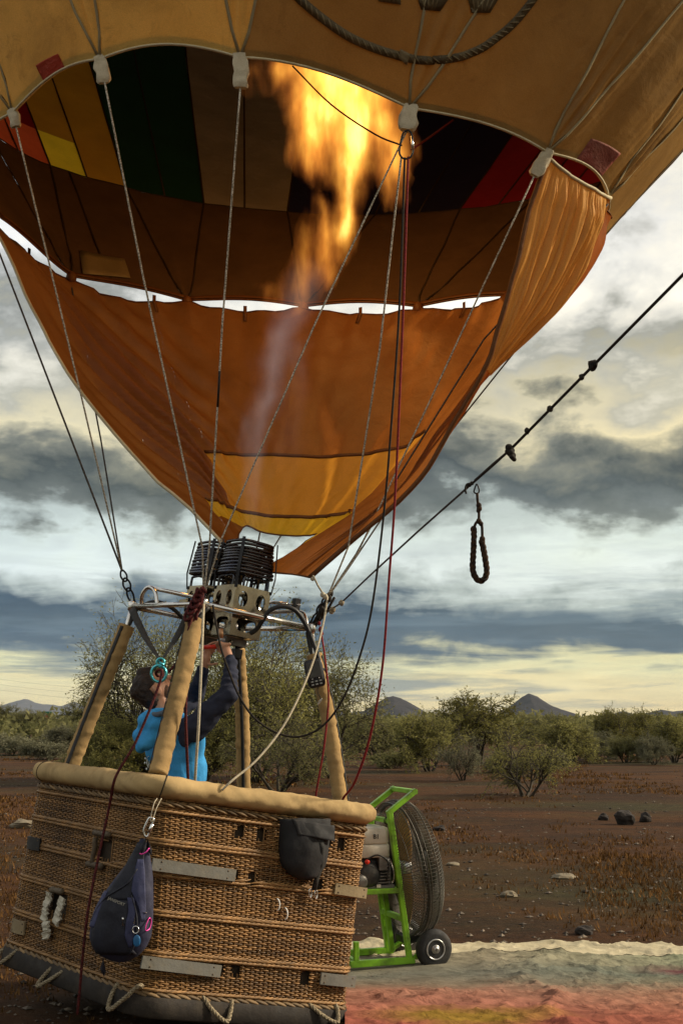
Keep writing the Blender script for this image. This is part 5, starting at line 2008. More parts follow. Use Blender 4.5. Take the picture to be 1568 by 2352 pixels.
# cloth guards over the cable ends
TIP = {}
for k, (tx, ty) in {0: (38, 292), 1: (241, 190), 2: (552, 202), 3: (934, 300), 4: (1226, 404)}.items():
    a = ATT[k]; b = P(tx, ty, a[1] - 0.02)
    TIP[k] = b
    d = nrm(b - a); L_ = np.linalg.norm(b - a)
    mb = MB()
    w = {0: 0.036, 1: 0.042, 2: 0.045, 3: 0.055, 4: 0.042}[k]
    s = nrm(np.cross(d, [0, 1, 0]))
    n = np.cross(d, s)

    def fn(u, v):
        an = 2 * math.pi * u
        rw = w * (0.80 + 0.22 * min(1, v * 2.2)) * (1.0 if v < 0.93 else 0.72)
        q = a - d * 0.02 + d * (L_ + 0.02) * v
        pnt = q + s * rw * math.copysign(abs(math.cos(an)) ** 0.4, math.cos(an)) + n * rw * 0.5 * math.copysign(abs(math.sin(an)) ** 0.5, math.sin(an))
        return pnt + s * 0.016 * mnoise.noise(Vector(pnt * 20)) + n * 0.016 * mnoise.noise(Vector(pnt * 24 + 5))
    mb.grid(fn, 16, 9)
    mb.build('cable_guard', M['block'], envelope)
for k in (8, 9, 10, 11):
    a = ATT[k]
    MB().ell(a - RN * 0.02, (0.045, 0.045, 0.06), None, 10, 8).build('cable_guard', M['s_seam'], envelope)

# loose threads at the right rim
MB().tube([P(1386, 515, 7.9), P(1392, 522, 7.9), P(1389, 531, 7.9)], 0.006, 5).build('loose_thread', M['rope_black'], envelope)

# ------------------------------------------------------------------ scoop (skirt)
scoop = empty('mouth_scoop', P(640, 1228, 8.3), 'burnt orange cloth scoop with amber and yellow lower bands below the balloon mouth', 'balloon scoop')
COLS = [  # from the near right edge round the back to the left edge: (px, py) down the column, top Y, bottom Y
    ([(1258, 362), (1205, 520), (1152, 690), (1102, 850), (1030, 985), (930, 1136), (722, 1325)], 7.25, 7.72),
    ([(1393, 456), (1366, 570), (1270, 715), (1106, 868), (1005, 1000), (897, 1124), (618, 1304)], 7.68, 7.85),
    ([(1345, 560), (1300, 650), (1180, 780), (1060, 900), (965, 1020), (870, 1130), (735, 1230)], 8.55, 8.2),
    ([(1165, 672), (1130, 760), (1055, 860), (975, 960), (890, 1060), (805, 1150), (715, 1230)], 9.2, 8.35),
    ([(960, 707), (925, 800), (880, 890), (826, 985), (770, 1075), (715, 1155), (655, 1230)], 9.45, 8.42),
    ([(697, 707), (685, 800), (671, 890), (655, 985), (637, 1075), (619, 1155), (600, 1222)], 9.62, 8.45),
    ([(430, 693), (445, 790), (466, 885), (490, 980), (515, 1070), (540, 1150), (565, 1208)], 9.7, 8.42),
    ([(165, 640), (215, 745), (275, 850), (345, 955), (420, 1055), (490, 1145), (545, 1230)], 9.5, 8.3),
    ([(-85, 440), (0, 545), (88, 735), (182, 893), (330, 1072), (432, 1165), (521, 1258)], 8.9, 7.95),
]
SC = []
for pxs, Yt, Yb in COLS:
    n = len(pxs)
    SC.append([P(x, y, Yt + (Yb - Yt) * (k / (n - 1))) for k, (x, y) in enumerate(pxs)])


def scoop_pt(u, v, w=True):
    """u 0..8 over the columns, v 0..1 downwards"""
    col = [cr_eval(c, v * 6) for c in SC]
    q = cr_eval(col, u)
    if w:
        k = 0
        if u < 1.05:     # gathered pleats of the right flap
            e = min(1, u * 6) * min(1, (1.05 - u) * 5)
            ph_ = 0
            k += 0.055 * e * (1.1 * mnoise.noise(Vector((u * 13, v * 1.1, 3))) + 0.7 * (1 - 3 * abs(mnoise.noise(Vector((u * 22, v * 1.3, 7)))))) * (1 - v) ** 0.5 * min(1, v * 12)
        # drawn folds falling diagonally from the cable points
        k += 0.060 * min(1, 0.2 + (8 - u) * 1.5) * mnoise.noise(Vector((u * 2.2 + v * 3.5, v * 1.4 - u * 0.3, 2.0))) * min(1, v * 8)
        k += 0.075 * min(1, (8 - u) * 1.6) * math.exp(-((u - 7.0) / 0.9) ** 2) * math.sin((u * 1.2 + v * 3.0) * 17 + 3 * mnoise.noise(Vector((u * 2, v * 3, 9)))) * math.sin(math.pi * min(1, v * 1.1)) ** 0.7
        k += (0 if u < 1 else 0.026) * math.exp(-v * 8) * math.sin(u * 2 * math.pi * 3.3 + 2 * mnoise.noise(Vector((u * 3, 0, 1)))) + 0.010 * mnoise.noise(Vector((u * 7, v * 16, 5)))
        c = np.array([q[0], q[1], q[2]]) - np.array([-0.6, 8.2, q[2]])
        q = q + nrm(c) * k
        # edge dips between the fastenings
        f = u - math.floor(u)
        q = q - np.array([0, 0, 1]) * 0.045 * math.sin(math.pi * f) * max(0, 1 - v * 9) * (1.0 if u > 1 else 0.9)
    return q


def scoop_panel(u0, u1, v0, v1, mat, nu, nv):
    def fn(a, b):
        u = u0 + (u1 - u0) * a
        va = v0(u) if callable(v0) else v0
        vb = v1(u) if callable(v1) else v1
        return scoop_pt(u, va + (vb - va) * b)
    return MB().grid(fn, nu, nv).build('scoop_panel', mat, scoop)


def vA(u):
    # upper edge of the amber band: peters out towards both sides
    return 0.612


def sstep(a, b, x):
    t = min(1.0, max(0.0, (x - a) / (b - a)))
    return t * t * (3 - 2 * t)


def vY(u):
    return 0.905 - 0.080 * sstep(5.6, 7.6, u)


def vB(u):
    return 1.0 - 0.10 * sstep(6.1, 7.4, u)


scoop_panel(0, 1, 0, 0.5, M['s_flap'], 150, 40)
scoop_panel(0, 1, 0.5, 1, M['s_orange'], 60, 30)
UB = [1, 1.6, 2.2, 3, 4, 5, 6.0, 6.3, 7.45, 8]
for ua, ub in zip(UB[:-1], UB[1:]):
    n_ = max(8, int((60 if ua > 5.9 else 22) * (ub - ua)))
    if 2.2 <= ua < 6.2:
        scoop_panel(ua, ub, 0, vA, M['s_orange'], n_, 40)
        scoop_panel(ua, ub, vA, vY, M['s_amber'], n_, 14)
        scoop_panel(ua, ub, vY, vB, M['s_yellow'], n_, 6)
        if ua > 5.5:
            scoop_panel(ua, ub, vB, 1.0, M['s_orange'], n_, 6)
    elif ua in (1.6, 6.3):
        scoop_panel(ua, ub, 0, vY, M['s_orange'], n_, 50)
        scoop_panel(ua, ub, vY, vB, M['s_yellow'], n_, 6)
        if ua > 6:
            scoop_panel(ua, ub, vB, 1.0, M['s_orange'], n_, 6)
    else:
        scoop_panel(ua, ub, 0, 1.0, M['s_orange'], n_, 50)
# left part of the bands: they end on the left panel
# seam tapes
for vv in (0.612, 0.905):
    ptsS = [scoop_pt(u, vY(u) if vv > 0.8 else vv) for u in (np.linspace(1.7, 7.4, 60) if vv > 0.8 else np.linspace(2.2, 6.3, 50))]
    inn = [q + nrm(np.array([-0.6, 8.2, q[2]]) - q) * 0.008 for q in ptsS]
    MB().strip(inn, [nrm(np.array([-0.6, 8.2, q[2]]) - q) for q in ptsS], 0.026, 0.004).build('seam_tape', M['s_seam'], scoop)
# hems: pale along the mouth at the right flap and the left edge, dark along the right edge
ptsS = [scoop_pt(u, 0.0) for u in np.linspace(0, 1, 16)]
MB().tube(ptsS, 0.013, 8).build('hem', M['hem'], scoop)
ptsS = [scoop_pt(8, v) for v in np.linspace(0, 1, 40)]
MB().tube(ptsS, 0.012, 8).build('hem', M['hem'], scoop)
ptsS = [scoop_pt(0, v) for v in np.linspace(0, 1, 40)]
MB().tube(ptsS, 0.016, 8).build('hem', M['s_seam'], scoop)
MB().tube([scoop_pt(u, 1.0) for u in np.linspace(0, 8, 60)], 0.006, 6).build('hem', M['s_seam'], scoop)
MB().tube([scoop_pt(u, 0.0) for u in np.linspace(1, 8, 90)], 0.007, 6).build('hem', M['s_seam'], scoop)
# little tabs along the mouth edge
for u in (2.6, 3.5, 4.5, 5.5, 6.3, 7.4):
    q = scoop_pt(u, 0.0)
    inw = nrm(np.array([-0.6, 8.2, q[2]]) - q)
    MB().strip([q + inw * 0.012 + np.array([0, 0, .05]), q + inw * 0.012, scoop_pt(u, 0.05) + inw * 0.014], inw, 0.03, 0.004).build('tab', M['s_seam'], scoop)

# ------------------------------------------------------------------ flame
def flame_mat(segs, name):
    m, N, L = newmat(name)
    o = N.new('ShaderNodeOutputMaterial')
    tc = N.new('ShaderNodeTexCoord')

    def math_(op, a, b=None, clamp=False, c=None):
        n = N.new('ShaderNodeMath'); n.operation = op; n.use_clamp = clamp
        for i, x in enumerate((a, b, c)):
            if x is None: continue
            if isinstance(x, (int, float)): n.inputs[i].default_value = x
            else: L.new(x, n.inputs[i])
        return n.outputs[0]

    def vm(op, a, b=None, s=None):
        n = N.new('ShaderNodeVectorMath'); n.operation = op
        for i, x in enumerate((a, b)):
            if x is None: continue
            if isinstance(x, (tuple, list, np.ndarray)): n.inputs[i].default_value = tuple(float(q) for q in x)
            else: L.new(x, n.inputs[i])
        if s is not None:
            if isinstance(s, (int, float)): n.inputs['Scale'].default_value = s
            else: L.new(s, n.inputs['Scale'])
        return n
    # warp
    def noise_v(scale, sc, detail=3):
        mp = N.new('ShaderNodeMapping'); mp.inputs['Scale'].default_value = sc
        L.new(tc.outputs['Object'], mp.inputs[0])
        n = N.new('ShaderNodeTexNoise'); n.inputs['Scale'].default_value = scale; n.inputs['Detail'].default_value = detail
        n.inputs['Roughness'].default_value = 0.55
        L.new(mp.outputs[0], n.inputs['Vector'])
        return n
    nw = noise_v(2.6, (1, 1, 0.5), 4)
    wv = vm('SCALE', vm('SUBTRACT', nw.outputs['Color'], (0.5, 0.5, 0.5)).outputs[0], s=0.55)
    p = vm('ADD', tc.outputs['Object'], wv.outputs[0]).outputs[0]
    hot, cool = None, None
    for (a, b, ra, rb, wa, wb, kind) in segs:
        ab = np.array(b) - np.array(a)
        pa = vm('SUBTRACT', p, a).outputs[0]
        t = math_('MULTIPLY', vm('DOT_PRODUCT', pa, ab).outputs['Value'], 1.0 / float(ab @ ab), True)
        q = vm('SUBTRACT', pa, vm('SCALE', tuple(ab), s=t).outputs[0])
        d = vm('LENGTH', q.outputs[0]).outputs['Value']
        kx_ = 1.12 if kind == 'hot' else 1.0
        r = math_('MULTIPLY_ADD', t, (rb - ra) * kx_, False, ra * kx_)
        f = math_('SUBTRACT', 1.0, math_('DIVIDE', d, r), True)
        w = math_('MULTIPLY_ADD', t, wb - wa, False, wa)
        f = math_('MULTIPLY', f, w)
        if kind == 'hot':
            hot = f if hot is None else math_('MAXIMUM', hot, f)
        else:
            cool = f if cool is None else math_('MAXIMUM', cool, f)
    nd = noise_v(6.0, (1.15, 1.15, 0.36), 8)
    rr = N.new('ShaderNodeMapRange'); rr.inputs['From Min'].default_value = 0.34; rr.inputs['From Max'].default_value = 0.66
    rr.inputs['To Min'].default_value = -0.38; rr.inputs['To Max'].default_value = 0.30
    L.new(nd.outputs['Fac'], rr.inputs[0])
    h = math_('ADD', hot, rr.outputs[0])
    h = math_('MULTIPLY', h, math_('GREATER_THAN', hot, 0.001))
    h = math_('MAXIMUM', h, 0.0)
    hcol = _ramp(N, L, h, [(0.0, (0.0, 0.0, 0.0)), (0.22, (0.22, 0.058, 0.010)), (0.46, (0.95, 0.32, 0.04)), (0.78, (2.9, 1.3, 0.18)), (1.0, (6.0, 3.8, 0.9))])
    rc_ = math_('MULTIPLY', cool, rr.outputs[0]) if False else cool
    em1 = N.new('ShaderNodeEmission'); L.new(hcol, em1.inputs[0]); em1.inputs[1].default_value = FLAME_K
    em2 = N.new('ShaderNodeEmission'); em2.inputs[0].default_value = (0.43, 0.43, 0.44, 1)
    L.new(math_('MULTIPLY', math_('POWER', cool, 1.5), 1.25), em2.inputs[1])
    ad = N.new('ShaderNodeAddShader'); L.new(em1.outputs[0], ad.inputs[0]); L.new(em2.outputs[0], ad.inputs[1])
    L.new(ad.outputs[0], o.inputs['Volume'])
    m.cycles.volume_step_rate = 0.12
    try:
        m.cycles.homogeneous_volume = False
    except Exception:
        pass
    return m


FLAME_K = 2.0
fl_org = P(578, 1240, 7.85)
flame = empty('burner_flame', fl_org, 'roaring orange and yellow burner flame rising into the balloon mouth', 'flame')


def FS(p1, Y1, p2, Y2, r1, r2, w1, w2, kind='hot'):
    return (tuple(P(*p1, Y1) - fl_org), tuple(P(*p2, Y2) - fl_org), r1 * Y1 / F_PX, r2 * Y2 / F_PX, w1, w2, kind)


segs = [
    FS((572, 1228), 7.85, (586, 1060), 7.95, 32, 42, 0.7, 0.95, 'cool'),
    FS((586, 1060), 7.95, (612, 850), 8.05, 42, 60, 0.95, 1.15, 'cool'),
    FS((612, 850), 8.05, (690, 640), 8.15, 60, 70, 1.15, 0.5, 'cool'),
    FS((640, 1150), 8.05, (690, 800), 8.15, 30, 40, 0.2, 0.5, 'cool'),
    FS((625, 668), 8.15, (715, 618), 8.15, 50, 62, 0.16, 0.46),
    FS((715, 618), 8.15, (772, 520), 8.2, 60, 58, 0.46, 0.85),
    FS((772, 520), 8.2, (798, 420), 8.25, 54, 56, 0.85, 0.95),
    FS((798, 420), 8.25, (795, 330), 8.3, 62, 95, 0.95, 1.0),
    FS((735, 350), 8.3, (745, 230), 8.3, 70, 105, 0.7, 1.0),
    FS((800, 320), 8.3, (790, 170), 8.3, 120, 150, 1.0, 1.05),
    FS((790, 170), 8.3, (780, 30), 8.35, 150, 140, 1.05, 1.0),
    FS((850, 250), 8.3, (905, 380), 8.25, 80, 56, 0.9, 0.62),
    FS((905, 380), 8.25, (926, 455), 8.2, 52, 44, 0.62, 0.40),
    FS((690, 175), 8.3, (600, 165), 8.25, 70, 48, 0.6, 0.42),
]
fm = MB()
for (a, b, ra, rb, _, _, kind) in segs:
    fm.cap(np.array(a) + fl_org, np.array(b) + fl_org, ra * 1.3 + 0.05, rb * 1.3 + 0.05, 12)
fo = blob(fm, 'flame_plume', flame_mat(segs, 'flame_gas'), flame, 0.05, 2)
for (x, y, Y, e_, rad) in ((790, 300, 8.28, 48, 0.35), (775, 480, 8.18, 5, 0.12)):
    ld = bpy.data.lights.new('flame_light', 'POINT')
    ld.energy = e_; ld.color = (1.0, 0.50, 0.14); ld.shadow_soft_size = rad
    lo = bpy.data.objects.new('flame_light', ld); COL.objects.link(lo)
    lo.parent = flame; lo.location = [float(q) for q in P(x, y, Y) - fl_org]

# ------------------------------------------------------------------ cables and cords
def line(name, pts, r, mat, label, cat, group=None, n=6, curve=0):
    pts = [np.asarray(p, float) for p in pts]
    if curve:
        pts = catmull(pts, curve)
    else:
        # a straight run is cut into short pieces so it stays round and regular
        q = []
        for a, b in zip(pts[:-1], pts[1:]):
            q += [a * (1 - t) + b * t for t in np.linspace(0, 1, 8, endpoint=False)]
        pts = q + [pts[-1]]
    return MB().tube(pts, r, n).thing(name, mat, label, cat, group)


GRP = 'suspension cables between mouth and burner frame'
TL = FL + ez * 0.03; TF = FF + ez * 0.04; TR = FR + ez * 0.03; TB = FB + ez * 0.03
KL = P(281, 1312, 8.03); KF = P(468, 1372, 7.44); KR = P(752, 1372, 7.85)
line('suspension_cable', [TIP[0], P(186, 905, 7.6), KL], 0.0058, M['cable'], 'pale cable from leftmost cloth guard to the left frame corner', 'cable', GRP)
line('suspension_cable', [ATT[13] - RN * 0.05, P(0, 583, 8.2), KL], 0.0075, M['cable_dark'], 'dark cable entering at the left edge and running to the left frame corner', 'cable', GRP)
line('suspension_cable', [ATT[11] - RN * 0.05, P(232, 1010, 8.6), KL], 0.0060, M['cable_dark'], 'dark cable from the far left fastening to the left frame corner', 'cable', GRP)
line('suspension_cable', [TIP[1], P(330, 640, 6.97), P(465, 1258, 7.36), KF], 0.0058, M['cable'], 'pale cable from the second cloth guard down past the scoop to the coils', 'cable', GRP)
line('suspension_cable', [TIP[2], P(511, 740, 6.95), P(481, 1255, 7.35), KF], 0.0058, M['cable'], 'nearly upright pale cable with a black sleeved length', 'cable', GRP)
MB().tube([P(504.5, 852, 7.02), P(502.5, 890, 7.045), P(500, 935, 7.08)], 0.0072, 8).thing('cable_sleeve', M['rope_black'], 'short black sleeve on the nearly upright pale cable', 'cable sleeve')
line('suspension_cable', [TIP[3], P(725, 740, 7.1), P(506, 1245, 7.36), KF], 0.0058, M['cable'], 'pale cable slanting left across the flame to the coils', 'cable', GRP)
line('suspension_cable', [ATT[10] - RN * 0.06, P(470, 985, 9.2), P(513, 1262, 8.75), TB], 0.0058, M['cable_dark'], 'dark cable from the second far fastening to behind the coils', 'cable', GRP)
line('suspension_cable', [ATT[9] - RN * 0.06, P(652, 930, 9.25), P(592, 1250, 8.75), TB], 0.0058, M['cable_dark'], 'dark cable down the middle of the scoop', 'cable', GRP)
line('suspension_cable', [P(945, 722, 9.5), P(860, 880, 9.2), P(622, 1268, 8.75), TB], 0.0058, M['cable_dark'], 'dark cable slanting down left inside the right of the scoop', 'cable', GRP)
line('suspension_cable', [P(921, 362, 6.9), P(872, 800, 7.25), P(800, 1255, 7.7), KR], 0.0058, M['cable'], 'pale cable from the carabiner to the right frame corner', 'cable', GRP)
line('suspension_cable', [TIP[4], P(985, 925, 7.55), P(822, 1268, 7.78), KR], 0.0060, M['cable'], 'pale cable from the rightmost cloth guard to the right frame corner', 'cable', GRP)
line('suspension_cable', [ATT[5] - RN * 0.06, P(1110, 780, 7.85), P(905, 1110, 7.9), P(818, 1272, 7.9), KR], 0.0062, M['cable_dark'], 'dark cable behind the pleated flap running to the right corner', 'cable', GRP)
line('suspension_cable', [ATT[6] - RN * 0.06, P(884, 1180, 8.25), P(800, 1305, 8.0), KR], 0.0058, M['cable_dark'], 'dark cable just outside the right edge of the scoop', 'cable', GRP)
for pa, pb, lab in ((KL, TL, 'left'), (KR, TR, 'right'), (KF, TF, 'front')):
    sh = empty('shackle', pb, {'left': 'black karabiners and straps at the left frame corner', 'right': 'dark shackles and straps at the right frame corner', 'front': 'pale thimble and shackle at the front frame corner'}[lab], 'shackle')
    d = nrm(pb - pa); s = nrm(np.cross(d, [0, 1, 0]))
    L_ = np.linalg.norm(pb - pa)
    for f0, f1, w in ((0.0, 0.30, 0.02), (0.26, 0.62, 0.024), (0.58, 1.0, 0.020)):
        c0, c1 = pa + d * L_ * f0, pa + d * L_ * f1
        loop = [c0 + s * w * 0.5, c0 - d * 0.006, c0 - s * w * 0.5, (c0 + c1) / 2 - s * w, c1 - s * w * 0.5, c1 + d * 0.006, c1 + s * w * 0.5, (c0 + c1) / 2 + s * w]
        MB().tube(catmull(loop, 3, True), 0.0065, 6, closed=True).build('link', M['cable'] if (lab == 'front' and f0 == 0) else M['black_metal'], sh)
    for o_ in (-0.012, 0.012):
        MB().strip([pa + d * L_ * 0.5 + s * o_, pb + s * o_ * 1.6 + d * 0.02], [0, -1, 0], 0.016, 0.004).build('strap', M['web'], sh)
# extra lengths of black strap at the right corner
kb = empty('rope_knot', KR, 'dark knotted bundle of lines beside the right frame corner', 'knot')
for (x, y, r) in ((738, 1402, 0.030), (732, 1415, 0.024), (755, 1372, 0.028), (760, 1362, 0.022)):
    MB().ell(P(x, y, 7.86), (r * 0.7, r, r * 1.2), None, 10, 8).build('knot', M['rope_black'], kb)
MB().tube([P(757, 1366, 7.86), P(737, 1400, 7.88), P(718, 1436, 7.9)], 0.012, 8).build('line', M['rope_black'], kb)
MB().tube([P(768, 1372, 7.82), P(748, 1408, 7.86), P(722, 1440, 7.9)], 0.009, 8).build('line', M['rope_black'], kb)

# cord from the scoop corner to the right frame corner
tl = empty('tie_cord', P(720, 1325, 7.7), 'pale knotted cord from the scoop corner to the right frame corner', 'cord')
pts = [P(719, 1322, 7.7), P(730, 1345, 7.75), P(742, 1364, 7.8), P(750, 1372, 7.83)]
MB().tube(pts, 0.006, 6).build('cord', M['rope_cream'], tl)
for (x, y) in ((718, 1328), (741, 1366), (747, 1370)):
    MB().ell(P(x, y, 7.75), (0.017, 0.015, 0.019), None, 8, 6).build('knot', M['rope_cream'], tl)

# carabiner under the third guard with red and black lines
cb = empty('carabiner', P(932, 335, 6.88), 'black and silver carabiner hanging below the cream cloth guard near the flame', 'carabiner')
pts = catmull([P(926, 305, 6.88), P(919, 330, 6.88), P(917, 352, 6.88), P(926, 364, 6.88), P(941, 362, 6.88), P(948, 345, 6.88), P(946, 312, 6.88), P(938, 300, 6.88)], 4, True)
MB().tube(pts, 0.0062, 8, closed=True).build('hook', M['black_metal'], cb)
MB().tube([P(946, 313, 6.878), P(948, 345, 6.878)], 0.0085, 8).build('gate', M['alu'], cb)
line('vent_line', [P(672, 152, 7.6), P(760, 240, 7.3), P(860, 308, 7.05), P(922, 334, 6.9)], 0.0055, M['rope_maroon'], 'brown line crossing the flame from the mouth lip to the carabiner', 'line', None, 6, 5)
line('vent_line', [P(1040, 276, 8.6), P(985, 316, 7.6), P(945, 343, 6.9)], 0.0075, M['rope_red'], 'short red webbing running up right from the carabiner', 'line', None, 6, 5)
line('vent_line', [P(937, 360, 6.88), P(926, 700, 7.0), P(908, 1120, 7.1), P(893, 1330, 7.15), P(878, 1530, 7.2), P(850, 1690, 7.3), P(815, 1795, 7.45), P(786, 1838, 7.68), P(770, 1900, 7.85)], 0.0072, M['rope_red'], 'long red line from the carabiner curving down to the basket right end', 'line', None, 8, 7)
line('vent_line', [P(929, 362, 6.9), P(917, 700, 7.02), P(898, 980, 7.1), P(880, 1190, 7.2), P(853, 1400, 7.3), P(822, 1520, 7.35), P(785, 1610, 7.4), P(740, 1668, 7.42), P(688, 1692, 7.42), P(635, 1683, 7.42), P(585, 1650, 7.42), P(550, 1600, 7.4), P(527, 1545, 7.38), P(508, 1490, 7.36), P(496, 1430, 7.36), P(489, 1390, 7.38)], 0.0066, M['rope_black'], 'long black line hanging in a wide loop beside the pilot', 'line', None, 8, 7)
line('cord', [P(735, 1440, 7.86), P(746, 1510, 7.7), P(754, 1590, 7.62), P(752, 1640, 7.6), P(744, 1715, 7.58), P(733, 1780, 7.6), P(723, 1840, 7.66), P(720, 1880, 7.72)], 0.0062, M['rope_red'], 'red cord hanging in front of the right upright', 'cord', None, 8, 6)
kn = MB()
for (x, y, r) in ((733, 1432, 0.014), (736, 1446, 0.019), (738, 1455, 0.016)):
    kn.ell(P(x, y, 7.84), (r * 0.8, r * 0.8, r), None, 8, 6)
kn.thing('cord_knot', M['rope_red'], 'red knot at the top of the hanging red cord', 'knot')
line('cord', [KR + np.array([0, -0.02, 0]), P(742, 1432, 7.75), P(722, 1510, 7.6), P(690, 1592, 7.45), P(648, 1672, 7.3), P(590, 1745, 7.15), P(534, 1792, 7.02), P(510, 1815, 7.0)], 0.0068, M['rope_cream'], 'cream cord slanting from the right frame corner to the front rim', 'cord', None, 8, 7)
line('cord', [P(468, 1388, 7.36), P(465, 1460, 7.2), P(461, 1560, 7.1), P(456, 1670, 7.05), P(450, 1760, 7.1), P(446, 1830, 7.2)], 0.0080, M['rope_cream'], 'cream cord hanging straight beside the tan front upright', 'cord', None, 8, 6)

# maroon rope: bundle at the front corner, through the figure eight, down over the rim
mrp = empty('maroon_rope', P(455, 1400, 7.36), 'maroon rope bundled at the burner and running through the teal ring over the rim', 'rope')
rngr = random.Random(8)
for k in range(5):
    ptsb = [P(462 + 8 * math.sin(k * 2.3 + t * 5) - 34 * t, 1352 + 130 * t + 4 * math.cos(k + t * 9), 7.34 + 0.012 * k + 0.03 * math.sin(t * 6 + k)) for t in np.linspace(0, 1 - 0.09 * k, 10)]
    MB().tube(catmull(ptsb, 3), 0.0105, 7).build('rope_turn', M['rope_maroon'], mrp)
for k in range(4):
    c = P(458 - 8 * k, 1368 + 14 * k, 7.33)
    MB().tube([c + np.array([0.035 * math.cos(a) * (1 - k * 0.1), 0.02 * math.sin(a), 0.035 * math.sin(a) + 0.02 * math.cos(a)]) for a in np.linspace(0, 5.6, 14)], 0.0105, 7).build('rope_turn', M['rope_maroon'], mrp)
pts = catmull([P(452, 1375, 7.34), P(440, 1420, 7.32), P(428, 1465, 7.30), P(412, 1512, 7.26), P(388, 1542, 7.2), P(366, 1553, 7.14), P(358, 1545, 7.10), P(368, 1538, 7.08), P(372, 1550, 7.06), P(356, 1600, 7.03), P(340, 1640, 7.0), P(308, 1712, 6.97), P(276, 1765, 6.93), P(262, 1796, 6.91), P(254, 1840, 6.98), P(243, 1892, 6.99), P(222, 1990, 6.92), P(203, 2090, 6.86), P(192, 2180, 6.86), P(184, 2270, 6.88), P(178, 2330, 6.9)], 6)
MB().tube(pts, 0.0082, 8).build('rope_run', M['rope_maroon'], mrp)
pts = catmull([P(456, 1385, 7.36), P(448, 1440, 7.34), P(434, 1500, 7.3), P(428, 1590, 7.25), P(427, 1660, 7.22), P(430, 1740, 7.22), P(434, 1830, 7.25)], 6)
MB().tube(pts, 0.0088, 8).build('rope_run', M['rope_maroon'], mrp)

# black straps and the teal ring they hold
stp = empty('webbing_strap', P(303, 1400, 8.0), 'pair of twisted black straps meeting at the teal ring above the pilot head', 'strap')


def twisted(a, b, Ya, Yb, w0, w1, tw):
    pa, pb = P(*a, Ya), P(*b, Yb)
    d = nrm(pb - pa); s = nrm(np.cross(d, [0, 1, 0])); n = np.cross(d, s)
    pts = [pa * (1 - t) + pb * t - np.array([0, 0, 0.02 * math.sin(math.pi * t)]) for t in np.linspace(0, 1, 16)]
    ns = [n * math.cos(tw * t) + s * math.sin(tw * t) for t in np.linspace(0, 1, 16)]
    ws = [w0 * (1 - t) + w1 * t for t in np.linspace(0, 1, 16)]
    return MB().strip(pts, ns, ws, 0.004).build('strap', M['web'], stp)


twisted((303, 1398), (367, 1516), 8.0, 7.15, 0.05, 0.026, 1.1)
twisted((440, 1398), (371, 1518), 7.5, 7.15, 0.055, 0.028, -1.0)
fig = empty('descender_ring', P(366, 1545, 7.1), 'turquoise figure of eight ring hanging before the pilot forehead', 'descender')
for (cx, cy, rx, ry, r) in ((365, 1547, 17, 19, 0.0085), (369, 1522, 9, 10, 0.0065)):
    pts = [P(cx + rx * math.cos(a), cy + ry * math.sin(a), 7.1) for a in np.linspace(0, 2 * math.pi, 22, endpoint=False)]
    MB().tube(pts, r, 8, closed=True).build('ring', M['teal'], fig)
MB().tube([P(363, 1518, 7.11), P(376, 1528, 7.09)], 0.008, 8).build('bow', M['teal'], fig)

# tether to the upper right, with knots and a hanging hand loop
tet = empty('tether_rope', TR, 'dark tether rope climbing to the upper right with small knots', 'rope')
tp = [(716, 1440, 7.9), (745, 1410, 7.86), (784, 1384, 7.8), (850, 1321, 7.5), (960, 1220, 7.05), (1075, 1118, 6.6)]
pts = []
for a, b in zip(tp[:-1], tp[1:]):
    for t in np.linspace(0, 1, 7, endpoint=False):
        pts.append(P(a[0] * (1 - t) + b[0] * t, a[1] * (1 - t) + b[1] * t, a[2] * (1 - t) + b[2] * t))
pts.append(P(*tp[-1]))
MB().tube(pts, [0.0065 - 0.0015 * (1 - i / len(pts)) for i in range(len(pts))], 7).build('thin_run', M['cable_dark'], tet)
A1, A2, A3 = P(1088, 1106, 6.55), P(1172, 1032, 6.25), P(1568, 630, 5.1)
A4 = A3 + (A3 - A2) * 2.2
MB().tube([A2 * (1 - t) + A3 * t for t in np.linspace(0, 1, 16)] + [A4], [0.0075] * 16 + [0.0075], 8).build('thick_run', M['rope_black'], tet)
for o_ in (-0.012, 0.014):
    d = np.array([0.6, 0, 0.8]) * o_
    MB().tube([A1 + d * 0.6, (A1 + A2) / 2 + d, A2], 0.0065, 7).build('doubled_run', M['rope_black'], tet)
for (x, y, Y, r) in ((784, 1385, 7.78, 0.017), (764, 1400, 7.84, 0.019), (761, 1405, 7.84, 0.015), (1210, 990, 6.12, 0.014), (1262, 939, 5.95, 0.016), (1335, 866, 5.72, 0.015), (1360, 840, 5.65, 0.022), (1365, 836, 5.63, 0.017)):
    mb = MB()
    c = P(x, y, Y)
    rock_mb(mb, c, r, x * 0.01, (1, 1, 1.1), 10, 8)
    mb.build('knot', M['rope_black'] if y < 1300 else M['rope_tan'], tet)
mb = MB()
for (x, y, r) in ((1171, 1031, 0.024), (1174, 1042, 0.023), (1177, 1051, 0.017), (1168, 1040, 0.018)):
    mb.cap(P(x - 3, y - 3, 6.22), P(x + 3, y + 4, 6.24), r * 0.85, r * 0.75)
mb.build('big_knot', M['rope_black'], tet)
mb = MB()
for (x, y, r) in ((1078, 1114, 0.012), (1083, 1110, 0.012), (1072, 1118, 0.010)):
    mb.ell(P(x, y, 6.58), (r, r, r), None, 8, 6)
mb.tube(catmull([P(1080, 1110, 6.56), P(1071, 1113, 6.56), P(1068, 1124, 6.56), P(1070, 1134, 6.56)], 5), 0.0055, 6)
mb.build('hitch', M['rope_black'], tet)
lp = empty('hand_loop', P(1100, 1335, 6.5), 'braided dark rope hand loop dangling from a snap hook on the tether', 'rope loop')
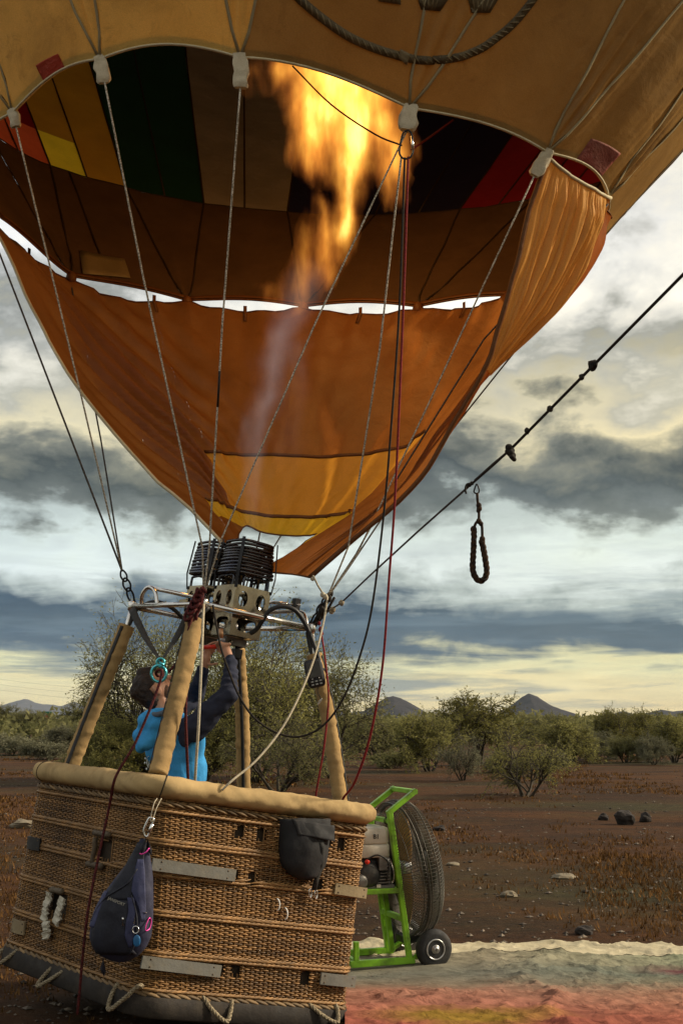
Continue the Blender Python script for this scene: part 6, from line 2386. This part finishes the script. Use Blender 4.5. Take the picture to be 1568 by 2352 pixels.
pts = catmull([P(1094, 1112, 6.52), P(1089, 1124, 6.52), P(1088, 1130, 6.52), P(1094, 1134, 6.52), P(1099, 1130, 6.52), P(1099, 1122, 6.52)], 4, True)
MB().tube(pts, 0.0045, 7, closed=True).build('snap_hook', M['black_metal'], lp)
MB().tube(catmull([P(1095, 1132, 6.5), P(1096, 1150, 6.5), P(1099, 1168, 6.5), P(1099, 1198, 6.5)], 4), 0.0078, 7).build('stem', M['rope_brown'], lp)
for kn_ in (((1099, 1161, 0.015), (1100, 1168, 0.015), (1098, 1173, 0.012)), ((1099, 1197, 0.015), (1104, 1203, 0.013)), ((1087, 1216, 0.018), (1088, 1222, 0.016)), ((1107, 1238, 0.016), (1105, 1245, 0.016))):
    mb = MB()
    for (x, y, r) in kn_:
        mb.ell(P(x, y, 6.5), (r, r, r * 1.15), None, 10, 8)
    mb.build('knot', M['rope_brown'], lp)
MB().tube(catmull([P(1097, 1196, 6.5), P(1091, 1204, 6.5), P(1088, 1216, 6.5)], 3), 0.008, 7).build('strand', M['rope_brown'], lp)
MB().tube(catmull([P(1102, 1200, 6.5), P(1106, 1208, 6.5), P(1107, 1238, 6.5)], 3), 0.008, 7).build('strand', M['rope_brown'], lp)
rope_twist(catmull([P(1088, 1220, 6.5), P(1087, 1260, 6.5), P(1085, 1295, 6.5), P(1086, 1313, 6.5), P(1094, 1330, 6.5), P(1104, 1334, 6.5), P(1113, 1328, 6.5), P(1117, 1312, 6.5), P(1114, 1285, 6.5), P(1109, 1258, 6.5), P(1106, 1244, 6.5)], 6), 0.0165, 'loop_braid', M['rope_brown'], lp, 3, 75)

# ------------------------------------------------------------------ sling bag on the basket corner
bag = empty('sling_bag', P(278, 2185, 6.70), 'navy blue and black teardrop sling bag hanging on the basket corner by a carabiner', 'bag')
BY = 6.70
SECT = [  # y, left x, right x, depth (m)
    (1926, 323, 334, 0.020), (1945, 314, 340, 0.035), (1965, 303, 345, 0.055), (1990, 286, 349, 0.085), (2020, 262, 352, 0.12), (2050, 240, 353, 0.145),
    (2085, 222, 353, 0.165), (2120, 210, 351, 0.172), (2150, 206, 348, 0.165), (2175, 214, 337, 0.14), (2195, 232, 318, 0.10), (2207, 256, 296, 0.05)]
SECT_A = np.array(SECT, float)


def bag_pt(u, v):
    """u around -1..1 (front half) ; v 0..1"""
    y = 1926 + (2207 - 1926) * v
    l = np.interp(y, SECT_A[:, 0], SECT_A[:, 1]); r = np.interp(y, SECT_A[:, 0], SECT_A[:, 2]); dp = np.interp(y, SECT_A[:, 0], SECT_A[:, 3])
    an = u * math.pi / 2
    cx, hw = (l + r) / 2, (r - l) / 2
    x = cx + hw * math.copysign(abs(math.sin(an)) ** 0.85, math.sin(an))
    dep = dp * math.copysign(abs(math.cos(an)) ** 0.75, math.cos(an))
    q = P(x, y, BY)
    q = q + np.array([0.1, -1, 0]) * (dep * 0.62 if dep > 0 else dep * 0.25)
    k = 0.010 * mnoise.noise(Vector((q[0] * 14, q[2] * 9, 1.0))) + 0.005 * mnoise.noise(Vector((q[0] * 34, q[2] * 20, 2.0)))
    return q + np.array([0, -1, 0]) * k


MB().grid(lambda u, v: bag_pt(-1 + 4 * u, v), 56, 40).build('bag_shell', M['navy_bag'], bag)


def bag_patch(name, edge, mat, off, n=10, th=0.006):
    """edge: left and right px outline down the bag"""
    ys = [e[0] for e in edge]

    def fn(a, b):
        y = ys[0] + (ys[-1] - ys[0]) * b
        l = np.interp(y, ys, [e[1] for e in edge]); r = np.interp(y, ys, [e[2] for e in edge])
        x = l + (r - l) * a
        L0 = np.interp(y, SECT_A[:, 0], SECT_A[:, 1]); R0 = np.interp(y, SECT_A[:, 0], SECT_A[:, 2])
        s = max(-0.985, min(0.985, (x - (L0 + R0) / 2) / ((R0 - L0) / 2)))
        u = math.copysign(math.asin(abs(s) ** (1 / 0.85)) / (math.pi / 2), s)
        return bag_pt(u, (y - 1926) / (2207 - 1926)) + np.array([0, -off, 0])
    return MB().grid(fn, n, 16, th).build(name, mat, bag)


bag_patch('dark_panel', [(1935, 316, 336), (1990, 290, 330), (2030, 262, 312), (2050, 250, 308), (2062, 246, 306)], M['navy_dark'], 0.007)
bag_patch('pocket_panel', [(2062, 240, 302), (2090, 226, 300), (2130, 216, 296), (2160, 214, 300), (2185, 226, 316)], M['navy_dark'], 0.009)
bag_patch('side_panel', [(2044, 242, 252), (2070, 224, 240), (2100, 213, 230), (2125, 210, 221)], M['navy_mid'], 0.010)
bag_patch('side_panel', [(2055, 297, 312), (2085, 300, 315), (2110, 294, 313), (2140, 292, 312), (2168, 300, 306)], M['navy_mid'], 0.013)
bag_patch('side_panel', [(1972, 318, 332), (2010, 310, 335), (2040, 305, 337), (2075, 322, 337), (2110, 328, 335)], M['navy_mid'], 0.012)
# piping of the big pocket zip
for pl_, m_ in (([(318, 1992), (298, 2022), (272, 2040), (248, 2056), (228, 2082), (213, 2112)], 'navy_dark'), ([(306, 2050), (316, 2085), (319, 2120), (313, 2160), (300, 2186)], 'navy_dark')):
    q = []
    for (x, y) in catmull([np.array([a, b, 0.0]) for a, b in pl_], 5) and [(p_[0], p_[1]) for p_ in catmull([np.array([a, b, 0.0]) for a, b in pl_], 5)]:
        L0 = np.interp(y, SECT_A[:, 0], SECT_A[:, 1]); R0 = np.interp(y, SECT_A[:, 0], SECT_A[:, 2])
        s = max(-0.97, min(0.97, (x - (L0 + R0) / 2) / ((R0 - L0) / 2)))
        u = math.copysign(math.asin(abs(s) ** (1 / 0.85)) / (math.pi / 2), s)
        q.append(bag_pt(u, (y - 1926) / 281.0) + np.array([0, -0.016, 0]))
    MB().tube(q, 0.005, 6).build('piping', M[m_], bag)


def on_bag(x, y, off=0.016):
    L0 = np.interp(y, SECT_A[:, 0], SECT_A[:, 1]); R0 = np.interp(y, SECT_A[:, 0], SECT_A[:, 2])
    s = max(-0.985, min(0.985, (x - (L0 + R0) / 2) / ((R0 - L0) / 2)))
    u = math.copysign(math.asin(abs(s) ** (1 / 0.85)) / (math.pi / 2), s)
    return bag_pt(u, (y - 1926) / 281.0) + np.array([0, -off, 0])


e1 = nrm(on_bag(288, 2070) - on_bag(256, 2058)); e2 = nrm(np.cross(np.array([0, -1.0, 0.25]), e1))
put_text('logo_text', 'JANSPORT', 0.021, on_bag(272, 2064, 0.02), e1, e2, M['print_grey'], bag, 0.0002)
MB().tube([on_bag(287, 2099), on_bag(288, 2105)], 0.006, 6).build('zip_pull', M['alu'], bag)
MB().strip([on_bag(287, 2104, .022), on_bag(288, 2116, .022)], [0, -1, 0.1], 0.014, 0.004).build('zip_pull', M['alu'], bag)
MB().strip([on_bag(315, 2094, .022), on_bag(313, 2112, .022)], [0, -1, 0.1], 0.010, 0.004).build('zip_pull', M['alu'], bag)
MB().strip([on_bag(330, 2088, .02), on_bag(340, 2090, .02)], [0, -1, 0.1], 0.010, 0.004).build('zip_pull', M['alu'], bag)
c = on_bag(317, 2126, 0.03)
MB().tube([c + np.array([0.017 * math.cos(a), 0, 0.018 * math.sin(a)]) for a in np.linspace(0, 6.28, 18, endpoint=False)], 0.0026, 6, closed=True).build('key_ring', M['alu'], bag)
c = on_bag(319, 2152, 0.03)
MB().ell(c, (0.020, 0.005, 0.030), None, 12, 8).build('key_tag', M['blue_tag'], bag)
pts = [on_bag(345, 2104, .01), on_bag(349, 2112, .01), on_bag(346, 2128, .01), on_bag(338, 2131, .015), on_bag(339, 2118, .015)]
MB().tube(catmull(pts, 4, True), 0.003, 6, closed=True).build('clip', M['pink'], bag)
MB().tube(catmull([P(321, 1960, 6.60), P(326, 1962, 6.60), P(336, 1957, 6.60), P(343, 1948, 6.61)], 4), 0.0035, 6).build('clip', M['pink'], bag)
MB().strip([P(327, 1966, 6.66), P(332, 1946, 6.66), P(336, 1922, 6.67)], [0, -1, 0], [0.05, 0.035, 0.028], 0.02).build('strap', M['navy_dark'], bag)
MB().strip([P(349, 1965, 6.69), P(345, 1950, 6.68), P(338, 1924, 6.67)], [0, -1, 0], [0.03, 0.03, 0.024], 0.016).build('strap', M['navy_dark'], bag)
MB().strip([P(238, 2200, 6.64), P(239, 2228, 6.66), P(240, 2244, 6.68)], [0, -1, 0], [0.03, 0.042, 0.03], 0.012).build('strap', M['navy_dark'], bag)
cbb = empty('carabiner', P(342, 1920, 6.67), 'bright silver locking carabiner holding the navy bag', 'carabiner')
pts = catmull([P(332, 1918, 6.67), P(331, 1905, 6.67), P(341, 1882, 6.67), P(347, 1878, 6.67), P(353, 1884, 6.67), P(345, 1908, 6.67), P(339, 1921, 6.67)], 4, True)
MB().tube(pts, 0.0058, 8, closed=True).build('hook', M['alu'], cbb)
MB().tube([P(350, 1893, 6.665), P(342, 1913, 6.665)], 0.009, 8).build('gate', M['alu'], cbb)
MB().tube(catmull([P(361, 1834, 6.74), P(354, 1846, 6.70), P(346, 1880, 6.67), P(350, 1885, 6.66), P(360, 1856, 6.69), P(371, 1834, 6.74)], 5), 0.0028, 6).build('cord', M['rope_cream'], cbb)

# ------------------------------------------------------------------ black pouch on the front wall
pouch = empty('pouch', Pf(700, 2010, 'right', 0.03), 'black canvas pouch with folded flap hanging below the tan rim', 'pouch')
PS = np.array([(1880, 641, 748), (1920, 642, 745), (1955, 641, 741), (1980, 645, 736), (1998, 660, 726), (2008, 675, 715), (2013, 690, 702)], float)


def pouch_pt(a, b, back=False):
    y = 1880 + 133 * b
    l = np.interp(y, PS[:, 0], PS[:, 1]); r = np.interp(y, PS[:, 0], PS[:, 2])
    bul = 0.085 * (max(0, math.sin(math.pi * min(1, max(0, a)))) ** 0.5) * (0.5 + 0.5 * math.sin(math.pi * min(1, b * 0.85 + 0.12)))
    q = Pf(l + (r - l) * a, y, 'right', 0.02 + (0 if back else bul))
    return q + FN['right'] * 0.010 * mnoise.noise(Vector(q * 13))


MB().grid(pouch_pt, 18, 18, 0.02).build('pouch_body', M['pouch'], pouch)
FLP = [(652, 1880), (748, 1895), (745, 1930), (662, 1915)]


def flap(a, b):
    t = (np.array(FLP[0]) * (1 - a) + np.array(FLP[1]) * a) * (1 - b) + (np.array(FLP[3]) * (1 - a) + np.array(FLP[2]) * a) * b
    q = Pf(t[0], t[1], 'right', 0.132 - 0.05 * abs(a - 0.5) - 0.025 * (1 - b))
    return q + FN['right'] * 0.010 * mnoise.noise(Vector(q * 16))


MB().grid(flap, 12, 8, 0.006).build('flap', M['pouch'], pouch)
pts = [Pf(x, y, 'right', o) for x, y, o in ((706, 1918, .115), (716, 1945, .115), (719, 1985, .09), (716, 2015, .05), (713, 2043, .035))]
MB().strip(pts, FN['right'], [0.03, 0.034, 0.030, 0.034, 0.036], 0.005).build('strap', M['web'], pouch)
for (x, y) in ((705, 2050), (718, 2053)):
    pts = [Pf(x + 3.2 * math.cos(a), y + 10 * math.sin(a), 'right', 0.035) for a in np.linspace(0, 6.28, 16, endpoint=False)]
    MB().tube(pts, 0.0045, 6, closed=True).build('buckle_ring', M['alu'], pouch)

# ------------------------------------------------------------------ handset strapped to the right upright
hs = empty('handset', P(722, 1580, 7.72), 'black handheld instrument with small grey keys strapped to the right upright', 'instrument')
hx = nrm(P(745, 1514, 7.66) - P(700, 1512, 7.66)); hz = nrm(P(700, 1514, 7.66) - P(714, 1578, 7.66)); hy = nrm(np.cross(hz, hx)); hx = np.cross(hy, hz)
hc = (P(699, 1513, 7.66) + P(737, 1513, 7.66) + P(712, 1580, 7.66) + P(743, 1580, 7.66)) / 4
HWd, HH = 0.115, 0.178
mb = MB()
V, Fc = [], []
outl = []
for q in range(28):
    a = 2 * math.pi * q / 28
    c_, s__ = math.cos(a), math.sin(a)
    x = math.copysign(abs(c_) ** 0.38, c_) * HWd / 2; z = math.copysign(abs(s__) ** 0.38, s__) * HH / 2
    x *= 1.0 + 0.06 * (z / HH)
    outl.append((x, z))
for d, k in ((0.03, 0.93), (0.02, 1.0), (-0.012, 1.0), (-0.02, 0.95)):
    V += [hc + hx * x * k + hz * z * k + hy * d for x, z in outl]
for j in range(3):
    Fc += [(j * 28 + q, j * 28 + (q + 1) % 28, (j + 1) * 28 + (q + 1) % 28, (j + 1) * 28 + q) for q in range(28)]
Fc += [tuple(range(27, -1, -1)), tuple(range(84, 112))]
sgn = -1.0 if hy[1] > 0 else 1.0
MB().add(V, Fc).build('case', M['device'], hs)
fr_ = hc + hy * (-0.0215 if hy[1] > 0 else 0.0315)
fn_ = -hy if hy[1] > 0 else hy
MB().box(fr_ + hz * 0.022, (0.082, 0.003, 0.095), np.stack([hx, hy, hz], 1)).build('screen', M['screen'], hs, False)
for r_ in range(2):
    for c_ in range(3):
        MB().box(fr_ + hx * (-0.026 + 0.026 * c_) - hz * (0.050 + 0.019 * r_), (0.016, 0.006, 0.009), np.stack([hx, hy, hz], 1)).build('key', M['key'], hs, False)
for c_ in (-1, 1):
    MB().ell(fr_ + hx * 0.021 * c_ - hz * 0.034, (0.004, 0.004, 0.004), None, 8, 6).build('key', M['white_tie'], hs)
u = UPR['R']
pt = min(u, key=lambda q: abs(q[2] - (hc[2] + 0.03)))
MB().tube([pt + 0.05 * (np.array([1, 0, 0]) * math.cos(a) + np.array([0, 1, 0]) * math.sin(a)) for a in np.linspace(0, 6.28, 20, endpoint=False)], 0.008, 6, closed=True).build('strap', M['web'], hs)
MB().tube(catmull([hc - hz * 0.088, P(730, 1592, 7.66), P(738, 1606, 7.66)], 4), 0.0025, 5).build('lanyard', M['rope_black'], hs)
MB().tube(catmull([P(729, 1620, 7.68), P(733, 1610, 7.67), P(739, 1604, 7.67), P(736, 1612, 7.67)], 3, True), 0.0022, 5, closed=True).build('lanyard_clip', M['alu'], hs)

# ------------------------------------------------------------------ inflation fan
FO = G(996, 2225)
fx, fy, fz = nrm([0.94, 0.34, 0]), nrm([-0.34, 0.94, 0]), np.array([0, 0, 1.0])
FM = np.stack([fx, fy, fz], 1)
fan = empty('inflation_fan', FO, 'big petrol inflation fan on a lime green wheeled frame right of the basket', 'fan')


def fp(a, b, c):
    return FO + fx * a + fy * b + fz * c


LT = 0.46           # width of the frame
for b in (0.05, LT):
    MB().beam(fp(-0.165, b, 0.05), fp(-0.315, b, 1.105), 0.040, 0.040, up=fy).build('frame_post', M['green'], fan, False)
    MB().beam(fp(-0.330, b, 1.085), fp(-0.105, b, 1.245), 0.036, 0.042, up=fy).build('handle_arm', M['green'], fan, False)
    MB().beam(fp(-0.62, b, 0.060), fp(-0.13, b, 0.060), 0.038, 0.046, up=fz).build('base_rail', M['green'], fan, False)
    MB().beam(fp(-0.60, b, 0.545), fp(-0.245, b, 0.545), 0.036, 0.036, up=fz).build('shelf_rail', M['green'], fan, False)
    MB().beam(fp(-0.575, b, 0.06), fp(-0.575, b, 0.21), 0.036, 0.036, up=fy).build('rear_post', M['green'], fan, False)
    MB().beam(fp(-0.125, b, 0.075), fp(-0.02, b, 0.135), 0.030, 0.04, up=fy).build('axle_arm', M['green'], fan, False)
MB().beam(fp(-0.118, 0.03, 1.236), fp(-0.118, LT + 0.02, 1.236), 0.038, 0.034).build('handle_bar', M['green'], fan, False)
MB().beam(fp(-0.305, 0.07, 1.03), fp(-0.305, LT - 0.02, 1.03), 0.034, 0.034).build('cross_bar', M['green'], fan, False)
MB().beam(fp(-0.21, 0.07, 0.345), fp(-0.21, LT - 0.02, 0.345), 0.034, 0.04).build('cross_bar', M['green'], fan, False)
MB().beam(fp(-0.575, 0.07, 0.07), fp(-0.575, LT - 0.02, 0.07), 0.034, 0.04).build('cross_bar', M['green'], fan, False)
MB().beam(fp(-0.235, LT - 0.10, 0.53), fp(-0.175, LT - 0.10, 0.07), 0.036, 0.036, up=fy).build('inner_post', M['green'], fan, False)
MB().box(fp(-0.42, 0.255, 0.555), (0.36, 0.40, 0.012), FM).build('shelf_plate', M['green'], fan, False)
MB().tube([fp(0.0, -0.05, 0.137), fp(0.0, LT + 0.1, 0.137)], 0.012, 10).build('axle', M['black_metal'], fan)
for k, b in enumerate((0.0, LT + 0.08)):
    wl = MB()
    R0 = 0.137
    wl.lathe(fp(0, b, R0), -fy, [(-0.038, 0.070), (-0.040, 0.098), (-0.034, 0.122), (-0.018, 0.134), (0.0, 0.137), (0.018, 0.134), (0.034, 0.122), (0.040, 0.098), (0.038, 0.070)], 40)
    w = wl.build('wheel', M['tyre'], fan)
    MB().lathe(fp(0, b, R0), -fy, [(-0.03, 0.072), (0.036, 0.074), (0.043, 0.071), (0.041, 0.064), (0.026, 0.060), (0.024, 0.052), (0.032, 0.040), (0.046, 0.020), (0.052, 0.019), (0.054, 0.012)], 32).build('hub_cap', M['hub'], w)
    MB().lathe(fp(0, b, R0) - fy * 0.055, -fy, [(0, 0.0115), (0.012, 0.010)], 8).build('axle_nut', M['cast'], w, False)
# engine
en = MB()
MB().box(fp(-0.43, 0.25, 0.99 - 0.02), (0.22, 0.30, 0.10), FM)


def rbox(name, c, size, mat, parent, r=0.03, taper=1.0):
    """box with well rounded vertical edges and a softened top"""
    mb = MB()
    V, Fc = [], []
    n = 24
    lv = [(-0.5, 0.96), (-0.42, 1.0), (0.30, 1.0 * taper), (0.44, 0.965 * taper), (0.5, 0.88 * taper)]
    for h, k in lv:
        for q in range(n):
            a = 2 * math.pi * q / n
            x = math.copysign(abs(math.cos(a)) ** 0.32, math.cos(a)) * size[0] / 2 * k
            y = math.copysign(abs(math.sin(a)) ** 0.32, math.sin(a)) * size[1] / 2 * k
            V.append(c + fx * x + fy * y + fz * h * size[2])
    for j in range(len(lv) - 1):
        Fc += [(j * n + q, j * n + (q + 1) % n, (j + 1) * n + (q + 1) % n, (j + 1) * n + q) for q in range(n)]
    Fc += [tuple(range(n - 1, -1, -1)), tuple((len(lv) - 1) * n + q for q in range(n))]
    return mb.add(V, Fc).build(name, mat, parent, True)


tk = rbox('fuel_tank', fp(-0.43, 0.22, 0.93), (0.25, 0.34, 0.115), M['tank'], fan, taper=0.98)
rbox('tank_base', fp(-0.43, 0.22, 0.825), (0.262, 0.345, 0.095), M['tank'], fan)
MB().lathe(fp(-0.46, 0.24, 0.985), fz, [(0, 0.04), (0.03, 0.042), (0.035, 0.03)], 18).build('filler_cap', M['black_metal'], fan)
put_text('tank_mark', 'B1', 0.045, fp(-0.42, 0.0462, 0.925), fx, fz, M['engine'], fan, 0.0008)
blk = rbox('engine_block', fp(-0.42, 0.24, 0.665), (0.30, 0.30, 0.22), M['engine'], fan)
for k in range(6):
    MB().box(fp(-0.36, 0.085, 0.60 + 0.022 * k), (0.12, 0.03, 0.007), FM).build('cooling_fin', M['cast'], fan, False)
MB().lathe(fp(-0.47, 0.085, 0.66), -fy, [(0, 0.085), (0.03, 0.085), (0.045, 0.06), (0.05, 0.02)], 24).build('recoil_cover', M['engine'], fan)
MB().lathe(fp(-0.55, 0.07, 0.62), -fy, [(0, 0.05), (0.06, 0.05), (0.07, 0.03)], 18).build('exhaust_box', M['cast'], fan)
MB().lathe(fp(-0.50, 0.03, 0.755), -fy, [(0, 0.016), (0.02, 0.016), (0.024, 0.010)], 12).build('stop_knob', M['red_plastic'], fan)
MB().box(fp(-0.37, 0.06, 0.735), (0.06, 0.04, 0.09), FM).build('carburettor', M['cast'], fan, False)
MB().box(fp(-0.40, 0.055, 0.58), (0.03, 0.01, 0.022), FM).build('tag_plate', M['tank'], fan, False)
MB().box(fp(-0.40, 0.2, 0.572), (0.26, 0.26, 0.02), FM).build('mount_plate', M['cast'], fan, False)
MB().tube(catmull([fp(-0.50, 0.06, 0.76), fp(-0.42, 0.02, 0.80), fp(-0.33, 0.03, 0.74), fp(-0.34, 0.05, 0.62)], 5), 0.006, 6).build('fuel_line', M['rubber'], fan)
MB().tube([fp(-0.305, 0.10, 1.03) + 0.027 * (fx * math.cos(a) + fz * math.sin(a)) + fy * 0.012 * math.sin(a * 0.5) for a in np.linspace(0, 12.5, 30)], 0.003, 5).build('wire_wrap', M['rope_black'], fan)
# cage and blades
ax = nrm(fx * math.cos(R_(8)) + fz * math.sin(R_(8)))
cc = fp(-0.235, 0.255, 0.665)
cu = nrm(fz - ax * np.dot(fz, ax)); cw = np.cross(ax, cu)
PRF = [(0.0, 0.10), (-0.005, 0.20), (0.0, 0.32), (0.02, 0.43), (0.06, 0.478), (0.12, 0.488), (0.18, 0.478), (0.23, 0.44), (0.27, 0.34), (0.29, 0.22), (0.295, 0.09)]
ctl = [np.array([h, r, 0.0]) for h, r in PRF]
prf = [(q[0], q[1]) for q in catmull(ctl, 4)]
cg = MB()
nsp = 120
for k in range(nsp):
    pts = []
    for i, (h, r) in enumerate(prf):
        a = 2 * math.pi * k / nsp + 0.55 * (r / 0.48) * (1 if h > 0.1 else -0.35)
        pts.append(cc + ax * h + (cu * math.cos(a) + cw * math.sin(a)) * r)
    cg.tube(pts, 0.0028, 3, cap=False)
for h, r, t in ((0.0, 0.10, .003), (0.0, 0.25, .0026), (0.01, 0.40, .003), (0.06, 0.480, .0045), (0.12, 0.490, .0035), (0.18, 0.481, .0045), (0.243, 0.42, .003), (0.28, 0.29, .003), (0.292, 0.17, .003), (0.295, 0.09, .003)):
    cg.tube([cc + ax * h + (cu * math.cos(a) + cw * math.sin(a)) * r for a in np.linspace(0, 2 * math.pi, 56, endpoint=False)], t, 4, closed=True)
cg.build('cage', M['wire'], fan)
for h, r in ((0.296, 0.085), (-0.004, 0.085)):
    MB().lathe(cc + ax * h, ax, [(-0.003, r), (0.003, r)], 24).build('cage_disc', M['cast'], fan)
MB().lathe(cc + ax * 0.09, ax, [(0, 0.05), (0.07, 0.05), (0.08, 0.03)], 20).build('prop_hub', M['hub'], fan)
for sg_ in (1, -1):
    def blade(u, v):
        r = 0.04 + 0.40 * u
        tw = R_(50) * (1 - 0.6 * u) * sg_
        ch = (0.045 + 0.075 * math.sin(math.pi * min(1, 0.15 + u * 0.85)) ** 0.8) * (v - 0.5)
        d = cu * sg_ * math.cos(0.25) + cw * sg_ * math.sin(0.25)
        s = np.cross(ax, d)
        return cc + ax * 0.13 + d * r + (s * math.cos(tw) + ax * math.sin(tw)) * ch
    MB().grid(blade, 14, 5, 0.010).build('blade', M['wood'], fan)
MB().box(cc + ax * 0.1 - cu * 0.50, (0.16, 0.2, 0.05), np.stack([ax, cw, cu], 1)).build('cage_foot', M['black_metal'], fan, False)

# ------------------------------------------------------------------ cloth spread on the ground at right
def cloth_mat():
    m, N, L = newmat('faded_cloth')
    d = N.new('ShaderNodeBsdfDiffuse'); o = N.new('ShaderNodeOutputMaterial'); L.new(d.outputs[0], o.inputs[0])
    tc = N.new('ShaderNodeTexCoord'); sp = N.new('ShaderNodeSeparateXYZ')
    wob = N.new('ShaderNodeTexNoise'); wob.inputs['Scale'].default_value = 1.4; wob.inputs['Detail'].default_value = 5
    L.new(tc.outputs['Object'], wob.inputs['Vector'])
    wv = N.new('ShaderNodeVectorMath'); wv.operation = 'MULTIPLY_ADD'
    L.new(wob.outputs['Color'], wv.inputs[0]); wv.inputs[1].default_value = (0.9, 0.55, 0); L.new(tc.outputs['Object'], wv.inputs[2])
    L.new(wv.outputs[0], sp.inputs[0])
    # along depth: near red, grey olive towards the far side
    mr = N.new('ShaderNodeMapRange'); L.new(sp.outputs[1], mr.inputs[0])
    mr.inputs['From Min'].default_value = -1.0; mr.inputs['From Max'].default_value = 3.0
    c1 = _ramp(N, L, mr.outputs[0], [(0.36, (0.25, 0.062, 0.045)), (0.55, (0.34, 0.115, 0.080)), (0.72, (0.33, 0.165, 0.115)), (0.80, (0.21, 0.17, 0.125)), (0.88, (0.16, 0.16, 0.13)), (0.98, (0.27, 0.24, 0.17))])
    mx = N.new('ShaderNodeMapRange'); L.new(sp.outputs[0], mx.inputs[0])
    mx.inputs['From Min'].default_value = 0.0; mx.inputs['From Max'].default_value = 4.0
    c2 = _ramp(N, L, mx.outputs[0], [(0.30, (1.0, 1.0, 1.0)), (0.6, (0.92, 1.05, 1.0)), (0.95, (0.75, 1.1, 1.0))])
    c = _mix(N, L, 1.0, c1, c2, 'MULTIPLY')
    # yellow emblem bleeding through
    vd = N.new('ShaderNodeVectorMath'); vd.operation = 'DISTANCE'
    mp = N.new('ShaderNodeMapping'); mp.inputs['Scale'].default_value = (0.62, 1.25, 0); L.new(wv.outputs[0], mp.inputs[0])
    L.new(mp.outputs[0], vd.inputs[0]); vd.inputs[1].default_value = (0.51, 1.55, 0)
    f = _ramp(N, L, vd.outputs['Value'], [(0.10, 0.85), (0.42, 0.0)])
    c = _mix(N, L, f, c, (0.25, 0.17, 0.026))
    vd2 = N.new('ShaderNodeVectorMath'); vd2.operation = 'DISTANCE'
    L.new(mp.outputs[0], vd2.inputs[0]); vd2.inputs[1].default_value = (1.5, 3.35, 0)
    f = _ramp(N, L, vd2.outputs['Value'], [(0.05, 0.8), (0.30, 0.0)])
    c = _mix(N, L, f, c, (0.13, 0.03, 0.045))
    f = _ramp(N, L, _noise(N, L, 6, 8, 0.7), [(0.35, 0.75), (0.65, 1.15)])
    c = _mix(N, L, 1.0, c, f, 'MULTIPLY')
    f = _ramp(N, L, _noise(N, L, 38, 3, 0.6), [(0.70, 0.0), (0.76, 0.8)])
    c = _mix(N, L, f, c, (0.02, 0.015, 0.012))
    L.new(c, d.inputs[0])
    bp = N.new('ShaderNodeBump'); bp.inputs['Strength'].default_value = 0.85; bp.inputs['Distance'].default_value = 0.05
    L.new(_noise(N, L, 5, 7, 0.6, (0.7, 1.6, 1), 0.8), bp.inputs['Height']); L.new(bp.outputs[0], d.inputs['Normal'])
    return m


cloth_o = np.array([0.35, 6.6, 0.0])
cloth = empty('ground_cloth', cloth_o, 'faded multicoloured balloon cloth spread on the ground at lower right', 'cloth')


def ridge(x, y, s, seed, asp=2.6):
    n = mnoise.noise(Vector((x * s + 0.5 * mnoise.noise(Vector((x * 0.8, y * 0.8, seed + 3))), (y - 0.16 * x) * s * asp, seed)))
    return max(0.0, 1 - abs(n) * 2.4)


def cloth_pt(u, v):
    x = 0.02 + 3.9 * u
    far = 9.93 + 0.045 * x + 0.03 * mnoise.noise(Vector((x * 1.3, 0, 3))) + 0.015 * mnoise.noise(Vector((x * 5, 0, 8)))
    y = 6.3 + (far - 6.3) * v
    z = 0.018 + ground_z(x, y) + 0.016 * mnoise.noise(Vector((x * 0.9, y * 1.5, 6))) + 0.024 * ridge(x, y, 0.75, 1.0) ** 5 + 0.017 * ridge(x, y, 1.6, 4.0) ** 4 + 0.017 * ridge(x, y, 3.2, 7.0) ** 6 + 0.010 * ridge(x, y, 6.0, 9.0, 1.8) ** 5
    if 0.02 <= x < 1.1 and 8.2 < y < 9.4:
        k = min(1, (1.1 - x) * 4, (y - 8.2) * 4, (9.4 - y) * 4)
        z = z * (1 - k) + (0.012 + ground_z(x, y)) * k
    z = max(z, ground_z(x, y) + 0.010)
    if v > 0.985:
        z -= 0.03 * (v - 0.985) / 0.015
    return np.array([x, y, z])


VC = 0.865
MB().grid(lambda u, v: cloth_pt(u, v * VC), 230, 240).build('cloth_sheet', cloth_mat(), cloth)
M['cream_cloth'] = fabric('cream_border_cloth', (0.52, 0.46, 0.31), 0.02, (0.25, 0.2, 0.12), 0.5, 0.5, 7.0)
MB().grid(lambda u, v: cloth_pt(u, VC + (1 - VC) * v) + np.array([0, 0, 0.004]), 230, 36).build('border_strip', M['cream_cloth'], cloth)

# ------------------------------------------------------------------ the hazy desert air
def build_haze():
    m, N, L = newmat('thin_haze')
    o = N.new('ShaderNodeOutputMaterial')
    v = N.new('ShaderNodeVolumePrincipled')
    v.inputs['Color'].default_value = (0.72, 0.85, 1.0, 1)
    v.inputs['Density'].default_value = 0.000032
    v.inputs['Anisotropy'].default_value = 0.1
    L.new(v.outputs[0], o.inputs['Volume'])
    x, y0, y1, z0, z1 = 10500.0, -10500.0, 10500.0, -4.0, 260.0
    V = [(-x, y0, z0), (x, y0, z0), (x, y1, z0), (-x, y1, z0), (-x, y0, z1), (x, y0, z1), (x, y1, z1), (-x, y1, z1)]
    ob = MB().add(V, [(3, 2, 1, 0), (4, 5, 6, 7), (0, 1, 5, 4), (1, 2, 6, 5), (2, 3, 7, 6), (3, 0, 4, 7)]).build('haze', m, smooth=False)
    tag(ob, 'thin blue haze over the far plain', None, None, 'stuff')


build_haze()
